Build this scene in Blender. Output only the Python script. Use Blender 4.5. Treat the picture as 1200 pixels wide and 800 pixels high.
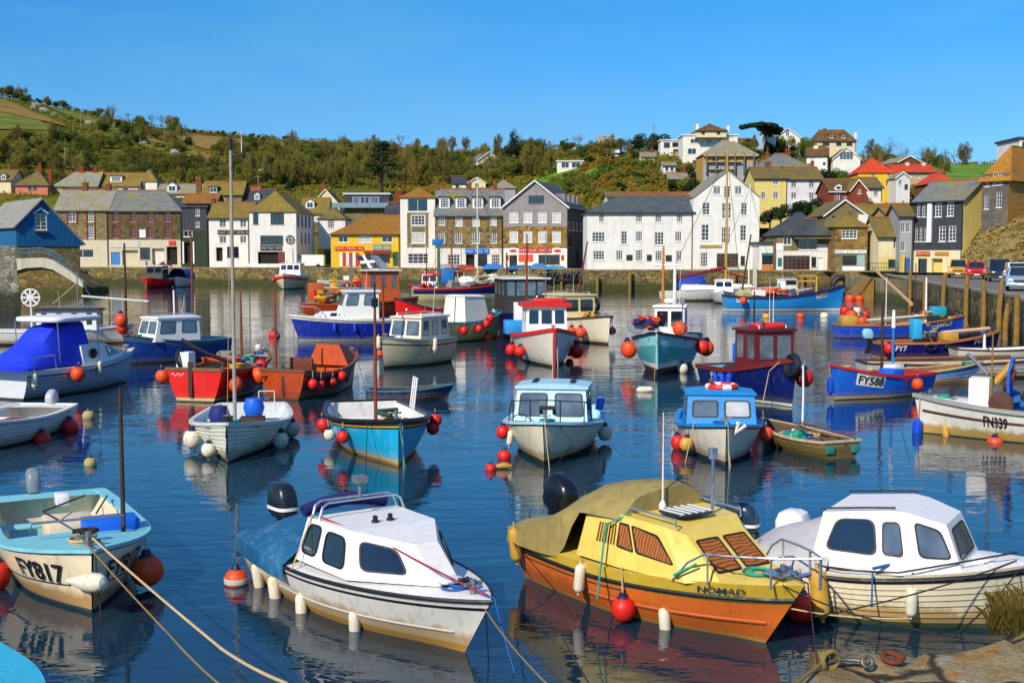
import bpy, bmesh, math, random
from mathutils import Vector, Matrix, noise
for _o in list(bpy.data.objects): bpy.data.objects.remove(_o)
sc = bpy.context.scene
COL = sc.collection
R = math.radians
random.seed(7)

# ------------------------------------------------------------------ camera
H, F = 4.6, 1400.0
PITCH = math.atan(100 / F)
cam_d = bpy.data.cameras.new('camera'); cam_d.sensor_width = 36; cam_d.lens = 42
cam_d.clip_start = 0.1; cam_d.clip_end = 12000
cam = bpy.data.objects.new('camera', cam_d); COL.objects.link(cam)
cam.location = (0, 0, H); cam.rotation_euler = (math.pi / 2 - PITCH, 0, 0)
sc.camera = cam

# ------------------------------------------------------------------ sun and sky
SUN_AZ = Vector((-0.53, -0.85, 0)).normalized()
SUN_EL = R(36)
sun_dir = SUN_AZ * math.cos(SUN_EL) + Vector((0, 0, math.sin(SUN_EL)))
sl = bpy.data.lights.new('sun', 'SUN'); sl.energy = 3.7; sl.angle = R(0.53); sl.color = (1.0, 0.90, 0.74)
so = bpy.data.objects.new('sun', sl); COL.objects.link(so)
so.rotation_euler = sun_dir.to_track_quat('Z', 'Y').to_euler()
wd = bpy.data.worlds.new('World'); sc.world = wd; wd.use_nodes = True
wn, wl = wd.node_tree.nodes, wd.node_tree.links
bg = wn['Background']; bg.inputs['Strength'].default_value = 0.15
sky = wn.new('ShaderNodeTexSky'); sky.sky_type = 'NISHITA'; sky.sun_disc = False
sky.sun_elevation = SUN_EL; sky.sun_rotation = math.atan2(SUN_AZ.x, SUN_AZ.y)
sky.air_density = 0.9; sky.dust_density = 0.0; sky.ozone_density = 6.0; sky.altitude = 0
hs = wn.new('ShaderNodeHueSaturation'); hs.inputs['Saturation'].default_value = 1.0; hs.inputs['Value'].default_value = 1.0
mx = wn.new('ShaderNodeMix'); mx.data_type = 'RGBA'; mx.blend_type = 'MULTIPLY'; mx.inputs['Factor'].default_value = 1.0
mx.inputs[7].default_value = (0.37, 0.61, 0.80, 1)
cl = wn.new('ShaderNodeTexNoise'); cl.inputs['Scale'].default_value = 3.2; cl.inputs['Detail'].default_value = 7; cl.inputs['Roughness'].default_value = .6
ct = wn.new('ShaderNodeTexCoord'); cm_ = wn.new('ShaderNodeMapping'); cm_.inputs['Scale'].default_value = (1, 1, 5); wl.new(ct.outputs['Generated'], cm_.inputs[0]); wl.new(cm_.outputs[0], cl.inputs['Vector'])
cr = wn.new('ShaderNodeValToRGB'); cr.color_ramp.elements[0].position = .45; cr.color_ramp.elements[0].color = (0, 0, 0, 1); cr.color_ramp.elements[1].position = .85; cr.color_ramp.elements[1].color = (.5, .5, .5, 1)
wl.new(cl.outputs['Fac'], cr.inputs[0]); c2 = wn.new('ShaderNodeMix'); c2.data_type = 'RGBA'; c2.inputs[7].default_value = (5.0, 5.2, 5.6, 1)
wl.new(cr.outputs[0], c2.inputs[0]); wl.new(sky.outputs[0], c2.inputs[6]); wl.new(c2.outputs[2], mx.inputs[6]); wl.new(mx.outputs[2], hs.inputs['Color']); wl.new(hs.outputs[0], bg.inputs['Color'])

sx = wn.new('ShaderNodeSeparateXYZ'); wl.new(ct.outputs['Generated'], sx.inputs[0]); sr = wn.new('ShaderNodeValToRGB'); wl.new(sx.outputs[2], sr.inputs[0])
e_ = sr.color_ramp.elements; e_.new(.2); e_.new(.45)
for el, (p_, c_) in zip(e_, ((0.0, (.31, .41, .52)), (.2, (.17, .52, .68)), (.45, (.44, .68, .88)), (1.0, (.6, .8, 1.0)))): el.position = p_; el.color = (*c_, 1)
wl.new(sr.outputs[0], mx.inputs[7])
vs = sc.view_settings
vs.view_transform = 'Standard'; vs.look = 'None'; vs.exposure = 0.42; vs.gamma = 1.0; vs.use_curve_mapping = False
sc.cycles.use_denoising = True
sc.cycles.max_bounces = 6; sc.cycles.glossy_bounces = 3; sc.cycles.diffuse_bounces = 2
sc.cycles.transparent_max_bounces = 6
sc.cycles.sample_clamp_indirect = 4

# ------------------------------------------------------------------ picture <-> world
cP, sP = math.cos(PITCH), math.sin(PITCH)
def ray(px, py):
    a, b = (px - 600) / F, (400 - py) / F
    return Vector((a, cP + b * sP, b * cP - sP))
def W(px, py, z=0.0):
    d = ray(px, py); t = (z - H) / d.z
    return Vector((d.x * t, d.y * t, z))
def At(px, py, Y):
    d = ray(px, py); t = Y / d.y
    return Vector((d.x * t, Y, H + d.z * t))
def proj(p):
    y, z = p.y, p.z - H
    dep = y * cP - z * sP; up = y * sP + z * cP
    return 600 + F * p.x / dep, 400 - F * up / dep
def interp(x, pts):
    if x <= pts[0][0]: return pts[0][1]
    for (a, b), (c, d) in zip(pts, pts[1:]):
        if x <= c: return b + (d - b) * (x - a) / (c - a)
    return pts[-1][1]
def lerp(a, b, t): return a + (b - a) * t
def sstep(a, b, x):
    t = max(0, min(1, (x - a) / (b - a))); return t * t * (3 - 2 * t)

# ------------------------------------------------------------------ mesh builder
class MB:
    def __init__(s): s.v = []; s.f = []; s.m = []; s.uv = None
    def add(s, vs_, fs, m=0):
        o = len(s.v); s.v += [tuple(p) for p in vs_]
        for f in fs: s.f.append(tuple(i + o for i in f)); s.m.append(m)
    def poly(s, pts, m=0): s.add(pts, [tuple(range(len(pts)))], m)
    def box(s, c, d, m=0, rz=0.0, ry=0.0, rx=0.0, taper=1.0):
        M = Matrix.Translation(c) @ Matrix.Rotation(rz, 4, 'Z') @ Matrix.Rotation(ry, 4, 'Y') @ Matrix.Rotation(rx, 4, 'X')
        x, y, z = d[0] / 2, d[1] / 2, d[2] / 2
        vs_ = []
        for k in (-1, 1):
            q = taper if k > 0 else 1
            for a, b in ((-1, -1), (1, -1), (1, 1), (-1, 1)): vs_.append(M @ Vector((a * x * q, b * y * q, k * z)))
        s.add(vs_, [(3, 2, 1, 0), (4, 5, 6, 7), (0, 1, 5, 4), (1, 2, 6, 5), (2, 3, 7, 6), (3, 0, 4, 7)], m)
        return s
    def rbox(s, c, d, r=.03, m=0, rz=0.0, n=3, zr=None):
        # box with rounded vertical edges and a chamfered top and bottom
        M = Matrix.Translation(c) @ Matrix.Rotation(rz, 4, 'Z')
        x, y, z = d[0] / 2, d[1] / 2, d[2] / 2
        r = min(r, x * .98, y * .98); zr = min(zr if zr is not None else r, z * .9)
        rings = []
        for (ins, zz) in ((zr, -z), (zr * .3, -z + zr * .3), (0, -z + zr), (0, z - zr), (zr * .3, z - zr * .3), (zr, z)):
            ring = []
            for (cx, cy, a0) in ((1, 1, 0), (-1, 1, 90), (-1, -1, 180), (1, -1, 270)):
                for i in range(n + 1):
                    a = R(a0 + 90 * i / n); rr = max(r - ins, .001)
                    ring.append(M @ Vector((cx * (x - ins - rr) + rr * math.cos(a), cy * (y - ins - rr) + rr * math.sin(a), zz)))
            rings.append(ring)
        s.loft(rings, True, True, m); return s
    def loft(s, rings, closed=True, cap=False, m=0):
        n = len(rings[0]); vs_ = [p for r in rings for p in r]; fs = []
        for i in range(len(rings) - 1):
            for j in range(n if closed else n - 1):
                a, b = i * n + j, i * n + (j + 1) % n
                fs.append((a, b, b + n, a + n))
        if cap:
            fs.append(tuple(range(n - 1, -1, -1))); fs.append(tuple((len(rings) - 1) * n + j for j in range(n)))
        s.add(vs_, fs, m); return s
    def tube(s, pts, r, seg=8, m=0, cap=True):
        pts = [Vector(p) for p in pts]; n = len(pts)
        rs = r if isinstance(r, (list, tuple)) else [r] * n
        rings = []; up = Vector((0, 0, 1))
        for i, p in enumerate(pts):
            d = (pts[min(i + 1, n - 1)] - pts[max(i - 1, 0)])
            if d.length < 1e-9: d = Vector((0, 0, 1))
            d.normalize()
            a = d.cross(up if abs(d.z) < .95 else Vector((1, 0, 0))).normalized(); b = a.cross(d)
            rings.append([p + (a * math.cos(2 * math.pi * k / seg) + b * math.sin(2 * math.pi * k / seg)) * rs[i] for k in range(seg)])
        s.loft(rings, True, cap, m); return s
    def lathe(s, prof, seg=20, M=None, m=0):
        M = M or Matrix.Identity(4)
        rings = [[M @ Vector((max(r, 1e-4) * math.cos(2 * math.pi * k / seg), max(r, 1e-4) * math.sin(2 * math.pi * k / seg), z)) for k in range(seg)] for r, z in prof]
        s.loft(rings, True, True, m); return s
    def ball(s, c, r, seg=14, m=0, sq=(1, 1, 1)):
        n = seg // 2
        prof = [(math.sin(math.pi * i / n), -math.cos(math.pi * i / n)) for i in range(n + 1)]
        M = Matrix.Translation(c) @ Matrix.Diagonal((r * sq[0], r * sq[1], r * sq[2], 1))
        s.lathe(prof, seg, M, m); return s
    def torus(s, c, Rr, r, M=None, seg=24, m=0, t0=0, t1=1):
        M = Matrix.Translation(c) @ (M or Matrix.Identity(4)); rings = []
        k = int(seg * (t1 - t0)) + (1 if t1 - t0 < 1 else 0)
        for i in range(k):
            a = 2 * math.pi * (t0 + (t1 - t0) * i / (k - 1 if t1 - t0 < 1 else k))
            rings.append([M @ Vector(((Rr + r * math.cos(b)) * math.cos(a), (Rr + r * math.cos(b)) * math.sin(a), r * math.sin(b))) for b in [2 * math.pi * j / 8 for j in range(8)]])
        if t1 - t0 >= 1: rings.append(rings[0])
        s.loft(rings, True, t1 - t0 < 1, m); return s
    def prism(s, pts, off, m=0):
        # planar polygon swept by the vector off
        n = len(pts); a = [Vector(p) for p in pts]; b = [p + Vector(off) for p in a]
        s.add(a + b, [tuple(range(n - 1, -1, -1)), tuple(range(n, 2 * n))] + [(i, (i + 1) % n, (i + 1) % n + n, i + n) for i in range(n)], m)
        return s
    def build(s, name, mats, parent=None, sm=35, loc=None, fix=True):
        me = bpy.data.meshes.new(name); me.from_pydata(s.v, [], s.f)
        if not isinstance(mats, (list, tuple)): mats = [mats]
        for q in mats: me.materials.append(q)
        if len(mats) > 1: me.polygons.foreach_set('material_index', s.m)
        if fix:
            bm = bmesh.new(); bm.from_mesh(me); bmesh.ops.recalc_face_normals(bm, faces=bm.faces); bm.to_mesh(me); bm.free()
        if s.uv:
            u = me.uv_layers.new(name='UVMap')
            for p in me.polygons:
                for li in p.loop_indices: u.data[li].uv = s.uv[me.loops[li].vertex_index]
        if sm:
            me.shade_smooth(); me.set_sharp_from_angle(angle=R(sm))
        me.update()
        o = bpy.data.objects.new(name, me); COL.objects.link(o)
        if parent: o.parent = parent
        if loc is not None: o.location = loc
        return o

USED = {}
def tag(o, label=None, cat=None, group=None, kind=None):
    if label:
        o['label'] = label; USED.setdefault(label, []).append(o.name)
    if cat: o['category'] = cat
    if group: o['group'] = group
    if kind: o['kind'] = kind
    return o
def thing(name, label, cat, loc=(0, 0, 0), rz=0.0, group=None):
    o = bpy.data.objects.new(name, None); COL.objects.link(o)
    o.empty_display_size = .2; o.location = loc; o.rotation_euler = (0, 0, rz)
    return tag(o, label, cat, group)
def kids(o): return [c for c in COL.objects if c.parent == o]
def dup(o, loc=None, rz=None, label=None, group=None, scale=None, ch=None):
    ch = ch if ch is not None else kids(o)
    r = o.copy(); COL.objects.link(r)
    if loc is not None: r.location = loc
    if rz is not None: r.rotation_euler = (0, 0, rz)
    if scale is not None: r.scale = scale if isinstance(scale, (tuple, Vector)) else (scale,) * 3
    if label: tag(r, label)
    if group: r['group'] = group
    for c in ch:
        d = c.copy(); COL.objects.link(d); d.parent = r
    return r
def struct(mb, name, mats, **k):
    o = mb.build(name, mats, **k); o['kind'] = 'structure'; return o

# ------------------------------------------------------------------ materials
def hx(h):
    h = h.lstrip('#'); c = [int(h[i:i + 2], 16) / 255 for i in (0, 2, 4)]
    return tuple((x / 12.92 if x <= .04045 else ((x + .055) / 1.055) ** 2.4) for x in c)
class N:
    def __init__(s, name):
        s.m = bpy.data.materials.new(name); s.m.use_nodes = True
        s.n = s.m.node_tree.nodes; s.l = s.m.node_tree.links; s.b = s.n['Principled BSDF']
    def new(s, t, **k):
        n = s.n.new('ShaderNode' + t)
        for a, v in k.items(): setattr(n, a, v)
        return n
    def link(s, a, b): s.l.new(a, b)
    def coord(s, scale=(1, 1, 1), kind='Object', rot=(0, 0, 0)):
        t = s.new('TexCoord'); m = s.new('Mapping')
        m.inputs['Scale'].default_value = scale; m.inputs['Rotation'].default_value = rot
        s.link(t.outputs[kind], m.inputs[0]); return m.outputs[0]
    def noise(s, co, scale, detail=4, rough=.55, dist=0):
        n = s.new('TexNoise'); n.inputs['Scale'].default_value = scale; n.inputs['Detail'].default_value = detail
        n.inputs['Roughness'].default_value = rough; n.inputs['Distortion'].default_value = dist
        s.link(co, n.inputs['Vector']); return n.outputs['Fac']
    def ramp(s, fac, stops, interp='LINEAR'):
        r = s.new('ValToRGB'); e = r.color_ramp; e.interpolation = interp
        while len(e.elements) < len(stops): e.elements.new(.5)
        for el, (p, c) in zip(e.elements, stops):
            el.position = p; el.color = (*c, 1) if not isinstance(c, (int, float)) else (c, c, c, 1)
        s.link(fac, r.inputs[0]); return r.outputs[0]
    def mix(s, fac, a, b, mode='MIX'):
        m = s.new('Mix', data_type='RGBA', blend_type=mode)
        for sock, v in ((0, fac), (6, a), (7, b)):
            if isinstance(v, (int, float)): m.inputs[sock].default_value = v if sock == 0 else (v, v, v, 1)
            elif isinstance(v, tuple): m.inputs[sock].default_value = (*v[:3], 1)
            else: s.link(v, m.inputs[sock])
        return m.outputs[2]
    def math(s, op, a, b=0.0, clamp=False):
        m = s.new('Math', operation=op, use_clamp=clamp)
        for i, v in enumerate((a, b)):
            if isinstance(v, (int, float)): m.inputs[i].default_value = v
            else: s.link(v, m.inputs[i])
        return m.outputs[0]
    def bump(s, h, strength=.3, dist=.02):
        b = s.new('Bump'); b.inputs['Strength'].default_value = strength; b.inputs['Distance'].default_value = dist
        s.link(h, b.inputs['Height']); s.link(b.outputs[0], s.b.inputs['Normal'])
    def color(s, c):
        if isinstance(c, tuple): s.b.inputs['Base Color'].default_value = (*c[:3], 1)
        else: s.link(c, s.b.inputs['Base Color'])
    def z(s):
        t = s.new('TexCoord'); q = s.new('SeparateXYZ'); s.link(t.outputs['Object'], q.inputs[0]); return q.outputs
    def set(s, rough=None, metal=None, spec=None, coat=None, ior=None):
        i = s.b.inputs
        if rough is not None: i['Roughness'].default_value = rough
        if metal is not None: i['Metallic'].default_value = metal
        if spec is not None: i['Specular IOR Level'].default_value = spec
        if coat is not None: i['Coat Weight'].default_value = coat
        if ior is not None: i['IOR'].default_value = ior
MC = {}
def sc_(c, k): return tuple(min(1, x * k) for x in c)
def pm(name, col, rough=.5, var=.18, scale=3.0, metal=0.0, bump=0.0, bs=30.0, spec=.5, dirt=None, dirt_amt=.35, coat=0.0):
    # paint, cloth, wood: base colour broken by two sizes of noise, optional patchy dirt
    if name in MC: return MC[name]
    if isinstance(col, str): col = hx(col)
    n = N(name); co = n.coord()
    a = n.noise(co, scale, 6, .65)
    c = n.ramp(a, [(.25, sc_(col, 1 - var)), (.5, col), (.75, sc_(col, 1 + var))])
    if dirt:
        d = hx(dirt) if isinstance(dirt, str) else dirt
        f = n.ramp(n.noise(n.coord((1, 1, .45)), scale * 2.3, 8, .7, .4), [(.5, 0.0), (.72, dirt_amt)])
        c = n.mix(f, c, d)
    n.color(c); n.set(rough, metal, spec, coat)
    r = n.ramp(n.noise(co, scale * 4, 4), [(.3, max(0, rough - .1)), (.7, min(1, rough + .12))]); n.link(r, n.b.inputs['Roughness'])
    if bump: n.bump(n.noise(co, bs, 5), bump, .01)
    MC[name] = n.m; return n.m
def hullm(name, col, rough=.32, scum='#a8823a', top=.26, amt=.75, var=.1):
    # boat paint with a ragged band of scum just above the water and vertical run marks
    if name in MC: return MC[name]
    if isinstance(col, str): col = hx(col)
    n = N(name); co = n.coord()
    c = n.ramp(n.noise(co, 2.2, 7, .65), [(.28, sc_(col, 1 - var)), (.55, col), (.8, sc_(col, 1 + var * .7))])
    run = n.noise(n.coord((7, 7, .5)), 1.6, 5, .6)
    c = n.mix(n.ramp(run, [(.54, 0.0), (.76, .45)]), c, sc_(hx(scum), .7))
    c = n.mix(n.ramp(n.noise(n.coord((1.5, 1.5, 3)), 2.6, 9, .75, .6), [(.6, 0.0), (.7, .28)]), c, sc_(col, .45))
    zz = n.z()[2]
    edge = n.math('ADD', zz, n.math('MULTIPLY', n.noise(n.coord((1.0, 1.0, .35)), 3.2, 6, .7), -.42))
    f2 = n.ramp(edge, [(-.0, amt), (max(.03, top - .16), 0.0)])
    c = n.mix(f2, c, hx(scum))
    n.color(c); n.set(rough, 0, .5, .15)
    n.bump(n.noise(co, 5, 3), .12, .01)
    MC[name] = n.m; return n.m
def stone(name, cols, mortar='#6b6252', scale=2.2, sq=(1, 1, 1.8), bump=.6, edge=.06, weed=None):
    if name in MC: return MC[name]
    n = N(name); co = n.coord(sq)
    dn = n.new('TexNoise'); dn.inputs['Scale'].default_value = scale * 1.4; n.link(co, dn.inputs['Vector'])
    w = n.new('Mix', data_type='RGBA', blend_type='LINEAR_LIGHT'); w.inputs[0].default_value = .10
    n.link(co, w.inputs[6]); n.link(dn.outputs['Color'], w.inputs[7])
    v = n.new('TexVoronoi', feature='F1'); v.inputs['Scale'].default_value = scale; n.link(w.outputs[2], v.inputs['Vector'])
    e = n.new('TexVoronoi', feature='DISTANCE_TO_EDGE'); e.inputs['Scale'].default_value = scale; n.link(w.outputs[2], e.inputs['Vector'])
    q = n.new('SeparateColor'); n.link(v.outputs['Color'], q.inputs[0])
    cs = [hx(c) for c in cols]
    c = n.ramp(q.outputs[0], [(i / max(1, len(cs) - 1) * .9 + .05, k) for i, k in enumerate(cs)])
    c = n.mix(.55, c, n.ramp(n.noise(co, scale * 4, 6, .7), [(.25, .35), (.75, 1.35)]), 'MULTIPLY')
    f = n.ramp(e.outputs['Distance'], [(edge * .3, 1.0), (edge, 0.0)])
    c = n.mix(f, c, hx(mortar))
    c = n.mix(n.ramp(n.noise(n.coord(), .35, 5, .6), [(.45, 0.0), (.7, .5)]), c, sc_(cs[len(cs) // 2], .6))
    if weed:   # tidal weed: a real growth below the high-water mark
        wt, wc = weed
        zz = n.math('ADD', n.z()[2], n.math('MULTIPLY', n.noise(n.coord((1, 1, .4)), 1.1, 6, .7), -1.4))
        zz = n.math('MULTIPLY', zz, .2)
        c = n.mix(n.ramp(zz, [(max(0, (wt - 1.6) * .2), .9), (max(.02, (wt - .9) * .2), 0.0)]), c, n.ramp(n.noise(co, 5, 5), [(.3, sc_(hx(wc), .5)), (.7, sc_(hx(wc), 1.4))]))
    n.color(c); n.set(.85, 0, .3)
    n.bump(n.math('MINIMUM', e.outputs['Distance'], edge * 2), bump, .25)
    MC[name] = n.m; return n.m
def roofm(name, base, moss='#8a6a1c', amt=.4, w=.34, h=.24, base2=None):
    if name in MC: return MC[name]
    n = N(name); b = hx(base); t = n.new('TexCoord')
    br = n.new('TexBrick'); n.link(t.outputs['UV'], br.inputs['Vector']); br.inputs['Scale'].default_value = 1
    br.inputs['Brick Width'].default_value = w; br.inputs['Row Height'].default_value = h; br.inputs['Mortar Size'].default_value = .018
    br.inputs['Color1'].default_value = (*sc_(b, .72), 1); br.inputs['Color2'].default_value = (*sc_(b, 1.3), 1); br.inputs['Mortar'].default_value = (*sc_(b, .4), 1)
    co = n.coord()
    c = n.mix(.6, br.outputs['Color'], n.ramp(n.noise(co, .9, 6, .7), [(.3, sc_(b, .6)), (.7, sc_(hx(base2) if base2 else b, 1.35))]))
    f = n.ramp(n.noise(co, .55, 7, .68, .5), [(.62 - amt * .5, 0.0), (.82 - amt * .45, .92)])
    c = n.mix(f, c, n.ramp(n.noise(co, 3.5, 4), [(.3, sc_(hx(moss), .65)), (.75, sc_(hx(moss), 1.35))]))
    n.color(c); n.set(.75, 0, .35); n.bump(br.outputs['Fac'], -.25, .03)
    MC[name] = n.m; return n.m
def wallm(name, col, stain='#6d6a5a', amt=.4):
    if name in MC: return MC[name]
    c0 = hx(col) if isinstance(col, str) else col
    n = N(name); co = n.coord()
    c = n.ramp(n.noise(co, .7, 7, .65), [(.25, sc_(c0, .86)), (.6, c0), (.85, sc_(c0, 1.06))])
    f = n.ramp(n.noise(n.coord((1.4, 1.4, .16)), 1.3, 8, .7), [(.5, 0.0), (.8, amt)])
    c = n.mix(f, c, hx(stain)); n.color(c); n.set(.8, 0, .3); n.bump(n.noise(co, 9, 5), .25, .03)
    MC[name] = n.m; return n.m
def glassm(name, col, rough=.06, var=.5):
    if name in MC: return MC[name]
    c0 = hx(col); n = N(name); co = n.coord()
    c = n.ramp(n.noise(co, 1.9, 3), [(.35, sc_(c0, 1 - var)), (.65, sc_(c0, 1 + var))]); n.color(c); n.set(rough, 0, .6, ior=1.9)
    n.bump(n.noise(co, 1.2, 2), .08, .05)
    MC[name] = n.m; return n.m
def foliage(name, cols, trans=.25):
    if name in MC: return MC[name]
    n = N(name); cs = [hx(c) for c in cols]
    oi = n.new('ObjectInfo'); co = n.coord()
    a = n.math('ADD', n.math('MULTIPLY', oi.outputs['Random'], .5), n.math('MULTIPLY', n.noise(co, .9, 6, .7), .62))
    c = n.ramp(a, [(.22 + .6 * i / max(1, len(cs) - 1), k) for i, k in enumerate(cs)])
    n.color(c); n.set(.75, 0, .25)
    tr = n.new('BsdfTranslucent'); n.link(c, tr.inputs[0]); ms = n.new('MixShader'); ms.inputs[0].default_value = trans
    n.link(n.b.outputs[0], ms.inputs[1]); n.link(tr.outputs[0], ms.inputs[2])
    n.link(ms.outputs[0], n.n['Material Output'].inputs[0])
    MC[name] = n.m; return n.m
WHITE = pm('white_paint', '#e9e6df', .4, .06, 4, dirt='#9a8f78', dirt_amt=.3)
BLACK = pm('black_rubber', '#15151a', .55, .3)
CHROME = pm('steel_rail', '#c9ccd0', .28, .1, metal=.9)
ROPE = pm('rope_fibre', '#c2a878', .9, .25, 20)
BROPE = pm('blue_rope', '#1d5aa0', .9, .25, 20)
GROPE = pm('green_rope', '#1f9a80', .9, .25, 20)
DROPE = pm('dark_rope', '#2b2620', .9, .25, 20)
RROPE = pm('red_rope', '#a3202c', .9, .25, 20)
WOOD = pm('weathered_wood', '#7a5330', .75, .35, 5, bump=.3, dirt='#3a2a1c')
DWOOD = pm('dark_wood', '#3d2418', .7, .35, 5, bump=.3)
RWOOD = pm('rust_wood', '#7c3a1c', .7, .35, 5, bump=.3, dirt='#33180c')
VARN = pm('varnished_wood', '#8a4a1a', .35, .25, 5)
TIMBER = pm('pier_timber', '#8a6a2c', .85, .4, 2.5, bump=.4, dirt='#2c2416', dirt_amt=.7)
METAL = pm('grey_metal', '#8b8d90', .4, .2, metal=.6)
RUST = pm('rusty_metal', '#6b3015', .8, .4, 8, bump=.4)
GLASS = glassm('dark_glass', '#12191d')
GLASSG = glassm('grey_glass', '#59646a', .08, .35)
GLASSW = glassm('pale_glass', '#b9bab4', .15, .15)
RED = pm('red_fender', '#d81f12', .5, .18, 7, dirt='#6a2414', dirt_amt=.6)
ORANGE = pm('orange_fender', '#e24a14', .5, .18, 7, dirt='#7a3a16', dirt_amt=.6)
FWHITE = pm('white_fender', '#e0d8c0', .5, .1, 7, dirt='#96773a', dirt_amt=.7)
FYEL = pm('yellow_fender', '#c79a3a', .45, .15, 6, dirt='#6a4a1c', dirt_amt=.5)
FBLUE = pm('blue_fender', '#1347c4', .4, .15, 6)
NAVY = pm('navy_rubber', '#141c46', .5, .2)
BLUEPL = pm('blue_plastic', '#1163d6', .45, .15, 5, dirt='#0c2f66')
# ------------------------------------------------------------------ terrain
SKYL = [(-500, 95), (0, 112), (100, 133), (200, 152), (330, 162), (450, 170), (530, 178), (640, 176), (700, 174), (760, 178), (830, 184), (900, 181), (960, 188), (1010, 194), (1100, 193), (1200, 190), (1700, 190)]
YR = [(-500, 480), (0, 480), (500, 430), (700, 330), (850, 300), (1000, 320), (1100, 400), (1200, 430), (1700, 430)]
YS = [(-500, 232), (0, 232), (500, 222), (680, 215), (760, 195), (890, 185), (980, 172), (1060, 165), (1200, 160), (1700, 160)]
def terr(X, Y):
    u = X / Y * F + 600
    ys, yr, sk = interp(u, YS), interp(u, YR), interp(u, SKYL)
    zr = H + (300 - sk) / F * yr
    t = (Y - ys) / (yr - ys)
    if t <= 0: return 2.68
    nz = noise.noise(Vector((X * .018, Y * .018, 3))) * 2.2 + noise.noise(Vector((X * .06, Y * .06, 9))) * .7
    if t < 1: return 2.68 + (zr - 2.68) * (t ** .92) + nz * min(1, t * 3) * (1 - t * .7)
    return zr + nz * .3 - (Y - yr) * .035
def hit(px, py, y0=140, y1=600):
    d = ray(px, py); Y = y0
    while Y < y1:
        t = Y / d.y
        if H + d.z * t < terr(d.x * t, Y): return At(px, py, Y)
        Y += 1.5
    return None
def hit_clamp(px, py):
    for k in range(40):
        p = hit(px, py + k)
        if p: return p
    return At(px, py, 300)
g = N('hill_ground'); co = g.coord()
c = g.ramp(g.noise(co, .03, 8, .65), [(.3, hx('#2f3d10')), (.45, hx('#56601a')), (.58, hx('#7a6a20')), (.72, hx('#6b4a1a'))])
c = g.mix(.6, c, g.ramp(g.noise(co, .35, 6, .7), [(.25, .35), (.75, 1.5)]), 'MULTIPLY')
g.color(c); g.set(.95, 0, .1); g.bump(g.noise(co, .8, 6), .6, .6)
mb = MB(); nu, ny = 150, 70; rows = []
for j in range(ny + 1):
    row = []
    for i in range(nu + 1):
        u = -500 + 2200 * i / nu; ys = interp(u, YS) - 22
        Y = ys + (1100 - ys) * (j / ny) ** 1.7; X = (u - 600) / F * Y
        row.append(Vector((X, Y, terr(X, Y) - (.05 if j else .05))))
    rows.append(row)
mb.loft(rows, False); struct(mb, 'hill', g.m, sm=60)
def field(name, pts, m, off=.35, n=12):
    # grassland draped on the hill, given by the corners of its outline (quad)
    q = [hit_clamp(*p) for p in pts]; mb = MB(); rows = []
    for j in range(n + 1):
        row = []
        for i in range(n + 1):
            a, b = i / n, j / n
            p = q[0].lerp(q[1], a).lerp(q[3].lerp(q[2], a), b)
            row.append(Vector((p.x, p.y, terr(p.x, p.y) + off)))
        rows.append(row)
    mb.loft(rows, False); return struct(mb, name, m, sm=60)
def grassm(name, c1, c2, c3):
    n = N(name); co = n.coord()
    c = n.ramp(n.noise(co, .12, 8, .7), [(.3, hx(c1)), (.5, hx(c2)), (.7, hx(c3))])
    c = n.mix(.5, c, n.ramp(n.noise(co, 1.6, 5, .7), [(.3, .5), (.7, 1.4)]), 'MULTIPLY')
    n.color(c); n.set(.95, 0, .1); return n.m
GRN = grassm('field_grass', '#4c5822', '#67722e', '#858438')
GRN2 = grassm('bright_grass', '#44641c', '#5f8626', '#7f9034')
BRN = grassm('bare_earth', '#6f5a2a', '#8a6f38', '#8a8048')
field('field', [(-40, 127), (36, 138), (70, 154), (-40, 156)], GRN, .3)
field('field', [(-40, 112), (16, 122), (84, 152), (-40, 126)], BRN, .5)
field('field', [(44, 120), (120, 142), (262, 192), (205, 184)], GRN, .35)
field('field', [(120, 142), (134, 145), (272, 190), (262, 193)], BRN, .5)
field('field', [(190, 156), (330, 168), (420, 176), (240, 176)], BRN, .4)
field('field', [(618, 200), (690, 188), (704, 202), (630, 216)], GRN2, .1)
field('field', [(1085, 194), (1260, 193), (1260, 214), (1085, 212)], GRN2, .5)

# ------------------------------------------------------------------ sea bed sheet and water
mb = MB(); mb.poly([(-4000, -3000, -3), (4000, -3000, -3), (4000, 6000, -3), (-4000, 6000, -3)])
struct(mb, 'ground', pm('sea_bed', '#3a3a2c', .9), sm=0)
w = N('water'); co = w.coord()
def wv(scale, detail, sx, sy, rot=0.0, dist=.3):
    return w.noise(w.coord((sx, sy, 1), rot=(0, 0, R(rot))), scale, detail, .5, dist)
ruff = w.ramp(w.noise(w.coord((.05, .11, 1)), 1.0, 3), [(.38, .35), (.62, 1.0)])
h = w.math('ADD', w.math('MULTIPLY', wv(1.0, 3, .55, 1.5, 8, .5), .024), w.math('MULTIPLY', wv(3.2, 3, .5, 1.3, -12, .5), .0085))
h = w.math('MULTIPLY', h, ruff)
h = w.math('ADD', h, w.math('MULTIPLY', wv(.22, 2, .8, 1.2, 20, 0), .03))
w.color((.006, .028, .05)); w.set(.02, 0, .5, None, 1.52); w.bump(h, 1.0, 1.0)
mb = MB(); mb.poly([(-3000, -60, 0), (3000, -60, 0), (3000, 230, 0), (-3000, 230, 0)])
struct(mb, 'water', w.m, sm=0)

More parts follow.
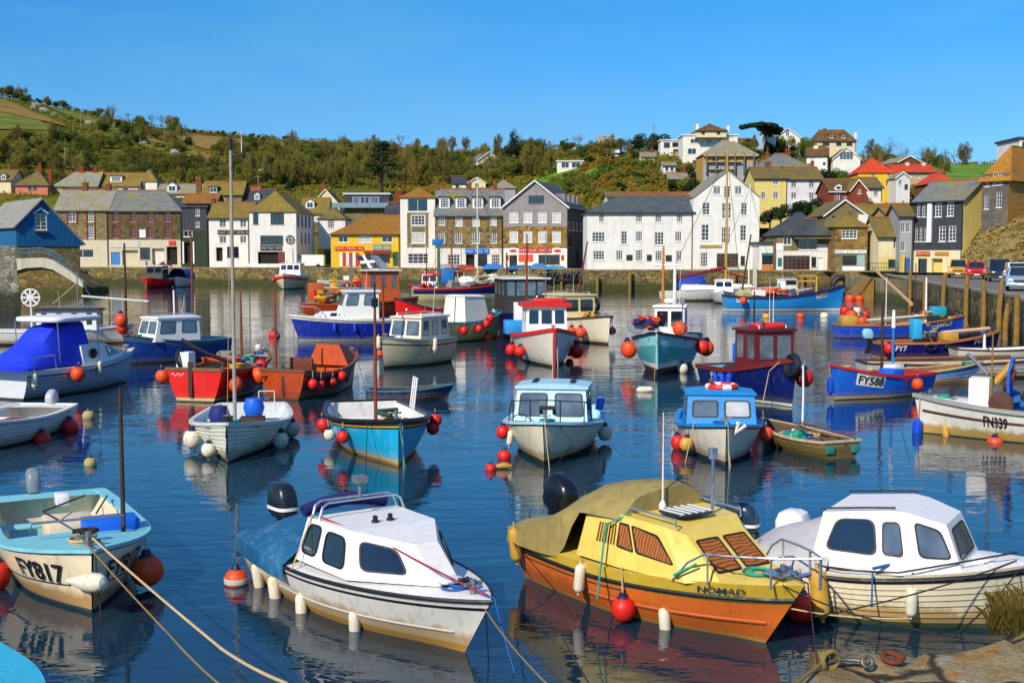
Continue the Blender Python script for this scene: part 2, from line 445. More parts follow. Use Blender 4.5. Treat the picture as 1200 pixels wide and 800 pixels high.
# ------------------------------------------------------------------ quays
QW = stone('quay_stone', ['#5c5032', '#917c40', '#6f684a', '#a48c48', '#786636'], '#3a3424', 1.3, (1, 1, 1.6), .7, .07, (1.5, '#3a401a'))
QT = pm('quay_paving', '#9a8c6a', .9, .25, .8, bump=.4, bs=6, dirt='#5a5038')
def quay(name, front, back, z, zb=-3.0):
    mb = MB(); n = len(front)
    top = [Vector((p[0], p[1], z)) for p in front]; bot = [Vector((p[0], p[1], zb)) for p in front]
    bk = [Vector((p[0], p[1], z)) for p in back]
    for i in range(n - 1):
        mb.poly([bot[i], bot[i + 1], top[i + 1], top[i]], 0)
        # coping stones
    for i in range(n - 1): mb.poly([top[i], top[i + 1], bk[i + 1], bk[i]], 1)
    mb.poly([bot[0], top[0], bk[0], bk[0] - Vector((0, 0, z - zb))], 0)
    mb.poly([bot[-1], top[-1], bk[-1], bk[-1] - Vector((0, 0, z - zb))], 0)
    o = struct(mb, name, [QW, QT], sm=0)
    cp = MB()
    for i in range(n - 1):
        d = (top[i + 1] - top[i]); L = d.length; a = math.atan2(d.y, d.x); k = max(1, int(L / 2.2))
        nrm = Vector((d.y, -d.x, 0)).normalized()
        for j in range(k):
            c = top[i] + d * ((j + .5) / k) - nrm * .25
            cp.box((c.x, c.y, z + .06 + random.uniform(-.01, .01)), (L / k - .03, .62, .2), 0, a)
    c_ = struct(cp, 'quay_coping', stone('coping_stone', ['#8a7c58', '#a09068', '#787058'], '#5a5040', .7, (1, 1, 1), .3, .03), sm=0)
    return o
def X(px, Y): return (px - 600) / F * Y
QZ = 2.65
fr = [(-150, 200), (X(95, 199), 199), (X(250, 193), 193), (X(470, 188), 188), (X(560, 179), 179), (X(683, 173), 173), (X(684, 160), 160), (X(885, 160), 160), (X(889.3, 153.2), 153.2), (X(977, 152.4), 152.4), (X(979, 149), 149), (X(1032, 147), 147), (X(1075, 147), 147)]
quay('quay', fr, [(p[0] * 1.35, 245) for p in fr], QZ)
# right-hand quay road
RZ = 2.35
rf = [(22, 38), (24.6, 57), (27.5, 65.6), (32.5, 90), (37.6, 113), (38.2, 116), (46.5, 151)]
mbw = MB()
rb = [(60, 38), (62, 57), (64, 65), (68, 90), (72, 113), (74, 116), (80, 151)]
QW2 = stone('harbour_wall_stone', ['#6a5c38', '#8f7a44', '#6f6848', '#a58a48', '#544a30'], '#3c3424', .9, (1, 1, 1.7), .8, .06, (1.1, '#3c3818'))
for i in range(len(rf) - 1):
    a, b, c, d = rf[i], rf[i + 1], rb[i + 1], rb[i]
    mbw.poly([(*a, -3), (*b, -3), (*b, RZ), (*a, RZ)], 0); mbw.poly([(*a, RZ), (*b, RZ), (*c, RZ), (*d, RZ)], 1)
mbw.poly([(*rf[0], -3), (*rf[0], RZ), (*rb[0], RZ), (*rb[0], -3)], 0)
struct(mbw, 'quay_road', [QW2, pm('road_asphalt', '#6e675e', .9, .2, .6, bump=.3, bs=20, dirt='#8a8070')], sm=0)
kb = MB()
for i in range(len(rf) - 1):
    a, b = Vector((*rf[i], 0)), Vector((*rf[i + 1], 0)); d = b - a; k = max(1, int(d.length / 1.6)); an = math.atan2(d.y, d.x)
    nr = Vector((d.y, -d.x, 0)).normalized()
    for j in range(k):
        c = a + d * ((j + .5) / k) + nr * .25
        kb.box((c.x, c.y, RZ + .06), (d.length / k - .02, .55, .16), 0, an)
struct(kb, 'quay_kerb', pm('kerb_stone', '#8f8674', .85, .2, 2, bump=.3), sm=0)
# sloping slip of the right corner, facing the camera
mb = MB()
a, b = Vector((X(1000, 151.6), 151.6, 0)), Vector((37.9, 113.5, 0))
a2 = Vector((X(1030, 125), 125, 0))
mb.prism([(a2.x, a2.y, -3), (b.x, b.y - .3, -3), (b.x, b.y - .3, RZ - .1), (a2.x, a2.y, RZ - .1)], (3, 28, 0), 0)
struct(mb, 'slipway_wall', [stone('concrete_slip', ['#9a8f6a', '#8a7f58', '#a89a70'], '#7a7050', .5, (1, 1, 1), .2, .02, (1.3, '#4a4a20'))], sm=0)
mb = MB()
p0 = Vector((X(998, 130), 130, -1)); p1 = Vector((X(1024, 127), 127, -1))
mb.prism([(p0.x, p0.y, -1), (p1.x, p1.y, -1), (p1.x, p1.y, 2.3), (p1.x - .3, p1.y, 2.3), (p0.x, p0.y, .4)], (1.0, 6, 0), 0)
struct(mb, 'slipway_ramp', pm('ochre_concrete', '#8a662a', .85, .35, 1, bump=.3, dirt='#5a4018'), sm=0)
# left pier with white steps
mb = MB(); PZ = 2.6
lp = [(X(-60, 152), 152), (X(12, 152), 152), (X(96, 152), 152), (X(104, 160), 160)]
for a, b in zip(lp, lp[1:]): mb.poly([(*a, -3), (*b, -3), (*b, PZ), (*a, PZ)], 0)
mb.poly([(*lp[0], PZ), (*lp[1], PZ), (*lp[2], PZ), (*lp[3], PZ), (X(60, 204), 204, PZ), (X(-90, 204), 204, PZ)], 1)
struct(mb, 'pier', [QW, QT], sm=0)
LW = wallm('limewash', '#c4bba4', '#6f6848', .75)
mb = MB()
def pt(px, py, Y=142.6): p = At(px, py, Y); return p
out = [(17, 318), (17, 303), (50, 302), (62, 305), (82, 318), (97, 330), (97, 337), (80, 327), (62, 316), (48, 313), (30, 314)]
mb.prism([pt(*q) for q in out], (0, .8, 0), 0)
sw_ = MB(); q_ = [pt(12, 316, 143), pt(48, 313.5, 143), pt(62, 316.5, 143), pt(80, 327.5, 143), pt(97, 337.5, 143)]
sw_.prism([Vector((q_[0].x, 143, -3))] + [Vector((p.x, 143, p.z)) for p in q_] + [Vector((q_[-1].x, 143, -3))], (0, 9.2, 0)); struct(sw_, 'pier_face', [stone('pier_stone', ['#7a6434', '#8f7638', '#6a5a38', '#9a8040', '#5a4c2c'], '#4a3e24', 1.1, (1, 1, 1.6), .7, .07, (1.5, '#4a4a1c'))], sm=0)
o = mb.build('harbour_steps', LW, sm=0); tag(o, 'curved limewashed parapet of the stone steps below the blue shed', 'steps')
mb = MB()
a0, a1 = At(-30, 288, 99), At(17, 288, 99)
mb.prism([(a0.x, 99, -3), (a1.x + .6, 99, -3), (a1.x + .3, 99, 1.0), (a1.x, 99, a1.z), (a0.x, 99, a0.z)], (-1, 2.5, 0), 0)
o = mb.build('stone_wall', stone('grey_rubble', ['#8b8676', '#b5ae9a', '#6e6a5c', '#a39c86'], '#4a463c', 2.2, (1, 1, 1.3), .7, .06, (2.2, '#20241a')), sm=0)
tag(o, 'tall grey rubble wall at the left edge of the photo', 'wall')
# near quay corner
ns = stone('near_quay_stone', ['#a08a5a', '#b89a58', '#8c8470', '#c2a668', '#98928a'], '#6a5c3c', 1.5, (1, 1, 1), .6, .04)
nn = N('near_stone'); co = nn.coord()
c = nn.ramp(nn.noise(co, 1.4, 9, .7, .6), [(.3, hx('#6f6450')), (.43, hx('#a58e60')), (.52, hx('#b5a27a')), (.62, hx('#b98a3e')), (.75, hx('#8f8878'))])
c = nn.mix(nn.ramp(nn.noise(co, 2.2, 8, .75, .8), [(.56, 0.0), (.63, .85)]), c, hx('#b9742a'))
c = nn.mix(nn.ramp(nn.noise(nn.coord(rot=(.5, .2, 1)), 1.7, 8, .7, .9), [(.6, 0.0), (.66, .8)]), c, hx('#b8b4ac'))
c = nn.mix(.7, c, nn.ramp(nn.noise(co, 14, 8, .75), [(.25, .4), (.75, 1.4)]), 'MULTIPLY')
ve = nn.new('TexVoronoi', feature='DISTANCE_TO_EDGE'); ve.inputs['Scale'].default_value = 1.1; wv_ = nn.new('Mix', data_type='RGBA', blend_type='LINEAR_LIGHT'); wv_.inputs[0].default_value = .08; tn = nn.new('TexNoise'); tn.inputs['Scale'].default_value = 4; nn.link(co, tn.inputs['Vector']); nn.link(co, wv_.inputs[6]); nn.link(tn.outputs['Color'], wv_.inputs[7]); nn.link(wv_.outputs[2], ve.inputs['Vector'])
jt = nn.ramp(ve.outputs['Distance'], [(.01, 0.0), (.045, 1.0)]); c = nn.mix(jt, hx('#4a4030'), c)
nn.color(c); nn.set(.9, 0, .25); nn.bump(nn.math('ADD', nn.math('ADD', nn.noise(co, 5, 8, .7), nn.math('MULTIPLY', nn.noise(co, 30, 6, .7), .4)), nn.math('MULTIPLY', jt, .6)), 1.0, .09)
NZ = 1.55
e = [W(870, 812, NZ), W(925, 788, NZ), W(1000, 771, NZ), W(1075, 752, NZ), W(1130, 744, NZ), W(1170, 737, NZ), W(1230, 715, NZ)]
mb = MB(); rows = []
fine = []
for a, b in zip(e, e[1:]):
    for k in range(8): fine.append(a.lerp(b, k / 8))
fine.append(e[-1])
for j, (dz, dy) in enumerate(((-4.5, .25), (-.6, .12), (-.18, .02), (-.05, -.03), (.0, -.12), (.02, -.5), (.02, -1.0), (.0, -1.6), (.0, -2.4), (0, -4), (0, -9))):
    row = []
    for p in fine:
        q = Vector((p.x - dy * .25, p.y + dy, NZ + dz))
        jj = noise.noise(q * 2.3) * .09 + noise.noise(q * 6.1) * .045
        q += Vector((0, jj * (1.2 if j < 4 else .3), jj * (1.2 if 1 < j < 10 else .3)))
        row.append(q)
    rows.append(row)
mb.loft(rows, False); struct(mb, 'near_quay', nn.m, sm=50)
# ------------------------------------------------------------------ building materials
WST = [wallm('white_render_%s' % n, c) for n, c in (('a', '#e6e2d6'), ('b', '#ded9d0'), ('c', '#d9d6d2'))]
CREAM = wallm('cream_render', '#e0d3a6'); PALEY = wallm('pale_yellow_render', '#dcc978'); YEL = wallm('yellow_render', '#e2b62a', '#8a6a20')
PINK = wallm('salmon_render', '#c9785c'); BEIGE = wallm('beige_render', '#b8a47a'); GREYR = wallm('grey_render', '#9fa0a0')
BRICK = stone('red_brick', ['#8a3418', '#9c4522', '#742a16'], '#6a4a38', 5, (1, 1, 2.6), .2, .05)
BRK2 = stone('brown_brick', ['#7a4a2a', '#8a5a34', '#6a3c22'], '#5a4838', 5, (1, 1, 2.6), .2, .05)
RUB = stone('brown_rubble', ['#5a4a2e', '#94794a', '#6f6244', '#a88a54', '#4a4238'], '#83744f', 1.9, (1, 1, 1.5), .5, .07)
RUBD = stone('dark_rubble', ['#443c28', '#705e38', '#564c36', '#7a6a42', '#37322a'], '#5c5236', 1.9, (1, 1, 1.5), .5, .07)
OCH = stone('ochre_rubble', ['#8a6a2c', '#6a4a22', '#a0803a', '#54401f', '#b08a44'], '#8f7a4a', 1.7, (1, 1, 1.5), .5, .07)
TAN = stone('tan_rubble', ['#857448', '#6f6644', '#968455', '#5e583e'], '#7a6e4c', 1.7, (1, 1, 1.5), .5, .07)
SLH = roofm('hung_slate_lilac', '#8e8786', '#8f8a72', .12, .3, .25)
SLB = roofm('hung_slate_black', '#3a3e44', '#4a4438', .1, .3, .25)
SLG = roofm('hung_slate_grey', '#565960', '#6a6048', .2, .3, .25)
R_SLATE = roofm('slate_roof', '#6d7272', '#8a7a30', .30)
R_SLATE2 = roofm('blue_slate_roof', '#4d5558', '#6f6a3a', .18)
R_MOSS = roofm('mossy_roof', '#5f553f', '#786828', .55)
R_MUST = roofm('mustard_lichen_roof', '#6e5e38', '#857026', .62)
R_GREY = roofm('grey_slate_roof', '#8a887c', '#8f7f34', .35)
R_ORG = roofm('orange_tile_roof', '#8f5a24', '#8a6622', .5)
R_RED = roofm('red_tile_roof', '#c8421a', '#a8481c', .3)
R_BRN = roofm('brown_tile_roof', '#5a4028', '#7a5a24', .5)
R_DK = roofm('dark_slate_roof', '#3c4248', '#5a5a3a', .2)
RIDGE = pm('terracotta', '#a85a30', .8, .3, 2, dirt='#6a4a2a')
FASC = pm('white_trim', '#e6e4de', .5, .05)
DTRIM = pm('dark_trim', '#2a2826', .6, .2)
CURT = pm('net_curtain', '#c9c6bc', .8, .12, 2)
PANE = glassm('window_glass', '#1a2126', .08, .6)
PANEB = glassm('blue_window_glass', '#4a5c6c', .07, .4)
PANEL = glassm('blind_window', '#bdb9ae', .25, .12)
DARK = pm('dark_interior', '#120f0d', .8, .4)
def colm(h): return pm('paint_' + h.strip('#'), h, .55, .12, 2, dirt=None)
# window kinds: frame, pane, columns, rows, recess
WK = {'s': (FASC, PANE, 2, 4, .12), 'S': (FASC, PANE, 3, 4, .12), 'p': (FASC, PANEB, 2, 2, .12), 'l': (FASC, PANEL, 2, 3, .10), 'L': (FASC, PANEL, 3, 3, .10),
      'd': (DTRIM, PANE, 2, 2, .15), 'D': (DTRIM, PANE, 3, 1, .15), 'o': (None, DARK, 1, 1, .6), 'f': (FASC, PANE, 4, 3, .12), 'g': (FASC, PANE, 2, 1, .12),
      'b': (FASC, PANE, 1, 1, .12), 'B': (pm('brown_frame', '#7a4a22', .6), PANE, 6, 4, .12), 'r': (pm('brick_frame', '#b04a1c', .8), PANE, 2, 3, .16)}
def clip(poly, a, b, c):
    # keep the part with a*x+b*z <= c
    out = []
    for i in range(len(poly)):
        p, q = poly[i], poly[(i + 1) % len(poly)]
        fp, fq = a * p[0] + b * p[1] - c, a * q[0] + b * q[1] - c
        if fp <= 0: out.append(p)
        if (fp < 0 < fq) or (fq < 0 < fp):
            t = fp / (fp - fq); out.append((p[0] + (q[0] - p[0]) * t, p[1] + (q[1] - p[1]) * t))
    return out
def opening(par, M, rec, kind, x0, x1, z0, z1, mat=None, name=None):
    fr, pane, nx, nz, dep = WK[kind]
    if mat: pane = mat
    def q(x, y, z): return M @ Vector((x, y, z))
    if kind in 'o' or name == 'door':
        mb = MB(); mb.add([q(x0, dep, z0), q(x1, dep, z0), q(x1, dep, z1), q(x0, dep, z1)], [(0, 1, 2, 3)])
        if name == 'door':
            w, h = x1 - x0, z1 - z0
            for (a, b) in ((.1, .46), (.54, .9)):
                for (c, d) in ((.06, .45), (.52, .93)):
                    P = [q(x0 + w * a, dep, z0 + h * c), q(x0 + w * b, dep, z0 + h * c), q(x0 + w * b, dep, z0 + h * d), q(x0 + w * a, dep, z0 + h * d)]
                    mb.prism(P, (M.to_3x3() @ Vector((0, -.03, 0))))
        return mb.build(name or 'opening', pane, par, sm=0)
    f = MB(); t = min(.09, (x1 - x0) * .09); yb, yf = dep, dep - .06
    def bar(a, b, c, d):
        P = [q(a, yf, c), q(b, yf, c), q(b, yf, d), q(a, yf, d)]; f.prism(P, M.to_3x3() @ Vector((0, .05, 0)))
    bar(x0, x0 + t, z0, z1); bar(x1 - t, x1, z0, z1); bar(x0 + t, x1 - t, z0, z0 + t); bar(x0 + t, x1 - t, z1 - t, z1)
    for i in range(1, nx): xx = lerp(x0, x1, i / nx); bar(xx - t * .35, xx + t * .35, z0 + t, z1 - t)
    for i in range(1, nz):
        zz = lerp(z0, z1, i / nz)
        for k in range(nx):
            a = lerp(x0, x1, k / nx) + t * .36; b = lerp(x0, x1, (k + 1) / nx) - t * .36
            bar(a + (.64 * t if k == 0 else 0), b - (.64 * t if k == nx - 1 else 0), zz - t * .3, zz + t * .3)
    # sill
    P = [q(x0 - .08, -.08, z0 - .09), q(x1 + .08, -.08, z0 - .09), q(x1 + .08, -.08, z0 - .01), q(x0 - .08, -.08, z0 - .01)]
    w = f.build('window', fr, par, sm=0)
    sl_ = MB(); sl_.prism(P, M.to_3x3() @ Vector((0, .1, 0))); sl_.build('sill', FASC if fr is FASC else GREYR, w, sm=0)
    g_ = MB(); g_.add([q(x0, yb - .02, z0), q(x1, yb - .02, z0), q(x1, yb - .02, z1), q(x0, yb - .02, z1)], [(0, 1, 2, 3)])
    g_.build('pane', pane, w, sm=0); return w
def wallface(mb, M, outline, wins, bands, rv=.7, z0=-1.5):
    # outline convex polygon (x,z); wins rectangles; bands [(ztop, matidx)...]
    xs = sorted(set([min(p[0] for p in outline), max(p[0] for p in outline)] + [v for w in wins for v in w[:2]]))
    zs = sorted(set([min(p[1] for p in outline), max(p[1] for p in outline)] + [v for w in wins for v in w[2:4]] + [b[0] for b in bands[:-1]]))
    n = len(outline)
    ed = []
    cx = sum(p[0] for p in outline) / n; cz = sum(p[1] for p in outline) / n
    for i in range(n):
        p, q = outline[i], outline[(i + 1) % n]; a, b = q[1] - p[1], -(q[0] - p[0]); c = a * p[0] + b * p[1]
        if a * cx + b * cz > c: a, b, c = -a, -b, -c
        ed.append((a, b, c))
    for i in range(len(xs) - 1):
        for j in range(len(zs) - 1):
            mx_, mz = (xs[i] + xs[i + 1]) / 2, (zs[j] + zs[j + 1]) / 2
            if xs[i + 1] - xs[i] < 1e-5 or zs[j + 1] - zs[j] < 1e-5: continue
            if any(w[0] < mx_ < w[1] and w[2] < mz < w[3] for w in wins): continue
            po = [(xs[i], zs[j]), (xs[i + 1], zs[j]), (xs[i + 1], zs[j + 1]), (xs[i], zs[j + 1])]
            for e_ in ed:
                po = clip(po, *e_)
                if len(po) < 3: break
            if len(po) < 3: continue
            mi = next((b[1] for b in bands if mz < b[0]), bands[-1][1])
            mb.add([M @ Vector((x, 0, z)) for x, z in po], [tuple(range(len(po)))], mi)
            mb.uvs += [(x, z) for x, z in po]
    for w in wins:
        a, b, c, d = w[:4]; mz = (c + d) / 2; mi = next((q[1] for q in bands if mz < q[0]), bands[-1][1]); r = w[4] if len(w) > 4 else .16
        for P in (((a, c), (a, d)), ((b, d), (b, c)), ((a, d), (b, d)), ((b, c), (a, c))):
            (x, z), (x2, z2) = P
            mb.add([M @ Vector((x, 0, z)), M @ Vector((x2, 0, z2)), M @ Vector((x2, r, z2)), M @ Vector((x, r, z))], [(0, 1, 2, 3)], mi)
            mb.uvs += [(x, z), (x2, z2), (x2, z2 + r), (x, z + r)]
def roofslab(mb, pts, th=.14):
    # a slope: polygon with uv in metres along eave / up the slope
    P = [Vector(p) for p in pts]; n = (P[1] - P[0]).cross(P[-1] - P[0]).normalized()
    if n.z < 0: n = -n
    u = Vector((0, 0, 1)).cross(n)
    u = u.normalized() if u.length > 1e-4 else Vector((1, 0, 0)); v = n.cross(u)
    k = len(P); Q = [p - n * th for p in P]
    mb.add(P + Q, [tuple(range(k)), tuple(range(2 * k - 1, k - 1, -1))] + [(i, i + k, (i + 1) % k + k, (i + 1) % k) for i in range(k)])
    mb.uvs += [(p.dot(u), p.dot(v)) for p in P + Q]
def house(name, label, x0, x1, yb, ye, yr, Y=None, D=8, yaw=0, wall=None, roof=None, rt='side', hl=0, hr=0, wins=(), bands=None, chims=(), signs=(), dorm=(), winsR=(), winsL=(), cat='house', group=None, apex=None, zdrop=2.5, oh=.3, trim=True, wright=None, wleft=None, eave2=None, hipL=None):
    if Y is None: Y = hit_clamp((x0 + x1) / 2, yb).y
    th = R(yaw); p0 = At(x0, yb, Y); p0b = p0.copy()
    ux = Vector((math.cos(th), -math.sin(th), 0)); nb = Vector((math.sin(th), math.cos(th), 0))
    k = (x1 - 600) / F * 1.0
    # width so that the right end lands on x1 (pinhole, small pitch effect ignored)
    d1 = ray(x1, yb); kk = d1.x / d1.y
    wd_ = (kk * p0.y - p0.x) / (ux.x - kk * ux.y)
    def loc(px, py):
        d = ray(px, py); o = Vector((0, 0, H)) - p0
        t = -(o.dot(nb)) / d.dot(nb); q = o + d * t; return q.dot(ux), q.z
    root = thing(name, label, cat, p0, -th, group)
    h = loc(x0, ye)[1]
    if rt == 'front':
        ax = loc(apex if apex else (x0 + x1) / 2, yr); rh = ax[1]; axx = ax[0]
    else:
        pm_ = p0 + ux * wd_ / 2 + nb * D / 2
        rh = At((x0 + x1) / 2, yr, pm_.y).z - p0.z
    hR = loc(x1, eave2)[1] if eave2 else h
    bands = bands or [(None, wall)]
    bl = []; mats = []
    for b in bands:
        mats.append(b[1]); bl.append((loc(x0, b[0])[1] if b[0] else 1e6, len(mats) - 1))
    bl.sort(key=lambda q: q[0])
    base = -zdrop
    W_ = []
    wl_ = []
    for w in wins:
        ax0, az1 = loc(w[0], w[2]); ax1, az0 = loc(w[1], w[3])
        kind = w[4] if len(w) > 4 else 's'
        ax0 = max(ax0, .03); ax1 = min(ax1, wd_ - .03)
        W_.append((ax0, ax1, az0, az1, WK[kind][4])); wl_.append((kind, w[5] if len(w) > 5 else None, w[6] if len(w) > 6 else None))
    I = Matrix.Identity(4)
    mb = MB(); mb.uvs = []
    if rt == 'front': ol = [(0, base), (wd_, base), (wd_, hR), (axx, rh), (0, h)]
    else: ol = [(0, base), (wd_, base), (wd_, h), (0, h)]
    wallface(mb, I, ol, W_, bl)
    # other walls
    gl = rt == 'side' and hl == 0; gr = rt == 'side' and hr == 0
    MR = Matrix(((0, -1, 0, wd_), (1, 0, 0, 0), (0, 0, 1, 0), (0, 0, 0, 1)))
    ML = Matrix(((0, 1, 0, 0), (-1, 0, 0, D), (0, 0, 1, 0), (0, 0, 0, 1)))
    def sw(M, gab, hh, ws, mat_i):
        o_ = [(0, base), (D, base), (D, hh)] + ([(D / 2, rh)] if gab else []) + [(0, hh)]
        rects = []
        for (a, b, c, d, *r) in ws: rects.append((a * D, b * D, c * hh, d * hh, WK[r[0] if r else 's'][4]))
        wallface(mb, M, o_, rects, [(1e9, mat_i)])
        for rc, w in zip(rects, ws): todo.append((M, rc, w[4] if len(w) > 4 else 's'))
    todo = []
    mi = len(mats) - 1 if False else bl[-1][1]
    mR = mi; mL = mi
    if wright: mats.append(wright); mR = len(mats) - 1
    if wleft: mats.append(wleft); mL = len(mats) - 1
    sw(MR, gr, hR, winsR, mR); sw(ML, gl, h, winsL, mL)
    MBk = Matrix(((-1, 0, 0, wd_), (0, -1, 0, D), (0, 0, 1, 0), (0, 0, 0, 1)))
    wallface(mb, MBk, [(wd_ - x, z) for x, z in ol], [], bl)
    mb.uv = mb.uvs; mb.build('wall', mats, root, sm=0, fix=False)
    for r_, (kd, mt, nm) in zip(W_, wl_): opening(root, I, 0, kd, *r_[:4], mat=mt, name=nm)
    for M, rc, kd in todo: opening(root, M, 0, kd, *rc[:4])
    # roof
    rm = MB(); rm.uvs = []; e = .02
    rob = None
    if rt == 'flat':
        rm.uvs = []; rm.box((wd_ / 2, D / 2, h + .15), (wd_ + 2 * oh, D + 2 * oh, .3)); rm.uvs = [(v[0], v[1]) for v in rm.v]
    elif rt == 'front':
        for s_, xe, he in ((0, -oh, h), (1, wd_ + oh, hR)):
            xw = 0 if s_ == 0 else wd_; sl_ = (rh - he) / (axx - xw); ze = he + sl_ * (xe - xw)
            roofslab(rm, [(xe, -oh, ze + .12), (xe, D + oh, ze + .12), (axx, D + oh, rh + .12), (axx, -oh, rh + .12)])
    else:
        s_ = (rh - h) / (D / 2); zo = h - s_ * oh + .12; zr_ = rh + .12; ol_ = oh if hl == 0 else oh; 
        a, b = (-oh if hl == 0 else hl), (wd_ + oh if hr == 0 else wd_ - hr)
        if rt == 'hip':
            a, b = min(D / 2, wd_ / 2 - .1) * (hl if hl else 1), wd_ - min(D / 2, wd_ / 2 - .1) * (hr if hr else 1)
        if rt == 'hip' and D > wd_ * 1.2:
            m_, ia, ib = wd_ / 2, wd_ / 2 * (hl or 1), D - wd_ / 2 * (hr or 1); s_ = (rh - h) / m_; zo = h - s_ * oh + .12
            roofslab(rm, [(-oh, -oh, zo), (wd_ + oh, -oh, zo), (m_, ia, zr_)]); roofslab(rm, [(wd_ + oh, D + oh, zo), (-oh, D + oh, zo), (m_, ib, zr_)])
            roofslab(rm, [(-oh, D + oh, zo), (-oh, -oh, zo), (m_, ia, zr_), (m_, ib, zr_)]); roofslab(rm, [(wd_ + oh, -oh, zo), (wd_ + oh, D + oh, zo), (m_, ib, zr_), (m_, ia, zr_)])
            hl = hr = 0; rt = 'hipy'
        else: roofslab(rm, [(-oh, -oh, zo), (wd_ + oh, -oh, zo), (b, D / 2, zr_), (a, D / 2, zr_)])
        if rt != 'hipy':         roofslab(rm, [(wd_ + oh, D + oh, zo), (-oh, D + oh, zo), (a, D / 2, zr_), (b, D / 2, zr_)])
        if rt == 'hip' or hl: roofslab(rm, [(-oh, D + oh, zo), (-oh, -oh, zo), (a, D / 2, zr_)])
        if rt == 'hip' or hr: roofslab(rm, [(wd_ + oh, -oh, zo), (wd_ + oh, D + oh, zo), (b, D / 2, zr_)])
    rm.uv = rm.uvs; rob = rm.build('roof', roof, root, sm=0)
    if rt in ('side', 'hip'):
        rd = MB(); n_ = max(2, int((b - a) / .5))
        for i in range(n_): rd.box((lerp(a, b, (i + .5) / n_), D / 2, rh + .17), ((b - a) / n_ - .02, .3, .14))
        rd.build('ridge', RIDGE, rob, sm=0)
        if trim:
            gt = MB(); gt.box((wd_ / 2, -oh - .06, h - s_ * oh + .0), (wd_ + 2 * oh, .12, .14)); gt.build('gutter', DTRIM if wall is not BRICK else FASC, rob, sm=0)
            dp = MB(); dp.box((wd_ - .12, -.07, h / 2 - .2), (.09, .09, h - .3)); dp.build('downpipe', DTRIM, root, sm=0)
    elif rt == 'front' and trim:
        bg_ = MB()
        for xe, xw, he in ((-oh, 0, h), (wd_ + oh, wd_, hR)):
            sl_ = (rh - he) / (axx - xw); ze = he + sl_ * (xe - xw)
            bg_.prism([(xe, -oh - .05, ze - .1), (axx, -oh - .05, rh - .1), (axx, -oh - .05, rh + .14), (xe, -oh - .05, ze + .14)], (0, .04, 0))
        bg_.build('bargeboard', FASC, rob, sm=0)
    for ch in chims:
        cx_, cyt = ch[0], ch[1]; wpx = ch[2] if len(ch) > 2 else 5; cm = ch[3] if len(ch) > 3 else BRK2
        dep = D * (ch[4] if len(ch) > 4 else .5)
        pc = p0 + nb * dep; dd = ray(cx_, cyt); t = ((pc - Vector((0, 0, H))).dot(nb)) / dd.dot(nb); q = Vector((0, 0, H)) + dd * t - p0
        xx, zz = q.dot(ux), q.z; ww = wpx / F * Y
        cb = MB(); zb_ = min(h, zz - 1); cb.box((xx, dep, (zz + zb_) / 2), (ww, .7, zz - zb_)); cb.box((xx, dep, zz - .08), (ww + .14, .84, .14))
        c_ = cb.build('chimney', cm, rob, sm=0)
        np_ = max(1, int(ww / .45)); 
        for i in range(np_):
            pb_ = MB(); pb_.lathe([(.13, 0), (.11, .4), (.14, .42), (.14, .48), (.09, .48)], 8, Matrix.Translation((xx - ww / 2 + ww * (i + .5) / np_, dep, zz)))
            pb_.build('chimney_pot', RIDGE, rob, sm=40)
    for s in signs:
        a, zt = loc(s[0], s[2]); b, zb_ = loc(s[1], s[3]); pr = s[6] if len(s) > 6 else .12
        sb = MB(); sb.box(((a + b) / 2, -pr / 2 - .003, (zt + zb_) / 2), (b - a, pr, zt - zb_))
        so_ = sb.build(s[5] if len(s) > 5 and s[5] else 'sign', s[4], root, sm=0)
        if len(s) > 7:   # rows of worn lettering too small to read
            lm = MB(); nL = s[8] if len(s) > 8 else 10; hh = (zt - zb_) * .5
            for i in range(nL):
                if i % 5 == 4: continue
                cx_ = lerp(a, b, (i + .7) / (nL + .4)); lw = (b - a) / nL * .55
                lm.box((cx_ - lw * .3, -pr - .012, (zt + zb_) / 2), (lw * .28, .02, hh)); lm.box((cx_ + lw * .15, -pr - .012, (zt + zb_) / 2 + random.choice((-.3, 0, .3)) * hh), (lw * .5, .02, hh * .3))
            lm.build('lettering', s[7], so_, sm=0)
    for dm in dorm:
        # dormer: px rect of its front, kind, wall mat, roof mat; set back up the roof
        a, zt = loc(dm[0], dm[2]); b, zb_ = loc(dm[1], dm[3]); s_ = (rh - h) / (D / 2); yb_ = max(.05, (zb_ - h) / s_ - .05)
        kper = (p0.y + yb_) / p0.y; a *= 1; 
        yend = min(D / 2, (zt + .5 - h) / s_ + .2)
        db = MB(); db.prism([(a, yb_, zb_ - .2), (b, yb_, zb_ - .2), (b, yb_, zt), (a, yb_, zt)], (0, yend - yb_, 0))
        do = db.build('dormer', dm[5], root, sm=0)
        dr = MB(); dr.uvs = []
        if len(dm) > 7 and dm[7] == 'flat':
            dr.box(((a + b) / 2, (yb_ + yend) / 2 - .1, zt + .08), (b - a + .3, yend - yb_ + .3, .16)); dr.uvs = [(v[0], v[1]) for v in dr.v]
        else:
            m_ = (a + b) / 2; rr = (b - a) * .35
            roofslab(dr, [(a - .15, yb_ - .15, zt - .05), (a - .15, yend, zt - .05), (m_, yend, zt + rr), (m_, yb_ - .15, zt + rr)], .08)
            roofslab(dr, [(b + .15, yb_ - .15, zt - .05), (b + .15, yend, zt - .05), (m_, yend, zt + rr), (m_, yb_ - .15, zt + rr)], .08)
            db2 = MB(); db2.prism([(a, yb_, zt), (b, yb_, zt), (m_, yb_, zt + rr - .08)], (0, .1, 0)); db2.build('dormer_gable', dm[5], do, sm=0)
        dr.uv = dr.uvs; dr.build('dormer_roof', dm[6], do, sm=0)
        i_ = (b - a) * .12
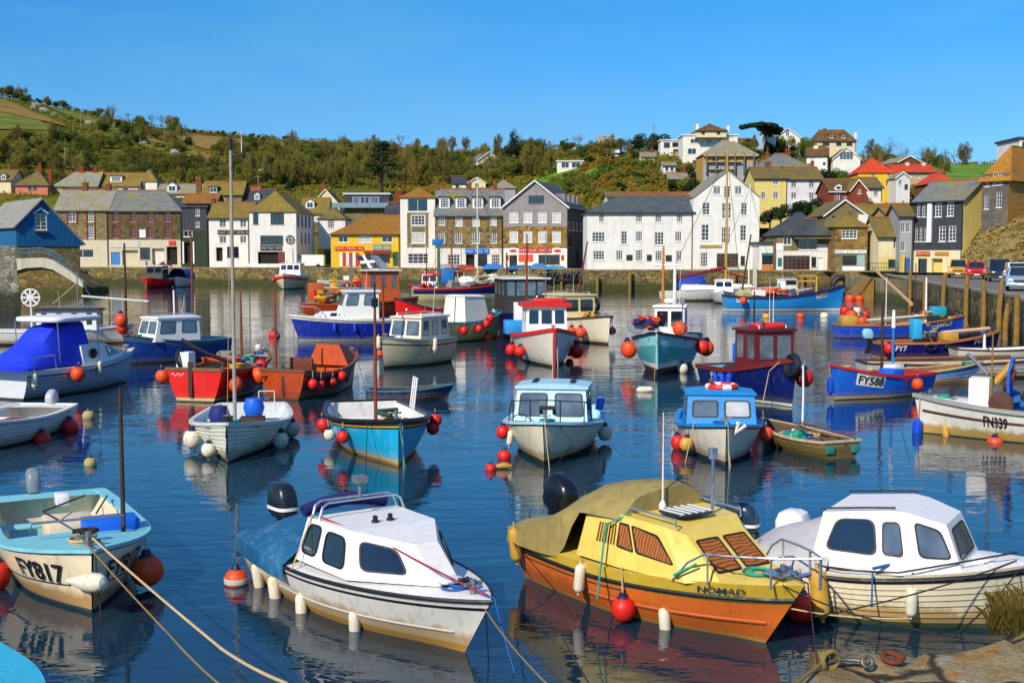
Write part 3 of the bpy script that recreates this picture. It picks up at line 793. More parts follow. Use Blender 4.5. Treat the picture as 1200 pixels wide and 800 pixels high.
        opening(root, Matrix.Translation((0, yb_ - .14, 0)), 0, dm[4], a + i_, b - i_, zb_ + .1, zt - .12)
    root['_'] = 0; del root['_']
    root_info[root.name] = (p0, ux, nb, wd_, h, rh, loc)
    return root
root_info = {}
WA, WB, WC = WST
BEIGL = wallm('pale_beige_render', '#cfc4a6')
# ------------------------------------------------------------------ waterfront, left to right
BLUEB = pm('blue_boarding', '#0f5f8c', .6, .15, 2, bump=.2, bs=8, dirt='#0a3a58')
def shed2():
    # near corner at px 19; long front to the left, gable to the right
    Y = 146.0; p = At(19, 286, Y); root = thing('boat_shed', 'blue boarded boat shed with gable window and slate roof on the left pier', 'shed', p, R(-40))
    Lf, D, h, rh = 16.0, 11.4, 2.35, 5.6     # local: x along the gable (to the right/back), y back-left along ridge
    g0 = math.radians(0)
    ang = R(38); gx = Vector((math.cos(ang), math.sin(ang), 0)); fy = Vector((-math.sin(ang), math.cos(ang), 0))
    root.rotation_euler = (0, 0, ang)
    q = At(94, 285, Y + 5.2); D = (Vector((q.x, q.y, 0)) - Vector((p.x, p.y, 0))).dot(gx)
    mb = MB(); mb.uvs = []
    hr_ = .4
    wallface(mb, Matrix.Identity(4), [(0, -.2), (D, -.2), (D, hr_), (D * .40, rh), (0, h)], [(D * .29, D * .47, 1.75, 3.75, .1)], [(1e9, 0)])
    ML = Matrix(((0, 1, 0, 0), (-1, 0, 0, Lf), (0, 0, 1, 0), (0, 0, 0, 1)))
    wallface(mb, ML, [(0, -.2), (Lf, -.2), (Lf, h), (0, h)], [], [(1e9, 0)])
    mb.uv = mb.uvs; mb.build('wall', BLUEB, root, sm=0)
    bt = MB()
    for i in range(1, int(D / .3)):
        x = i * .3; zt = h + (rh - h) * x / (D * .4) if x < D * .4 else rh + (hr_ - rh) * (x - D * .4) / (D * .6)
        for (a, b) in (((0, zt - .1),) if not D * .28 < x < D * .48 else ((0, 1.6), (3.9, zt - .1))):
            if b > a: bt.box((x, -.02, (a + b) / 2), (.05, .035, b - a))
    bt.build('boarding_strip', BLUEB, root, sm=0)
    rm = MB(); rm.uvs = []; o = .45
    s1 = (rh - h) / (D * .4)
    roofslab(rm, [(-o, -o, h - s1 * o + .1), (-o, Lf, h - s1 * o + .1), (D * .4, Lf, rh + .1), (D * .4, -o, rh + .1)])
    s2 = (hr_ - rh) / (D * .6)
    roofslab(rm, [(D + o, -o, hr_ + s2 * o + .1), (D + o, Lf, hr_ + s2 * o + .1), (D * .4, Lf, rh + .1), (D * .4, -o, rh + .1)])
    rm.uv = rm.uvs; rr = rm.build('roof', roofm('shed_slate', '#918e84', '#8a8470', .25), root, sm=0)
    opening(root, Matrix.Identity(4), 0, 's', D * .29, D * .47, 1.75, 3.75)
    hd = MB(); xa, xb, xm = D * .25, D * .51, D * .38
    hd.prism([(xa, -.15, 3.75), (xm, -.15, 4.5), (xb, -.15, 3.75), (xb - .15, -.15, 3.72), (xm, -.15, 4.25), (xa + .15, -.15, 3.72)], (0, .3, 0)); hd.build('window_hood', FASC, root, sm=0)
    bx = MB(); bx.box((xm, -.2, 1.5), (D * .2, .36, .28)); bx.build('window_box', DTRIM, root, sm=0)
    st = MB(); st.box((D / 2 - .05, Lf / 2 + .1, -2.9), (D - .2, Lf - .1, 5.4)); st.build('plinth', TAN, root, sm=0)
shed2()
WK['y'] = (pm('window_brick_trim', '#c2591f', .8, .2), PANE, 2, 4, .14)
house('warehouse', 'long brown stone warehouse with red window surrounds and pale ground floor', 66, 127.5, 311, 246, 223, 205, 9, 0, RUB, R_GREY, 'side', bands=[(281, BEIGL), (None, RUB)],
      wins=[(80, 89, 248, 260, 's'), (103, 110, 247, 260, 'S'), (103, 110, 265, 279, 'S'), (84, 110, 292, 302, 'g')], signs=[(78, 80, 246, 262, BRICK, 'brick_surround'), (89, 91, 246, 262, BRICK, 'brick_surround'), (101, 103, 245, 281, BRICK, 'brick_surround'), (110, 112, 245, 281, BRICK, 'brick_surround'), (113, 126, 247, 281, TAN, 'pilaster', .05)], chims=[(100, 214, 6), (127, 216, 6)], cat='warehouse')
house('warehouse', 'dark rubble warehouse with blue double door and red sign', 128, 213.5, 311, 246.5, 224, 205, 9, 0, RUBD, R_SLATE, 'side', hr=4, bands=[(281, BEIGL), (None, RUBD)],
      wins=[(a, a + 7, 247.5, 260, 'r') for a in (132, 153, 173, 193)] + [(a, a + 7, 265.5, 279, 'r') for a in (132, 153, 173, 193)] + [(130, 141, 295.5, 310.5, 'd', colm('#2f7fbf'), 'door'), (143, 162, 293, 310.5, 'o', colm('#c9bd9c'), 'garage_door'), (164, 176, 290, 304, 'd'), (178, 193, 291, 309, 'o', colm('#d8d3c4'), 'garage_door'), (195, 208, 289, 310, 'o')],
      signs=[(163.5, 171, 269, 278.5, colm('#d6dbe0'), 'sign'), (198, 206, 282, 287.5, colm('#d42a1c'), 'sign'), (128.5, 163, 282, 290, colm('#c9c0ac'), 'fascia', .1)] + [(a - 1.8, a, 246.5, 280.5, BRICK, 'brick_surround', .04) for a in (132, 153, 173, 193)] + [(a + 7, a + 8.8, 246.5, 280.5, BRICK, 'brick_surround', .04) for a in (132, 153, 173, 193)], cat='warehouse')
house('narrow_house', 'narrow black slate hung building with dark green ground storey', 214, 243, 309, 243, 238, 203, 9, 0, SLB, R_DK, 'flat', bands=[(271, wallm('dark_green_render', '#2f3a26', '#1a2016')), (None, SLB)], wins=[(229, 234, 244, 253, 's'), (229, 234, 259, 266, 's'), (215, 225.5, 270, 277.5, 'g'), (216, 226, 284, 308, 'o')], signs=[(213.8, 216, 283, 309, FASC, 'pilaster', .1), (226, 228, 283, 309, FASC, 'pilaster', .1)])
house('house', 'white house with mustard roof, pub sign band and sash windows beside the black building', 245.5, 292.5, 308, 255, 238, 200, 9, 0, WA, R_MUST, 'side', wins=[(257, 265, 256.5, 266.5, 's'), (281, 289, 256.5, 266.5, 's'), (257, 265.5, 276, 285, 's'), (281, 289, 276, 285, 's'), (253, 261, 290, 306, 'o'), (266, 280, 289, 302, 'd')], signs=[(255, 291.5, 269.5, 274.5, DTRIM, 'sign', .15, colm('#c9c2a8'), 16)], chims=[(250, 233, 5)])
PUB = house('pub', 'large white pub with mustard hipped roof and ship wheel emblem', 293, 347.5, 309.5, 247.5, 227, 197, 18, 0, WA, R_MUST, 'hip', hl=.72, hr=.72, wins=[(296.5, 303, 250, 263, 'd'), (317, 333, 250, 263, 'D'), (305, 332, 276, 287, 'D'), (302, 334, 295, 309, 'o')], winsR=[(.08, .17, .72, .95, 'd'), (.28, .37, .72, .95, 'd'), (.48, .57, .72, .95, 'd'), (.68, .77, .72, .95, 'd'), (.25, .33, .4, .6, 'd'), (.45, .53, .4, .6, 'd'), (.65, .73, .4, .6, 'd')], signs=[(305, 330.5, 288, 293.5, DTRIM, 'sign', .14, colm('#cfc8b0'), 14), (326, 333.5, 296, 308, colm('#7a2a1c'), 'door_panel', .1)], cat='pub')
p0, ux, nb, wd_, h_, rh_, lc = root_info[PUB.name]
mb = MB(); wx, wz = lc(340, 280.6); Mx = Matrix.Rotation(math.pi / 2, 4, 'X')
mb.torus((wx, -.2, wz), .62, .07, Mx); 
for k in range(8):
    a = k * math.pi / 4; mb.tube([(wx, -.2, wz), (wx + .85 * math.cos(a), -.2, wz + .85 * math.sin(a))], .035, 6)
mb.build('wheel_emblem', DTRIM, PUB)
house('house', 'small white house with mossy hipped roof behind the white van', 373, 405, 312, 256, 244, 214, 8, 0, WA, R_MOSS, 'hip', wins=[(384, 392, 257, 267.5, 'S')], bands=[(291, YEL), (None, WA)], signs=[(380, 389, 293, 309, colm('#1f4a50'), 'door')])
house('cafe', 'bright yellow harbour cafe with orange tiled hipped roof and red signs', 388, 468.5, 313.5, 274, 253, 196, 11, 0, YEL, R_ORG, 'side', hl=6, wins=[(396.5, 408, 275.5, 284, 'g'), (420, 435, 275.5, 284.5, 'l'), (447.5, 460, 275.5, 284, 'g'), (430, 457, 298, 308, 'D'), (460.5, 467, 295, 312, 'd', colm('#0f5a3c'), 'door')],
      signs=[(392, 426, 288.7, 293.2, colm('#c9271a'), 'sign', .15, colm('#e8d8a8'), 12), (427, 458, 293.5, 296.8, colm('#8a1f22'), 'awning', .9), (437, 458, 286.3, 293.2, colm('#7d8a6c'), 'sign', .12, colm('#d8d8c0'), 8)] + [(a, a + 3.6, 296, 312, colm('#c8201c' if i % 2 else '#e2dccc'), 'shutter', .08) for i, a in enumerate((398, 401.8, 405.6, 409.4, 413.2, 417))], cat='cafe')
house('tall_house', 'narrow white three storey house with orange gable and balcony window', 469.5, 510, 312, 231, 221, 193, 9, 0, WA, R_ORG, 'hip', hl=.9, hr=.9, wins=[(477.5, 501.5, 232.5, 248, 'g'), (482, 498, 252.5, 264, 'f'), (481, 498, 273, 285, 'L'), (478, 502, 297, 309, 'f')], signs=[(477, 502, 249.5, 251.5, TAN, 'stone_panel', .03), (477, 481.5, 251.5, 290, TAN, 'stone_panel', .03), (498.5, 502, 251.5, 290, TAN, 'stone_panel', .03), (482, 498, 265.5, 272, TAN, 'stone_panel', .03), (482, 498, 286, 290, TAN, 'stone_panel', .03)])
house('stone_building', 'brown stone harbour building with four white dormers and blue shop sign', 510.5, 589, 313, 252, 222, 192, 10, 0, RUB, R_SLATE, 'side', hl=0, bands=[(291, WB), (None, RUB)],
      wins=[(514, 521.5, 253, 264, 'S'), (533.5, 542, 253, 265, 'L'), (553.5, 562, 253, 265, 'l'), (574.5, 582, 253, 264, 'l'), (514, 521.5, 273, 285, 'S'), (533, 541.5, 273, 285, 'S'), (553, 562, 273, 285, 'S'), (575, 582, 273, 285, 'S'), (524.5, 539, 298, 310, 'f'), (546, 556, 298, 312, 'o'), (560, 571, 298, 312, 'd'), (576, 586, 298, 310, 'f')],
      signs=[(545, 573, 291.3, 297, colm('#1b5fb8'), 'sign', .2, colm('#d9e4f0'), 12)], dorm=[(a, a + 12.5, 231, 244, 'S', FASC, R_DK, 'flat') for a in (514, 533.5, 553.5, 574)], chims=[(512, 214, 5), (550, 215, 5), (580, 215, 5)], cat='building')
GB = house('post_office', 'grey slate hung gabled building over ochre stone with red shop sign', 590, 664.5, 314, 242.5, 212, 186, 17, 14, SLH, R_SLATE2, 'front', bands=[(291, WA), (265.5, OCH), (None, SLH)],
      wins=[(619.5, 637.5, 229.5, 239, 'd')] + [(a, a + 10, 249, 261, 'l') for a in (597, 613.5, 630.5, 647)] + [(a, a + 10, 271, 284, 'l') for a in (597, 613.5, 630.5, 647)] + [(597, 606, 299, 313, 'd'), (631, 656, 298.5, 310, 'D')],
      signs=[(608, 646.5, 290.6, 295.8, colm('#b8201c'), 'sign', .15, colm('#e6dcc4'), 16), (608, 624.5, 298, 306.5, colm('#d9481a'), 'sign', .1), (592.5, 596, 299, 305, colm('#b8281c'), 'poster', .06), (657.5, 661, 299, 305, colm('#b8281c'), 'poster', .06)], winsR=[(.06, .16, .62, .76, 'b'), (.24, .34, .62, .76, 'b'), (.42, .52, .62, .76, 'b'), (.62, .72, .62, .76, 'b'), (.82, .92, .62, .76, 'b'), (.1, .2, .35, .5, 'd'), (.45, .55, .05, .3, 'o'), (.8, .9, .05, .3, 'o')], wright=SLB, cat='shop', oh=.4)  # right wall takes the black slate: its shade is put into the colour
p0, ux, nb, wd_, h_, rh_, lc = root_info[GB.name]
for xpx in (601.5, 653.5):
    cx_, cz_ = lc(xpx, 294); mb = MB(); mb.lathe([(0, 0), (.9, 0), (.9, .06), (0, .06)], 20, Matrix.Translation((cx_, -.02, cz_)) @ Matrix.Rotation(math.pi / 2, 4, 'X') @ Matrix.Diagonal((1, .55, 1, 1)))
    s_ = mb.build('oval_sign', FASC, GB, sm=0)
    mb = MB(); mb.lathe([(0, 0), (.6, 0), (.6, .03), (0, .03)], 20, Matrix.Translation((cx_, -.09, cz_)) @ Matrix.Rotation(math.pi / 2, 4, 'X') @ Matrix.Diagonal((1, .4, 1, 1))); mb.build('red_oval', colm('#b8281c'), s_, sm=0)
for k in range(4):
    mb = MB(); yy = 3.0 + k * 3.6; mb.box((wd_ - 1.6, yy, h_ + 1.2), (1.6, 1.5, 1.7)); d_ = mb.build('dormer', SLH, GB, sm=0)
    mb = MB(); mb.box((wd_ - .77, yy, h_ + 1.2), (.06, 1.1, 1.2)); mb.build('pane', PANEL, d_, sm=0)
house('inn', 'long white three storey quayside inn with blue slate roof', 688, 811.5, 318, 248.5, 230.5, 161, 9.5, 0, WA, R_SLATE2, 'side', hl=4.5,
      wins=[(702, 708, 250.5, 260.5, 'S'), (745, 753, 250.5, 260.5, 'S'), (768, 775.5, 250.5, 260.5, 'S'), (793, 800, 250.5, 260.5, 'S'), (694, 709, 272, 283.5, 'f'), (728, 735, 271, 286, 's'), (745, 753, 271, 283, 'S'), (767, 778, 272, 287, 'S'), (791, 799, 271.5, 283, 'S'), (695, 708.5, 294, 304.5, 'f'), (722, 730, 293.5, 305, 'S'), (745, 753, 293, 306, 'S'), (768, 776, 294, 306, 'S'), (790.5, 799, 294, 306, 'S')],
      signs=[(734, 741, 298.5, 305, DTRIM, 'sign', .08), (758, 763.5, 298.5, 305.5, DTRIM, 'sign', .08), (780, 787, 299, 306, DTRIM, 'sign', .08)], cat='inn')
house('gabled_inn', 'tall white gabled four storey quayside building with brown lattice shop window', 811.8, 889, 318, 231, 199.5, 160.8, 15, 0, WA, R_GREY, 'front', apex=853,
      wins=[(836, 844.5, 218, 228, 's'), (848.5, 856, 218, 232, 's'), (861, 869.5, 218, 228, 's'), (823, 832, 237.5, 252, 's'), (846, 857, 238, 256, 'S'), (868.5, 875.5, 238, 252, 's'), (822, 831, 263, 282, 's'), (845.5, 856, 266, 285, 'f'), (867.5, 874.5, 264, 282, 's'), (821, 829.5, 296, 312.5, 'S'), (840, 865, 297, 313, 'B'), (868, 873, 300, 311, 'd')],
      signs=[(820, 846, 286.8, 290.3, colm('#b99a5a'), 'sign', .1, colm('#5a4424'), 10)], cat='building', oh=.15, trim=False)
# restaurants right of the gable
house('restaurant', 'slate roofed restaurant with orange brown lattice window and white ground floor', 909.5, 977, 318, 275, 250, 154, 9, 0, OCH, R_DK, 'hip', hl=.8, hr=1.0, bands=[(294, WA), (None, TAN)],
      wins=[(918, 927.5, 277.5, 287, 'g'), (936.5, 957.5, 278, 293, 'g'), (918, 949, 299.5, 316, 'B'), (951, 956.5, 301, 313, 'd'), (958, 964, 302, 316.5, 'b', FASC, 'door')], signs=[(909.6, 918, 285, 294, FASC, 'parapet', .06), (958, 977, 286, 294, FASC, 'parapet', .06), (911.5, 916, 302, 312, colm('#2c6a6a'), 'poster', .05)], cat='restaurant')
house('porch_wing', 'small slate hipped bay over the french window of the restaurant', 931, 976, 277, 274, 258, 152.6, 3.2, 0, TAN, R_DK, 'hip', wins=(), cat='bay', zdrop=.3, trim=False)
house('shop', 'small white shop with teal sign and orange stall riser beside the white gable', 889.5, 909.3, 319, 286, 283, 156, 6, 0, WA, R_DK, 'flat', wins=[(893, 909, 300, 310, 'd')], signs=[(892.5, 909.2, 296.5, 300, colm('#1f6a70'), 'sign', .15), (892.5, 909.2, 310.5, 319, colm('#d0741a'), 'stall_riser', .06)], cat='shop')
house('shop', 'narrow tan stone shop with mustard gable and white fascia', 978, 1016, 319, 265, 253, 150.5, 9, 0, OCH, R_MUST, 'hip', bands=[(292, TAN), (None, OCH)], wins=[(986.5, 1004.5, 269, 279.5, 'f'), (987.5, 1003.5, 300, 311, 'd')], signs=[(978.5, 1015, 293, 297, FASC, 'sign', .15, colm('#3a3a3a'), 14), (1004.5, 1013, 298.5, 311.5, colm('#8fb0ac'), 'door'), (987, 1013, 312, 317.5, FASC, 'stall_riser', .06)], cat='shop')
house('house', 'tan stone house with mossy gable behind the narrow shop', 966, 1014, 285, 252, 234.5, 166, 10, 0, TAN, R_MOSS, 'front', wins=[(975, 984, 253, 262, 'd'), (996, 1004, 262, 270, 'g')], signs=[(1005.5, 1016, 251.5, 264, FASC, 'bay_panel', .3)])
house('house', 'mustard roofed cottage between shops and the lane', 1012, 1058, 290, 252, 240, 178, 8, 0, TAN, R_MUST, 'side', wins=[(1025, 1032, 258, 264, 'g'), (1044, 1050, 256, 263, 's')], chims=[(1020, 236, 5)])
house('cottage', 'cream cottage with mossy roof at the lane by the slipway', 1029, 1054, 322, 277, 256, 148, 7, 0, CREAM, R_MOSS, 'side', bands=[(301, PALEY), (None, CREAM)], wins=[(1047, 1052, 279, 291, 's'), (1041, 1050, 304, 314, 'd')])
house('cottage', 'tall pale grey cottage squeezed beside the black slate house', 1053.5, 1069, 323, 253, 240, 146, 7, 4, GREYR, R_MOSS, 'side', wins=[(1056, 1060, 262, 272, 's'), (1062, 1066, 262, 272, 's'), (1056, 1060, 284, 294, 's'), (1057, 1065, 305, 318, 'd')], signs=[(1056, 1059, 299, 321, colm('#d4b41c'), 'banner', .3), (1061, 1064.5, 302, 321, colm('#2a58b0'), 'banner', .3)])
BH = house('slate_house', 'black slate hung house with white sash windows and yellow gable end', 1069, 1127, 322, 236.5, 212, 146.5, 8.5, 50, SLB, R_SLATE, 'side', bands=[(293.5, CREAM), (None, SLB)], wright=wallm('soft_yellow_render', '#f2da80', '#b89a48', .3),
      wins=[(1075, 1078.5, 239, 254, 's'), (1081, 1085, 239, 254, 's'), (1096, 1103.5, 238, 254, 's'), (1110, 1117.5, 237, 253, 's'), (1073, 1076.5, 266, 283, 's'), (1078, 1081.5, 266, 283, 's'), (1083.5, 1087, 266, 283, 's'), (1100.5, 1108, 265, 283, 's'), (1112, 1120, 264.5, 282.5, 's'), (1076, 1086, 303, 321, 'd'), (1092, 1104, 303, 321, 'o', colm('#d8c06a'))], signs=[(1088, 1092, 239, 284, FASC, 'downpipe_box', .25), (1074, 1090, 294.5, 299.5, colm('#b84a1a'), 'sign', .15, colm('#e8d08a'), 8), (1096, 1112, 295, 299, colm('#c07a2a'), 'sign', .12)], oh=.25)
SLO = roofm('lichen_hung_slate', '#8a6a34', '#a87c2c', .7, .3, .25)
house('hill_house', 'large dark slate hung house with rusty brown roof above the cliff', 1150, 1181, 256, 204, 174, 140, 16, 48, roofm('warm_hung_slate', '#5a5654', '#7a6a48', .3, .3, .25), roofm('rust_tile_roof', '#94602a', '#a8761c', .55), 'hip', hl=2.4, hr=1, wins=[(1155, 1159.5, 206, 218.5, 's'), (1163.5, 1168, 203.5, 217, 's'), (1169.5, 1174.5, 202.5, 216.5, 's'), (1154, 1158.5, 228, 245, 's'), (1168, 1173.5, 225, 243, 's')], wright=SLO, oh=.5)
house('house', 'white house with a black hood at the top right corner of the photo', 1194, 1222, 186, 163, 157, 175, 8, 0, WA, R_DK, 'flat', wins=[(1198, 1204, 166, 174, 'd')])
# ------------------------------------------------------------------ second row and the hillside, left to right
G2 = None
house('cottage', 'cream cottage with white dormer at the left edge above the blue shed', -20, 14, 226, 211, 200, None, 8, 0, CREAM, R_MOSS, 'side', dorm=[(1, 7, 205, 211, 'g', CREAM, R_MOSS)])
house('cottage', 'salmon pink cottage with mossy hipped roof on the left hillside', 18, 57, 228, 216.5, 201, None, 8, 0, PINK, R_MOSS, 'hip', wins=[(33, 37, 218, 223, 'd'), (39, 43, 218, 223, 'd')], chims=[(47, 192, 4, BRICK), (59, 200, 4, BRICK)])
house('cottage', 'beige cottage with long grey slate roof and red hip tiles', 62, 114, 228, 218, 202, None, 8, 0, BEIGE, R_GREY, 'side', hl=4, wins=[(74, 80, 220, 224, 'd'), (98, 104, 220, 224, 'd')], chims=[(96, 197, 5, BRICK), (112, 196, 4, BRICK)])
house('cottage', 'white cottage with mustard roof and flat white dormer', 114.5, 163, 229, 218, 203, None, 8, 0, WA, R_MUST, 'side', dorm=[(127, 141, 206, 213, 'f', FASC, R_DK, 'flat')], wins=[(120, 126, 221, 225, 'd'), (144, 150, 221, 225, 'd')])
house('cottage', 'small white house with mustard pyramid roof and white chimney', 160, 184, 229, 212, 199, None, 7, 0, WA, R_MUST, 'hip', wins=[(165, 171, 214, 223, 's')], chims=[(157.5, 207, 4, WA), (178, 200, 4, BRICK)])
house('cottage', 'low slate roofed cottage with one white gabled dormer', 184, 236, 232, 227, 216, None, 8, 0, WB, R_GREY, 'side', dorm=[(195, 206, 217, 224.5, 'g', FASC, R_GREY)], chims=[(232, 209, 6)])
house('cottage', 'tan stone cottage with mustard roof and dark dormer behind the tall mast', 237, 284, 246, 228, 213, None, 8, 0, TAN, R_MUST, 'side', wins=[(257, 264, 232, 241, 'p'), (240, 246, 234, 240, 'd')], dorm=[(244, 255, 219, 226, 'g', DTRIM, R_DK, 'flat')], chims=[(233, 210, 6), (268, 210, 6)])
house('shed', 'rusty orange roofed outhouse behind the black building', 214, 252, 250, 238, 228, 214, 7, 0, BRK2, R_ORG, 'side', cat='outhouse')
house('cottage', 'blue slate cottage with white dormer left of the pub roof', 288, 320, 248, 238, 222, None, 8, 0, WB, R_DK, 'side', dorm=[(297, 303.5, 227, 234, 's', FASC, R_DK)], chims=[(307, 225, 4, BRICK), (300, 219, 12, RIDGE)])
house('cottage', 'mustard roofed cottage with white dormer behind the pub', 352, 383, 262, 250, 232.5, None, 9, 0, WB, R_MUST, 'side', dorm=[(357, 367, 236, 244, 'g', FASC, R_MOSS)], wins=[(355, 360, 252, 259, 's')])
house('cottage', 'cream gable end house with red chimney behind the harbour roofs', 365, 398, 255, 240, 222, None, 9, 0, CREAM, R_MOSS, 'front', chims=[(379, 215, 4, BRICK)])
house('modern_house', 'modern flat roofed dark house with wide white framed glazing on a stone base', 404, 456, 262, 228, 226, 226, 8, 0, colm('#3a4448'), colm('#c8ccd0'), 'flat', wins=[(413, 421, 230.5, 243, 'b', PANEB), (422, 433, 230.5, 243, 'g'), (434, 444, 230.5, 243, 'b', PANEB)], bands=[(244, TAN), (None, colm('#2c3438'))], signs=[(390, 456, 238, 243.8, glassm('balcony_glass', '#7a8a90', .1, .2), 'balcony', 1.2)], cat='house')
house('house', 'slate roofed house with red chimneys right of the modern house', 452, 480, 262, 250, 238, 222, 8, 0, GREYR, R_DK, 'side', chims=[(465, 225, 4, BRICK), (469, 224, 4, BRICK)])
house('bungalow', 'white bungalow with dark slate roof and cream gable above the stone building', 530, 556, 222, 215, 207, None, 8, 0, WA, R_DK, 'side', wins=[(534, 538, 216, 220, 'd'), (546, 550, 216, 220, 'd')])
house('bungalow', 'cream gable ended bungalow wing above the stone building', 549, 569, 222, 214, 208, None, 8, 0, CREAM, R_DK, 'front', wins=[(557, 561, 215, 219, 'd')])
house('house', 'grey slate hipped roof house behind the post office', 576, 604, 228, 220, 212, 222, 8, 0, GREYR, R_GREY, 'hip')
house('house', 'cream two storey gable house alone among hillside trees', 560, 587, 203, 188, 178, None, 9, -20, CREAM, R_SLATE, 'front', wins=[(570, 577, 186, 190, 'd'), (562, 568, 193, 199, 'g'), (574, 580, 194, 199, 'g')])
house('bungalow', 'white flat roofed bungalow with wide windows on the green slope', 653, 683, 200, 189.5, 188, None, 6, 0, WA, colm('#d8d6d0'), 'flat', wins=[(658, 667, 190.5, 197, 'g'), (670, 680, 190.5, 197, 'g')])
# white villa at the skyline
house('villa', 'large white villa with red roofed upper storey on the skyline', 800, 864, 190, 159, 157, None, 8, 0, WA, colm('#dcd8cc'), 'flat', wins=[(809, 818, 163, 168, 'g'), (828, 834, 163, 168, 'g'), (841, 847, 163, 168, 'g'), (806, 816, 174, 181, 'g'), (832, 838, 173, 180, 'd')], cat='villa')
house('villa', 'upper cream storey of the skyline villa with red hipped roof', 816, 852, 160, 153, 146, 292, 7, 0, CREAM, R_BRN, 'hip', wins=[(822, 826, 154, 157.5, 'd'), (840, 844, 154, 157.5, 'd')], chims=[(817, 145, 3, WA), (853, 147, 3, WA)], cat='villa', zdrop=.2)
house('villa', 'low white flat roofed wing with dark windows left of the skyline villa', 774, 800, 183, 165, 163.5, None, 7, 0, WA, colm('#dcd8cc'), 'flat', wins=[(778, 785, 167, 173, 'd'), (788, 796, 167, 172, 'd'), (789, 799, 175, 181, 'o', colm('#9a8a60'))], cat='villa')
house('house', 'white gabled house beside the stone pine on the skyline', 908, 938, 176, 161, 150.5, None, 8, 0, WA, R_GREY, 'front', wins=[(921, 925, 153, 160, 's'), (913, 917, 163, 168, 'd'), (928, 932, 163, 168, 'd')])
house('house', 'flat roofed white annexe right behind the stone pine', 896, 909, 170, 155, 153.5, None, 6, 0, WA, colm('#b8b0a0'), 'flat', wins=[(900, 905, 157, 161, 'd')])
house('house', 'cream house with brown mansard roof highest above the harbour', 956, 1003, 178, 165, 153, None, 9, 0, CREAM, R_BRN, 'hip', hl=.4, hr=.4, wins=[(964, 972, 167, 171, 'd'), (980, 986, 167, 171, 'd'), (992, 999, 167, 171, 'd')], chims=[(966, 151, 3), (1002, 155, 3, WA)], dorm=[(973, 978, 157, 162, 'b', R_BRN, R_BRN, 'flat'), (987, 992, 157, 162, 'b', R_BRN, R_BRN, 'flat')])
house('house', 'white rendered house with tall white chimney below the mansard house', 945, 970, 197, 183, 174, 285, 9, 15, WA, R_BRN, 'side', chims=[(956, 171, 5, WA)], wins=[(964, 968, 190, 194, 'b')])
house('house', 'white house with glazed gable and brown roof below the mansard house', 976, 1008, 197, 186, 173, 283, 9, 5, WA, R_BRN, 'front', wins=[(984, 1000, 178, 187, 'f')])
house('house', 'scaffold wrapped house with grey hipped roof and yellow boards', 824, 888, 206, 181, 165, 245, 9, 0, TAN, R_GREY, 'hip', wins=[(834, 840, 184, 190, 'd'), (850, 856, 184, 190, 'd')], bands=[(190, GREYR), (None, pm('scaffold_board', '#b8923a', .8, .2))], signs=[(824, 888, 181, 183.5, pm('scaffold_plank', '#a89468', .8), 'scaffold_platform', .8), (826, 868, 189, 190.5, pm('scaffold_plank', '#a89468', .8), 'scaffold_platform', .8), (830, 860, 198, 199.2, pm('scaffold_plank', '#a89468', .8), 'scaffold_platform', .8)] + [(a, a + .7, 180, 204, METAL, 'scaffold_pole', .9) for a in (827, 838, 849, 860, 871, 882)], chims=[(857, 161, 5, WA)])
house('terrace_house', 'pale yellow terraced house with mossy roof above the restaurant', 884, 922, 250, 209, 197, 205, 9, 0, PALEY, R_MOSS, 'side', wins=[(906, 912, 210, 216.5, 's'), (906, 912, 225, 233, 's'), (892, 897, 225, 233, 's')], chims=[(900, 190, 6, BRK2)])
house('terrace_house', 'white terraced house with mossy roof beside the pale yellow one', 922.3, 963, 242, 210, 197, 205, 9, 0, WC, R_MOSS, 'side', wins=[(927, 933.5, 211, 220, 's'), (948, 954, 211, 220, 's'), (927, 933.5, 225.5, 233, 's'), (948, 954, 225.5, 233, 's')], signs=[(928, 952, 236, 238, FASC, 'porch', .6)])
house('house', 'grey roofed house with red chimney behind the pale terrace', 888, 950, 204, 196, 181, 226, 9, 0, GREYR, R_SLATE, 'side', hl=4, hr=4, chims=[(923, 177, 6, BRICK), (899, 180, 5)])
house('house', 'brick red house with gable and white dormer on the right hillside', 972, 1012, 246, 224, 211, 190, 8, 0, BRICK, R_BRN, 'side', wins=[(978, 984, 227, 236, 's'), (988, 994, 230, 238, 's'), (1002, 1008, 227, 236, 's')], dorm=[(979, 987, 217, 223, 'b', FASC, R_BRN)])
house('house', 'red painted gable wing with one window on the right hillside', 997, 1015, 240, 222, 211, 188, 6, 0, BRICK, R_MUST, 'front', wins=[(1005, 1009, 221, 227, 's')])
house('cottage', 'small white cottage with mossy roof beside the brick red house', 1015, 1033.5, 236, 220, 209, 191, 8, 0, WA, R_MOSS, 'side', wins=[(1024, 1029, 223, 230, 's')])
house('house', 'bright yellow house with orange red hipped roof on the right hillside', 1005, 1048, 226, 202, 186.5, 232, 10, 4, YEL, R_RED, 'hip', wins=[(1021, 1026, 203, 208, 's'), (1040, 1044, 203, 208, 's'), (1021, 1026, 212, 218, 's'), (1038, 1042, 213, 219, 's')], chims=[(1015, 188, 4, BRK2), (1031, 183, 4, BRK2)])
house('house', 'beige house with long orange roof joined right of the bright yellow house', 1049, 1097, 224, 202, 194, 234, 9, 0, BEIGE, R_RED, 'side', wins=[(1062, 1067, 204, 209, 's'), (1073, 1078, 204, 209, 's'), (1088, 1093, 204, 209, 's'), (1062, 1067, 213, 218, 's')], chims=[(1063, 191, 4, WA), (1082, 191, 4, WA)])
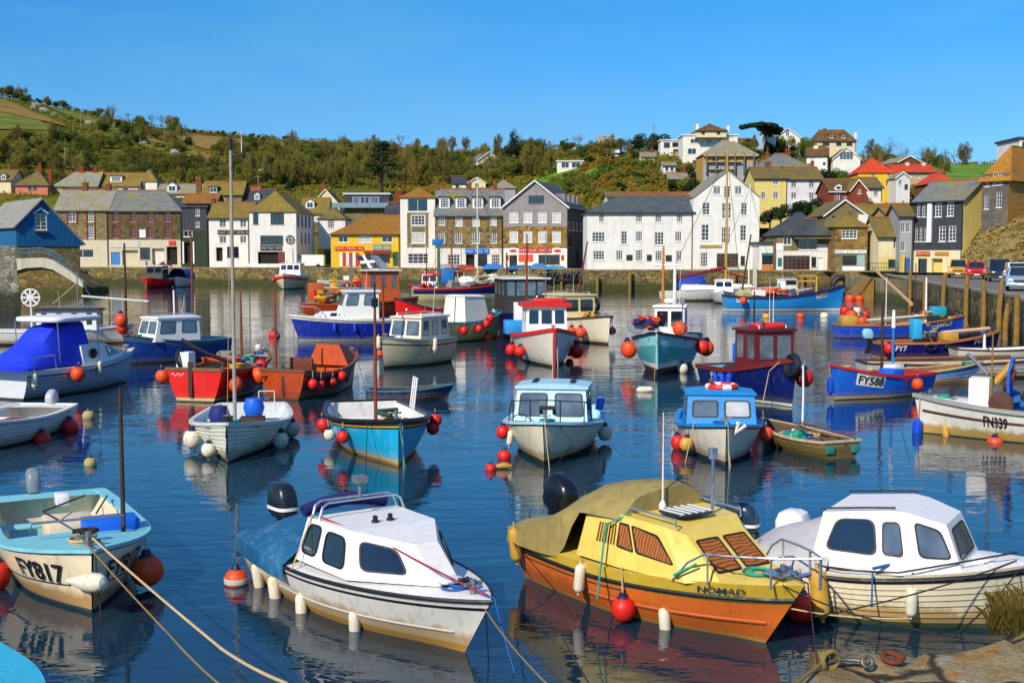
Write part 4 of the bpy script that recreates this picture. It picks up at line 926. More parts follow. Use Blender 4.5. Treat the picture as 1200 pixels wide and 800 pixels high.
house('porch_house', 'pale blue white lean-to house in front of the bright yellow house', 1050, 1066, 226, 208, 202, 226, 5, 0, WC, R_GREY, 'front', wins=[(1053, 1057, 211, 217, 's'), (1060, 1064, 216, 222, 'd')])
house('house', 'brown brick gable house behind the orange roofs', 1052, 1080, 198, 190, 183, 270, 9, -10, BRK2, R_GREY, 'front', wins=[(1062, 1066, 190, 194, 'd')])
house('house', 'house with red tiled hip and brick chimney left of the black slate house roof', 1092, 1120, 222, 214, 204, 190, 8, 0, BRK2, R_RED, 'hip', chims=[(1104, 202, 7, BRICK)])
house('shed', 'small white shed in the hillside gardens under the villa', 777, 792, 206, 194, 190.5, None, 5, 0, WB, R_GREY, 'side', wins=[(780, 783, 196, 200, 'd'), (786, 789, 196, 200, 'd')], cat='shed')
house('greenhouse', 'small white roofed greenhouse in the hillside gardens', 711, 725, 184, 179, 174.5, None, 5, 0, WC, colm('#d9dde0'), 'side', cat='greenhouse')
house('house', 'dark house with pale sloping roof on the skyline above the inn', 702, 722, 178, 168, 161, None, 8, 0, BRK2, colm('#b9b4a8'), 'side', chims=[(718, 158, 3)])
house('garage', 'small cream garage among terraces under the scaffolded house', 815, 826, 206, 197, 195, None, 5, 0, PALEY, R_MUST, 'flat', cat='garage')
house('shed', 'brick shed with blue grey slate roof left of the tall white gable', 820, 838, 224, 214, 206, None, 6, 0, BRICK, R_DK, 'side', cat='shed')
for q_ in ((836, 858, 226, 216, 208, WB, R_GREY, 'small white house with grey roof beside the brick shed', 4, [(842, 846, 218, 223, 's'), (850, 854, 218, 223, 's')]), (1034, 1052, 236, 226, 219, CREAM, R_BRN, 'small cream house with brown roof under the bright yellow house', 0, [(1038, 1042, 228, 233, 's'), (1045, 1049, 228, 233, 's')]), (1076, 1098, 236, 225, 216, WA, R_SLATE, 'small white house with slate roof behind the black slate house', -6, [(1081, 1085, 227, 233, 's'), (1090, 1094, 227, 233, 's')]), (866, 888, 178, 170, 163, WB, R_BRN, 'white bungalow with brown roof under the stone pine', 0, [(870, 875, 171, 175, 'g')]), (940, 956, 208, 200, 193, TAN, R_MOSS, 'stone cottage with mossy roof right of the grey roofed house', 0, [(945, 949, 201, 205, 's')]), (752, 768, 190, 184, 179, CREAM, R_GREY, 'cream hut among the gardens left of the villa', 0, [(756, 760, 185, 188, 'd')]), (1040, 1062, 262, 252, 243, BEIGE, R_MUST, 'beige cottage with mustard roof up the lane', 0, [(1044, 1048, 254, 259, 's'), (1054, 1058, 254, 259, 's')]), (784, 806, 218, 210, 203, TAN, R_GREY, 'low stone outbuilding in the terraced gardens', 0, [(790, 795, 211, 216, 'd')])):
    house('house', q_[7], q_[0], q_[1], q_[2], q_[3], q_[4], None if q_[2] < 260 else 170, 7, q_[8], q_[5], q_[6], 'side', wins=q_[9], chims=[(q_[1] - 4, q_[4] - 4, 3, BRICK)])
house('house', 'low white gable with long orange ridge tiles behind the inn roof', 712, 812, 240, 231, 226.5, 182, 8, 0, WB, R_MOSS, 'side', cat='house')
# ------------------------------------------------------------------ vegetation
F_OLIVE = foliage('olive_leaves', ['#434f1e', '#606c28', '#7d8032', '#90883a'], .42)
F_BUD = foliage('budding_twigs', ['#625a24', '#807434', '#988a40', '#86843a'], .42)
F_DARK = foliage('dark_evergreen_leaves', ['#10200e', '#1a3012', '#2a4418'], .12)
F_LIME = foliage('fresh_green_leaves', ['#4a681c', '#6a8428', '#8a9634', '#7a7028'], .42)
F_GORSE = foliage('gorse_leaves', ['#4a4a14', '#706a1c', '#94781e', '#7a5a1c'])
F_BLOSS = foliage('blossom', ['#8f8f6a', '#d9d4bc', '#e6e2d2', '#7a7a4a'], .3)
F_PINE = foliage('pine_needles', ['#142210', '#203616', '#30481c'], .1)
BARK = pm('bark', '#3a2f22', .95, .3, 3, bump=.4); TWIG = pm('bare_twigs', '#4a3f34', .95, .3, 3)
def rdir():
    while True:
        v = Vector((random.uniform(-1, 1), random.uniform(-1, 1), random.uniform(-1, 1)))
        if .1 < v.length < 1: return v.normalized()
def leaf(mb, p, nrm, s):
    a = nrm.orthogonal().normalized(); b = nrm.cross(a); t = random.uniform(0, 6.28)
    u = (a * math.cos(t) + b * math.sin(t)) * s; v = (b * math.cos(t) - a * math.sin(t)) * s * random.uniform(.45, .8)
    mb.add([p - u, p + v + nrm * s * .15, p + u, p - v + nrm * s * .15], [(0, 1, 2, 3)])
def crown(clumps, n, ls, jit=.5):
    mb = MB()
    tot = sum(r[1] ** 2 for r in clumps)
    for c, r, *sq in clumps:
        z = sq[0] if sq else .8
        for _ in range(int(n * r * r / tot)):
            d = rdir(); rr = r * random.uniform(.55, 1.08) ** .6
            p = Vector(c) + Vector((d.x * rr, d.y * rr, d.z * rr * z))
            leaf(mb, p, (d + rdir() * jit + Vector((0, 0, .25))).normalized(), ls * random.uniform(.6, 1.3))
    return mb
def trunk_mb(h, r, limbs=4, spread=2.0, top=None):
    mb = MB(); k = Vector((random.uniform(-.3, .3), random.uniform(-.3, .3), 0))
    mb.tube([(0, 0, -1.5), (k.x * .3, k.y * .3, h * .4), (k.x, k.y, h)], [r * 1.25, r, r * .55], 7)
    for i in range(limbs):
        a = 6.28 * i / limbs + random.uniform(-.5, .5); z0 = h * random.uniform(.5, .95)
        e = Vector((math.cos(a) * spread, math.sin(a) * spread, z0 + spread * random.uniform(.5, 1.1)))
        mb.tube([(k.x * z0 / h, k.y * z0 / h, z0), (e.x * .5, e.y * .5, lerp(z0, e.z, .4)), e], [r * .5, r * .35, r * .12], 5)
    return mb
PROTO = {}
def tree_proto(kind, name, label, cat, group, variants, make):
    PROTO[kind] = (name, label, cat, group, [make() for _ in range(variants)])
def place(kind, p, s=1.0, label=None, sz=1.0, cat=None, group=True):
    name, lb, ct, gr, vs_ = PROTO[kind]
    tm, tmat, cm, cmat = random.choice(vs_)
    o = thing(name, label or lb, cat or ct, (p.x, p.y, p.z - .1), random.uniform(0, 6.28), None if label else gr)
    o.scale = (s, s, s * sz)
    for nm, me in (('trunk', tm), ('crown', cm)):
        c = bpy.data.objects.new(nm, me); COL.objects.link(c); c.parent = o
    return o
def mk(trunk, tmat, cr, cmat):
    a = trunk.build('trunk', tmat, sm=40); b = cr.build('crown', cmat, sm=0, fix=False)
    r = (a.data, tmat, b.data, cmat); bpy.data.objects.remove(a); bpy.data.objects.remove(b); return r
def blob(nc, w, h, z0, r0, r1):
    cl = []
    for i in range(nc):
        d = rdir(); q = random.uniform(.35, 1)
        cl.append(((d.x * w * q, d.y * w * q, z0 + h * .5 + d.z * h * .5 * q), random.uniform(r0, r1)))
    return cl
tree_proto('oak', 'broadleaf_tree', 'bushy olive green tree in the wood covering the hillside', 'tree', 'olive green trees on the hillside', 4, lambda: mk(trunk_mb(2.6, .22), BARK, crown(blob(22, 2.9, 4.8, .5, .6, 1.4), 3400, .17, .8), F_OLIVE))
tree_proto('bud', 'budding_tree', 'brown budding tree with thin upright twigs in the hillside wood', 'tree', 'brown budding trees on the hillside', 4, lambda: mk(trunk_mb(4.2, .2, 7, 2.2), TWIG, crown([(c, r * .8, 1.9) for c, r in blob(26, 2.5, 5.8, .6, .5, 1.0)], 3200, .15, 1.3), F_BUD))
tree_proto('dark', 'evergreen_bush', 'dark evergreen bush on the hillside', 'bush', 'dark evergreen bushes on the hillside', 3, lambda: mk(trunk_mb(1.4, .16), BARK, crown(blob(9, 1.7, 2.6, .4, .7, 1.3), 1100, .2), F_DARK))
tree_proto('lime', 'green_bush', 'fresh green rounded bush on the hillside', 'bush', 'fresh green bushes on the hillside', 3, lambda: mk(trunk_mb(.9, .12), BARK, crown(blob(9, 1.9, 1.8, .1, .7, 1.2), 1000, .2), F_LIME))
tree_proto('gorse', 'gorse_bush', 'golden brown gorse bush on the steep hillside', 'bush', 'golden gorse bushes on the hillside', 3, lambda: mk(trunk_mb(.7, .1), BARK, crown(blob(8, 1.9, 1.4, .1, .6, 1.0), 900, .18), F_GORSE))
tree_proto('bloss', 'blossom_bush', 'white blossoming blackthorn bush along the field hedge', 'bush', 'white blossom bushes along the hedges', 3, lambda: mk(trunk_mb(1.0, .1), BARK, crown(blob(9, 2.0, 1.8, .3, .6, 1.1), 900, .17), F_BLOSS))
def conif():
    cl = [((random.uniform(-.4, .4), random.uniform(-.4, .4), z), lerp(2.5, .7, (z / 9.5)) * random.uniform(.8, 1.15)) for z in [1.5 + .55 * i for i in range(15)]]
    cl += [((math.cos(a) * 2.1, math.sin(a) * 2.1, random.uniform(2, 6)), random.uniform(.6, 1.2)) for a in [random.uniform(0, 6.28) for _ in range(10)]]
    return mk(trunk_mb(6, .3, 3, 1.2), BARK, crown(cl, 2600, .22), F_DARK)
tree_proto('conifer', 'conifer_tree', 'dark dense conifer standing above the hillside wood', 'tree', 'dark conifers on the hillside', 2, conif)
def scots():
    cl = []
    for k in range(7):
        z = 4.0 + k * .9; w = lerp(3.6, 1.0, k / 6)
        for i in range(7): a = random.uniform(0, 6.28); q = random.uniform(.3, 1); cl.append(((math.cos(a) * w * q, math.sin(a) * w * q, z + random.uniform(-.2, .2)), random.uniform(.7, 1.2), .4))
    return mk(trunk_mb(9, .28, 8, 2.4), BARK, crown(cl, 2600, .2), F_PINE)
tree_proto('scots', 'pine_tree', 'dark layered pine rising behind the modern flat roofed house', 'tree', None, 1, scots)
def stonep():
    cl = [((random.uniform(-4.6, 4.6), random.uniform(-3, 3), 0), 1.0, .55) for _ in range(34)]
    cl = [((x, y, 6.6 + 1.3 * (1 - (x / 5) ** 2) + x * .12), r, s) for (x, y, _), r, s in cl]
    t = MB(); t.tube([(-2.4, 0, -1.5), (-2.0, 0, 3), (-1.2, 0, 6), (.4, 0, 8.6)], [.4, .34, .3, .2], 8)
    for e in ((-4, .5, 8.4), (3.4, -.8, 8.6), (1.2, 1.6, 9)): t.tube([(-1.4, 0, 5.5), (lerp(-1.4, e[0], .6), e[1] * .5, 7.4), e], [.2, .15, .06], 6)
    return mk(t, BARK, crown(cl, 5200, .3), F_PINE)
tree_proto('stonepine', 'pine_tree', 'umbrella shaped stone pine leaning on the skyline', 'tree', None, 1, stonep)
def bare():
    t = MB()
    def br(p, d, L, r, n):
        q = p + d * L; t.tube([p, p.lerp(q, .5) + rdir() * L * .06, q], [r, r * .8, r * .55], 4 if n < 3 else 6, cap=False)
        if n == 0: return
        for _ in range(3 if n > 1 else 4): br(p.lerp(q, random.uniform(.6, 1)), (d + rdir() * .75 + Vector((0, 0, .2))).normalized(), L * random.uniform(.55, .8), r * .5, n - 1)
    br(Vector((0, 0, -1)), Vector((0, 0, 1)), 3.4, .2, 4)
    return mk(t, TWIG, crown(blob(12, 2.4, 3.6, 3.0, .5, 1.0), 260, .12, 1.5), F_BUD)
tree_proto('bare', 'bare_tree', 'leafless grey brown tree with open branches on the skyline', 'tree', 'bare trees along the skyline', 3, bare)
def inpoly(x, y, P):
    c = False
    for i in range(len(P)):
        (a, b), (d, e) = P[i], P[i - 1]
        if (b > y) != (e > y) and x < (d - a) * (y - b) / (e - b) + a: c = not c
    return c
def scatter(poly, dx, dy, kinds, smin=.8, smax=1.25, jit=.45, zone=None):
    xs = [p[0] for p in poly]; ys = [p[1] for p in poly]; y = min(ys); r = 0
    while y <= max(ys):
        x = min(xs) + (r % 2) * dx / 2
        while x <= max(xs):
            a, b = x + random.uniform(-jit, jit) * dx, y + random.uniform(-jit, jit) * dy
            if inpoly(a, b, poly):
                p = hit(a, b)
                if p: place(random.choice(kinds), p, random.uniform(smin, smax))
            x += dx
        y += dy; r += 1
# left hillside under the fields
scatter([(-10, 158), (70, 158), (140, 174), (250, 200), (345, 208), (345, 226), (-10, 214)], 12.5, 8.5, ['oak', 'oak', 'oak', 'bud', 'dark', 'lime'], .6, 1.0)
scatter([(118, 140), (205, 152), (235, 182), (200, 182), (160, 168), (120, 158)], 12, 10, ['oak', 'dark', 'oak', 'bud'], .65, 1.0)
for i in range(16): p = hit_clamp(lerp(28, 215, (i + random.random() * .6) / 16), lerp(121, 186, (i + random.random()) / 16)); place(random.choice(['bloss', 'bloss', 'oak', 'lime']), p, random.uniform(.7, 1.1))
for i in range(12): p = hit_clamp(lerp(140, 335, (i + random.random() * .6) / 12), lerp(180, 208, (i + random.random() * .5) / 12)); place(random.choice(['bloss', 'bloss', 'dark', 'oak']), p, random.uniform(.6, 1.0))
for i in range(20): p = hit_clamp(lerp(-10, 120, (i + random.random()) / 20), lerp(111, 136, (i + random.random() * .5) / 20)); place(random.choice(['dark', 'oak', 'lime']), p, random.uniform(.5, .9))
for i in range(16): p = hit_clamp(lerp(205, 345, (i + random.random()) / 16), lerp(154, 165, (i + random.random() * .5) / 16)); place(random.choice(['dark', 'dark', 'lime']), p, random.uniform(.35, .6))
for a, b in ((3, 108), (12, 106), (24, 110), (132, 138), (150, 143), (165, 148), (178, 150), (190, 152)): place(random.choice(['oak', 'bare', 'oak']), hit_clamp(a, b), random.uniform(.6, .95))
# the wood in the middle
scatter([(255, 182), (330, 172), (420, 178), (560, 184), (640, 184), (650, 206), (600, 214), (560, 220), (470, 224), (345, 222), (285, 214)], 12.5, 7.6, ['bud', 'bud', 'bud', 'oak', 'oak', 'bud', 'lime'], .62, 1.1)
for i in range(22): p = hit_clamp(lerp(280, 640, (i + random.random()) / 22), lerp(172, 184, random.random())); place(random.choice(['oak', 'bare', 'bud', 'dark', 'bud']), p, random.uniform(.45, .85))
place('scots', hit_clamp(447, 232), 1.45); place('conifer', hit_clamp(601, 199), 1.15, label='tall dark conifer behind the cream house on the wooded ridge'); place('conifer', hit_clamp(508, 202), .75, label='short dark conifer in the middle of the brown wood')
place('conifer', hit_clamp(318, 216), .8, label='dark ivy covered conifer left of the pub roof')
# the ridge from 640 to 780, and the gardens of the right hillside
for i in range(26): p = hit_clamp(lerp(612, 770, (i + random.random()) / 26), lerp(176, 190, random.random())); place(random.choice(['oak', 'dark', 'bud', 'bare', 'lime', 'oak']), p, random.uniform(.5, .9))
for a, b in ((771, 172), (762, 172), (744, 174), (812, 166)): place('dark', hit_clamp(a, b), 1.5)
scatter([(690, 192), (760, 186), (800, 192), (836, 204), (820, 222), (812, 236), (690, 236), (665, 214)], 12, 8, ['lime', 'gorse', 'gorse', 'dark', 'lime', 'lime', 'gorse'], .6, 1.1)
scatter([(640, 204), (690, 200), (690, 230), (664, 226)], 14, 9, ['oak', 'lime', 'gorse'], .6, .95)
place('stonepine', hit_clamp(892, 184), 1.0)
for i in range(14): p = hit_clamp(lerp(868, 958, (i + random.random()) / 14), lerp(176, 188, random.random())); place(random.choice(['dark', 'lime', 'dark', 'oak']), p, random.uniform(.7, 1.1))
for i in range(16): p = hit_clamp(lerp(1008, 1130, (i + random.random()) / 16), lerp(190, 204, random.random())); place(random.choice(['oak', 'bud', 'dark', 'bare']), p, random.uniform(.7, 1.1))
for a, b in ((1046, 186), (1060, 187), (1078, 190), (1092, 192), (1106, 193)): place('bare', hit_clamp(a, b), random.uniform(.8, 1.2))
for a, b, s in ((968, 214, 1.0), (985, 212, 1.2), (992, 216, 1.0), (1042, 240, 1), (1052, 246, 1.1), (1060, 238, .9), (1072, 236, 1), (1082, 232, .9), (1094, 230, 1), (1078, 246, 1), (1064, 252, .9)): place(random.choice(['dark', 'lime', 'oak']), hit_clamp(a, b), s)
for a, b, s in ((902, 262, .8), (915, 258, .8), (928, 257, .9), (940, 256, .9), (950, 255, 1), (960, 252, .9), (934, 262, .7)): place(random.choice(['dark', 'lime', 'dark']), At(a, b, 186), s)
# low cover all over the slopes: one object
mb = MB()
FP = [[(-40, 127), (36, 138), (70, 154), (-40, 156)], [(-40, 112), (16, 122), (84, 152), (-40, 126)], [(44, 120), (120, 142), (262, 192), (205, 184)], [(190, 156), (330, 168), (420, 176), (240, 176)], [(640, 199), (690, 190), (700, 201), (640, 208)], [(1085, 194), (1260, 193), (1260, 214), (1085, 212)]]
cnt = 0
while cnt < 42000:
    u = random.uniform(-40, 1240); ys, yr = interp(u, YS), interp(u, YR)
    Y = lerp(ys - 8, yr + 8, random.random() ** .8); x = (u - 600) / F * Y; z = terr(x, Y)
    cnt += 1
    q = proj(Vector((x, Y, z)))
    if any(inpoly(q[0], q[1], P) for P in FP): continue
    d = noise.noise(Vector((x * .05, Y * .05, 20)))
    if d < -.25: continue
    leaf(mb, Vector((x, Y, z + random.uniform(.05, .7 + d))), (Vector((0, -.2, 1)) + rdir() * .8).normalized(), random.uniform(.25, .6))
sf = mb.build('hillside_scrub', foliage('scrub_leaves', ['#3a4212', '#566018', '#7a6c1e', '#8a6a20', '#6a7a1e']), sm=0, fix=False)
tag(sf, 'low rough scrub and grass covering the hillsides', None, None, 'stuff')
# rocky bank behind the parked cars
base = [(49.6, 133.5), (52, 130), (54.5, 124), (57, 118), (59, 108), (60.5, 98), (62, 84)]
topl = [(51.6, 139, 3.3), (54.8, 140, 7.4), (57.5, 139.5, 8.8), (60, 138, 9.5), (64, 132, 10.6), (68, 116, 11.5), (72, 96, 12)]
rows = []; nn_ = 36
for j in range(15):
    t = j / 12; row = []
    for i in range(nn_ + 1):
        f = i / nn_ * (len(base) - 1); k = min(int(f), len(base) - 2); q = f - k
        b = Vector((*base[k], RZ - .3)).lerp(Vector((*base[k + 1], RZ - .3)), q); tp = Vector(topl[k]).lerp(Vector(topl[k + 1]), q)
        p = b.lerp(tp, min(t, 1)); p.z = lerp(b.z, tp.z, min(1, t) ** .8)
        if t > 1: p += (tp - b) * (t - 1) * 2.2; p.z = tp.z + (t - 1) * 2
        nz = noise.noise(p * .35) * 1.1 + noise.noise(p * 1.1) * .45 + noise.noise(p * 3) * .18
        if 0 < j: p += Vector((-.3, -.8, .4)) * nz * .5 * min(1, i / 5)
        row.append(p)
    rows.append(row)
mb = MB(); mb.loft(rows, False)
ck = N('bank_earth'); co = ck.coord()
c = ck.ramp(ck.noise(co, .5, 9, .7, .6), [(.28, hx('#2e2a12')), (.42, hx('#6a5a2a')), (.55, hx('#a08a58')), (.7, hx('#77643a'))])
c = ck.mix(ck.ramp(ck.noise(co, .22, 7, .7), [(.5, 0.0), (.62, .8)]), c, hx('#4a5216'))
c = ck.mix(.6, c, ck.ramp(ck.noise(co, 4, 6, .7), [(.3, .5), (.7, 1.4)]), 'MULTIPLY')
ck.color(c); ck.set(.95, 0, .1); ck.bump(ck.noise(co, 1.5, 8, .7), .9, .5)
struct(mb, 'rocky_bank', ck.m, sm=70)
mb = MB()
for _ in range(3800):
    r_, i = random.choice(rows[2:13]), random.randrange(nn_)
    p = r_[i].lerp(r_[i + 1], random.random()); 
    if noise.noise(p * .4 + Vector((5, 0, 0))) < -.05: continue
    p = p + rdir() * .3
    leaf(mb, p + Vector((0, -.1, .1)), (Vector((-.2, -.6, .6)) + rdir() * .7).normalized(), random.uniform(.1, .3))
tag(mb.build('bank_growth', foliage('bank_leaves', ['#4a4a18', '#7a6c2c', '#a89050', '#5a6a1c']), sm=0, fix=False), 'dry grass and weeds on the rocky bank behind the cars', None, None, 'stuff')
# grass tuft at the near right corner
mb = MB()
for _ in range(1500):
    b = W(random.uniform(1160, 1260), random.uniform(705, 745), NZ - .05); L = random.uniform(.06, .26); d = Vector((random.uniform(-.6, .3), random.uniform(-.4, .4), 1)).normalized()
    s_ = Vector((random.uniform(-1, 1), random.uniform(-1, 1), 0)).normalized() * .008
    e_ = b + d * L + Vector((0, 0, -.1 * L)) + Vector((d.x, d.y, 0)) * L * .5
    mb.add([b - s_, b + s_, (b + d * L * .6) + s_ * .6, e_, (b + d * L * .6) - s_ * .6], [(0, 1, 2, 3, 4)])
o_ = mb.build('grass_tuft', foliage('dry_grass', ['#5a5218', '#8a7430', '#a8905a', '#56601c'], .4), sm=0, fix=False); tag(o_, 'dry grass growing on the near quay edge at the right', None, None, 'stuff')
# ------------------------------------------------------------------ boats: builder
ORD = ['only', 'first', 'second', 'third', 'fourth', 'fifth', 'sixth', 'seventh', 'eighth', 'ninth', 'tenth', 'eleventh', 'twelfth']
def fender_mesh(kind, r, m, neckm, ln=.12):
    # returns list of (name, mb, mat); origin is the top end of the lanyard eye
    parts = []
    b = MB()
    if kind == 'ball':
        n = 14; prof = [(r * math.sin(math.pi * i / n), -r - r * math.cos(math.pi * i / n) * 1.06) for i in range(n)] + [(r * .34, r * .02), (r * .26, r * .14)]
        b.lathe(prof, 18); parts.append(('ball', b, m))
        k = MB(); k.lathe([(r * .62, -r * .28), (r * .45, -r * .02), (r * .3, r * .1), (r * .27, r * .34), (r * .16, r * .36)], 14)
        parts.append(('neck', k, neckm)); top = r * .36
    else:
        L = r * 4.6
        prof = [(r * .22, -L - r * .8), (r * .25, -L - r * .45), (r * .55, -L - r * .25), (r * .9, -L + r * .15), (r, -L + r * .5), (r, -r * .7), (r * .9, -r * .3), (r * .55, 0), (r * .25, r * .15), (r * .22, r * .45)]
        b.lathe(prof, 16); parts.append(('tube_fender', b, m)); top = r * .45
    k = MB(); k.tube([(0, 0, top - .03), (0, 0, top + ln)], .012, 5); parts.append(('lanyard', k, ROPE))
    return parts
FCOL = {'red': RED, 'orange': ORANGE, 'white': FWHITE, 'yellow': FYEL, 'blue': FBLUE, 'black': BLACK}
class Boat:
    def __init__(s, name, label, short, px, py, head, L, B, anchor='bow', zs=.6, zm=.5, zb=.9, d=.3, wt=.8, tm=.42, pb=2.2, rake=.3, k0=.3, k1=.75, cat='boat', group=None):
        s.L, s.B, s.zs, s.zm, s.zb, s.d, s.wt, s.tm, s.pb, s.rake, s.k0, s.k1 = L, B, zs, zm, zb, d, wt, tm, pb, rake, k0, k1
        s.h = R(head); u = Vector((math.cos(s.h), math.sin(s.h), 0)); p = W(px, py) if not isinstance(px, Vector) else px
        s.c = p - u * L / 2 if anchor == 'bow' else p + u * L / 2 if anchor == 'stern' else p
        s.root = thing(name, label, cat, s.c, s.h, group); s.short = short; s.fl = []
        s.M = Matrix.Translation(s.c) @ Matrix.Rotation(s.h, 4, 'Z'); s.MI = s.M.inverted()
    def sheer(s, t):
        return s.zm + (s.zs - s.zm) * ((.35 - t) / .35) ** 2 if t < .35 else s.zm + (s.zb - s.zm) * ((t - .35) / .65) ** 1.8
    def beam(s, t):
        if t < s.tm: return s.wt + (1 - s.wt) * math.sin(math.pi / 2 * t / s.tm) ** .85
        return max(.012, 1 - ((t - s.tm) / (1 - s.tm)) ** s.pb)
    def keel(s, t): return -s.d * (1 - .55 * sstep(.7, 1, t))
    def hp(s, t, z, side, out=0.0):
        zk = s.keel(t); zg = s.sheer(t); v = max(0, min(1.05, (z - zk) / (zg - zk)))
        k = lerp(s.k0, s.k1, sstep(.45, 1, t)); y = s.B / 2 * s.beam(t) * (v ** k if v > 0 else 0)
        x = -s.L / 2 + s.L * t + s.rake * (z / s.zb) * sstep(.55, 1, t) - .06 * (1 - t) ** 6 * z
        return Vector((x, side * (y + out), z))
    def nrm(s, t, z, side):
        a = s.hp(min(1, t + .01), z, side) - s.hp(max(0, t - .01), z, side); b = s.hp(t, z + .01, side) - s.hp(t, z - .01, side)
        n = a.cross(b).normalized(); return n if n.y * side > 0 else -n
    def gp(s, t, side, out=0.0, dz=0.0):
        p = s.hp(t, s.sheer(t), side); y = max(0.0, abs(p.y) + out); return Vector((p.x, side * y, p.z + dz))
    def add(s, mb, name, mat, sm=35, parent=None): return mb.build(name, mat, parent or s.root, sm)
    def hull(s, mats, bands, nt=30, clinker=0, tmat=None, step=.014):
        # bands: (spec, material index) upwards from the keel; spec = height z in metres or ('f', fraction of freeboard)
        ts = [(i / nt) for i in range(nt + 1)]; ts = [t ** .92 for t in ts]
        def zat(sp, t): return sp[1] * s.sheer(t) if isinstance(sp, tuple) else sp
        rows = [(lambda t: s.keel(t), 0, 0)]; rows.append((lambda t: s.keel(t) * .5, 0, bands[0][1])); rows.append((lambda t: 0.0, 0, bands[0][1]))
        prev = 0.0
        for sp, mi in bands:
            n = 1
            if isinstance(sp, tuple):
                n = clinker if clinker and sp[1] - (prev[1] if isinstance(prev, tuple) else 0) > .4 else 4 if sp[1] - (prev[1] if isinstance(prev, tuple) else 0) > .3 else 1
            for j in range(1, n + 1):
                def zf(t, a=prev, b=sp, q=j / n): return lerp(zat(a, t), zat(b, t), q)
                if clinker and n == clinker and j < n:
                    rows.append((lambda t, z_=zf: z_(t) - .011, 0.0, mi)); rows.append((zf, 0.0, len(mats))); rows.append((zf, step, mi))
                else: rows.append((zf, 0.0, mi))
            prev = sp
        if clinker: mats = list(mats) + [pm('dark_seam', '#3a352a', .8)]
        mb = MB(); nr = len(rows)
        for side in (1, -1):
            o = len(mb.v)
            for t in ts:
                for f, off, mi in rows:
                    mb.v.append(tuple(s.hp(t, f(t), side, off * min(1, (1 - t) * 12))))
            for i in range(nt):
                for j in range(nr - 1):
                    a, b = o + i * nr + j, o + (i + 1) * nr + j
                    mb.f.append((a, b, b + 1, a + 1)); mb.m.append(rows[j + 1][2])
        n1 = (nt + 1) * nr
        for j in range(nr - 1): mb.f.append((j, j + 1, n1 + j + 1, n1 + j)); mb.m.append(rows[j + 1][2] if tmat is None or rows[j + 1][2] == 0 else tmat)
        return s.add(mb, 'hull', mats, 32 if not clinker else 20)
    def strip(s, name, mat, out=.03, inn=.08, h=.05, t0=0.0, t1=1.0, n=32, dz=0.0, stern=True):
        mb = MB()
        for side in (1, -1):
            rings = []
            for i in range(n + 1):
                t = lerp(t0, t1, i / n); p = s.gp(t, side); y = abs(p.y)
                yo, yi = y + out, max(.004, y - inn); z = p.z + dz; x = p.x + (out if t > .995 else 0)
                rings.append([Vector((x, side * yo, z - h * .6)), Vector((x, side * yo, z + h * .4)), Vector((x, side * yi, z + h * .4)), Vector((x, side * yi, z - h * .6))])
            mb.loft(rings, True, True)
        if stern and t0 == 0:
            p = s.gp(0, 1); mb.box((p.x + .02, 0, p.z + dz - h * .1 + .003), (.1, abs(p.y) * 2 - .02, h))
        return s.add(mb, name, mat, 40)
    def rail(s, name, mat, f, r=.02, out=.0, t0=0.0, t1=1.0, n=28):
        for side in (1, -1):
            mb = MB()
            mb.tube([s.hp(lerp(t0, t1, i / n), s.sheer(lerp(t0, t1, i / n)) * f, side, out) for i in range(n + 1)], r, 6)
            o = s.add(mb, name, mat)
        return o
    def interior(s, mat, t0=.02, t1=.8, floor=.1, th=.06, fmat=None, n=20):
        mb = MB(); rings = []
        for i in range(n + 1):
            t = lerp(t0, t1, i / n); zg = s.sheer(t); ring = []
            for side, zs_ in ((1, (zg, lerp(floor, zg, .5), floor)), (-1, (floor, lerp(floor, zg, .5), zg))):
                for z in zs_:
                    p = s.hp(t, z, side); ring.append(Vector((p.x, side * max(.01, abs(p.y) - th), z)))
            rings.append(ring)
        o = len(mb.v); mb.loft(rings, False)
        if fmat:
            for i in range(len(mb.f)): mb.m[i] = 1 if i % 5 == 2 else 0
        for r in (rings[0], rings[-1]): mb.poly(r)
        return s.add(mb, 'cockpit', [mat, fmat] if fmat else mat, 30)
    def deck(s, mat, t0=.6, t1=1.0, crown=.05, inset=.0, dz=-.005, name='foredeck', n=16, bulk=None):
        mb = MB(); rings = []
        for i in range(n + 1):
            t = lerp(t0, t1, i / n); p = s.gp(t, 1); y = max(.005, abs(p.y) - inset)
            rings.append([Vector((p.x, y * a, p.z + dz + crown * (1 - a * a) * min(1, y * 2))) for a in (1, .75, .4, 0, -.4, -.75, -1)])
        mb.loft(rings, False)
        if bulk is not None:
            r = rings[0]; mb.poly([r[0]] + r[1:] + [Vector((r[-1].x, r[-1].y * .8, bulk)), Vector((r[0].x, r[0].y * .8, bulk))])
        return s.add(mb, name, mat, 40)
    def thwarts(s, mat, ts, z=.32, w=.24):
        for t in ts:
            p = s.hp(t, z, 1); mb = MB(); mb.rbox((p.x, 0, z), (w, abs(p.y) * 2 - .13, .04), .01, n=1); s.add(mb, 'thwart', mat)
    def text(s, txt, t, z, h, side, mat, plate=None, name='registration', bold=.012, slope=True, wf=1.0):
        cu = bpy.data.curves.new('t', 'FONT'); cu.body = txt; cu.size = 1; cu.align_x = 'CENTER'; cu.align_y = 'CENTER'; cu.offset = bold; cu.resolution_u = 3
        ob = bpy.data.objects.new('t', cu); COL.objects.link(ob)
        me = bpy.data.meshes.new_from_object(ob.evaluated_get(bpy.context.evaluated_depsgraph_get())); bpy.data.objects.remove(ob)
        xs = [v.co.x for v in me.vertices]; ys = [v.co.y for v in me.vertices]; k = h / (max(ys) - min(ys)); cy = (max(ys) + min(ys)) / 2
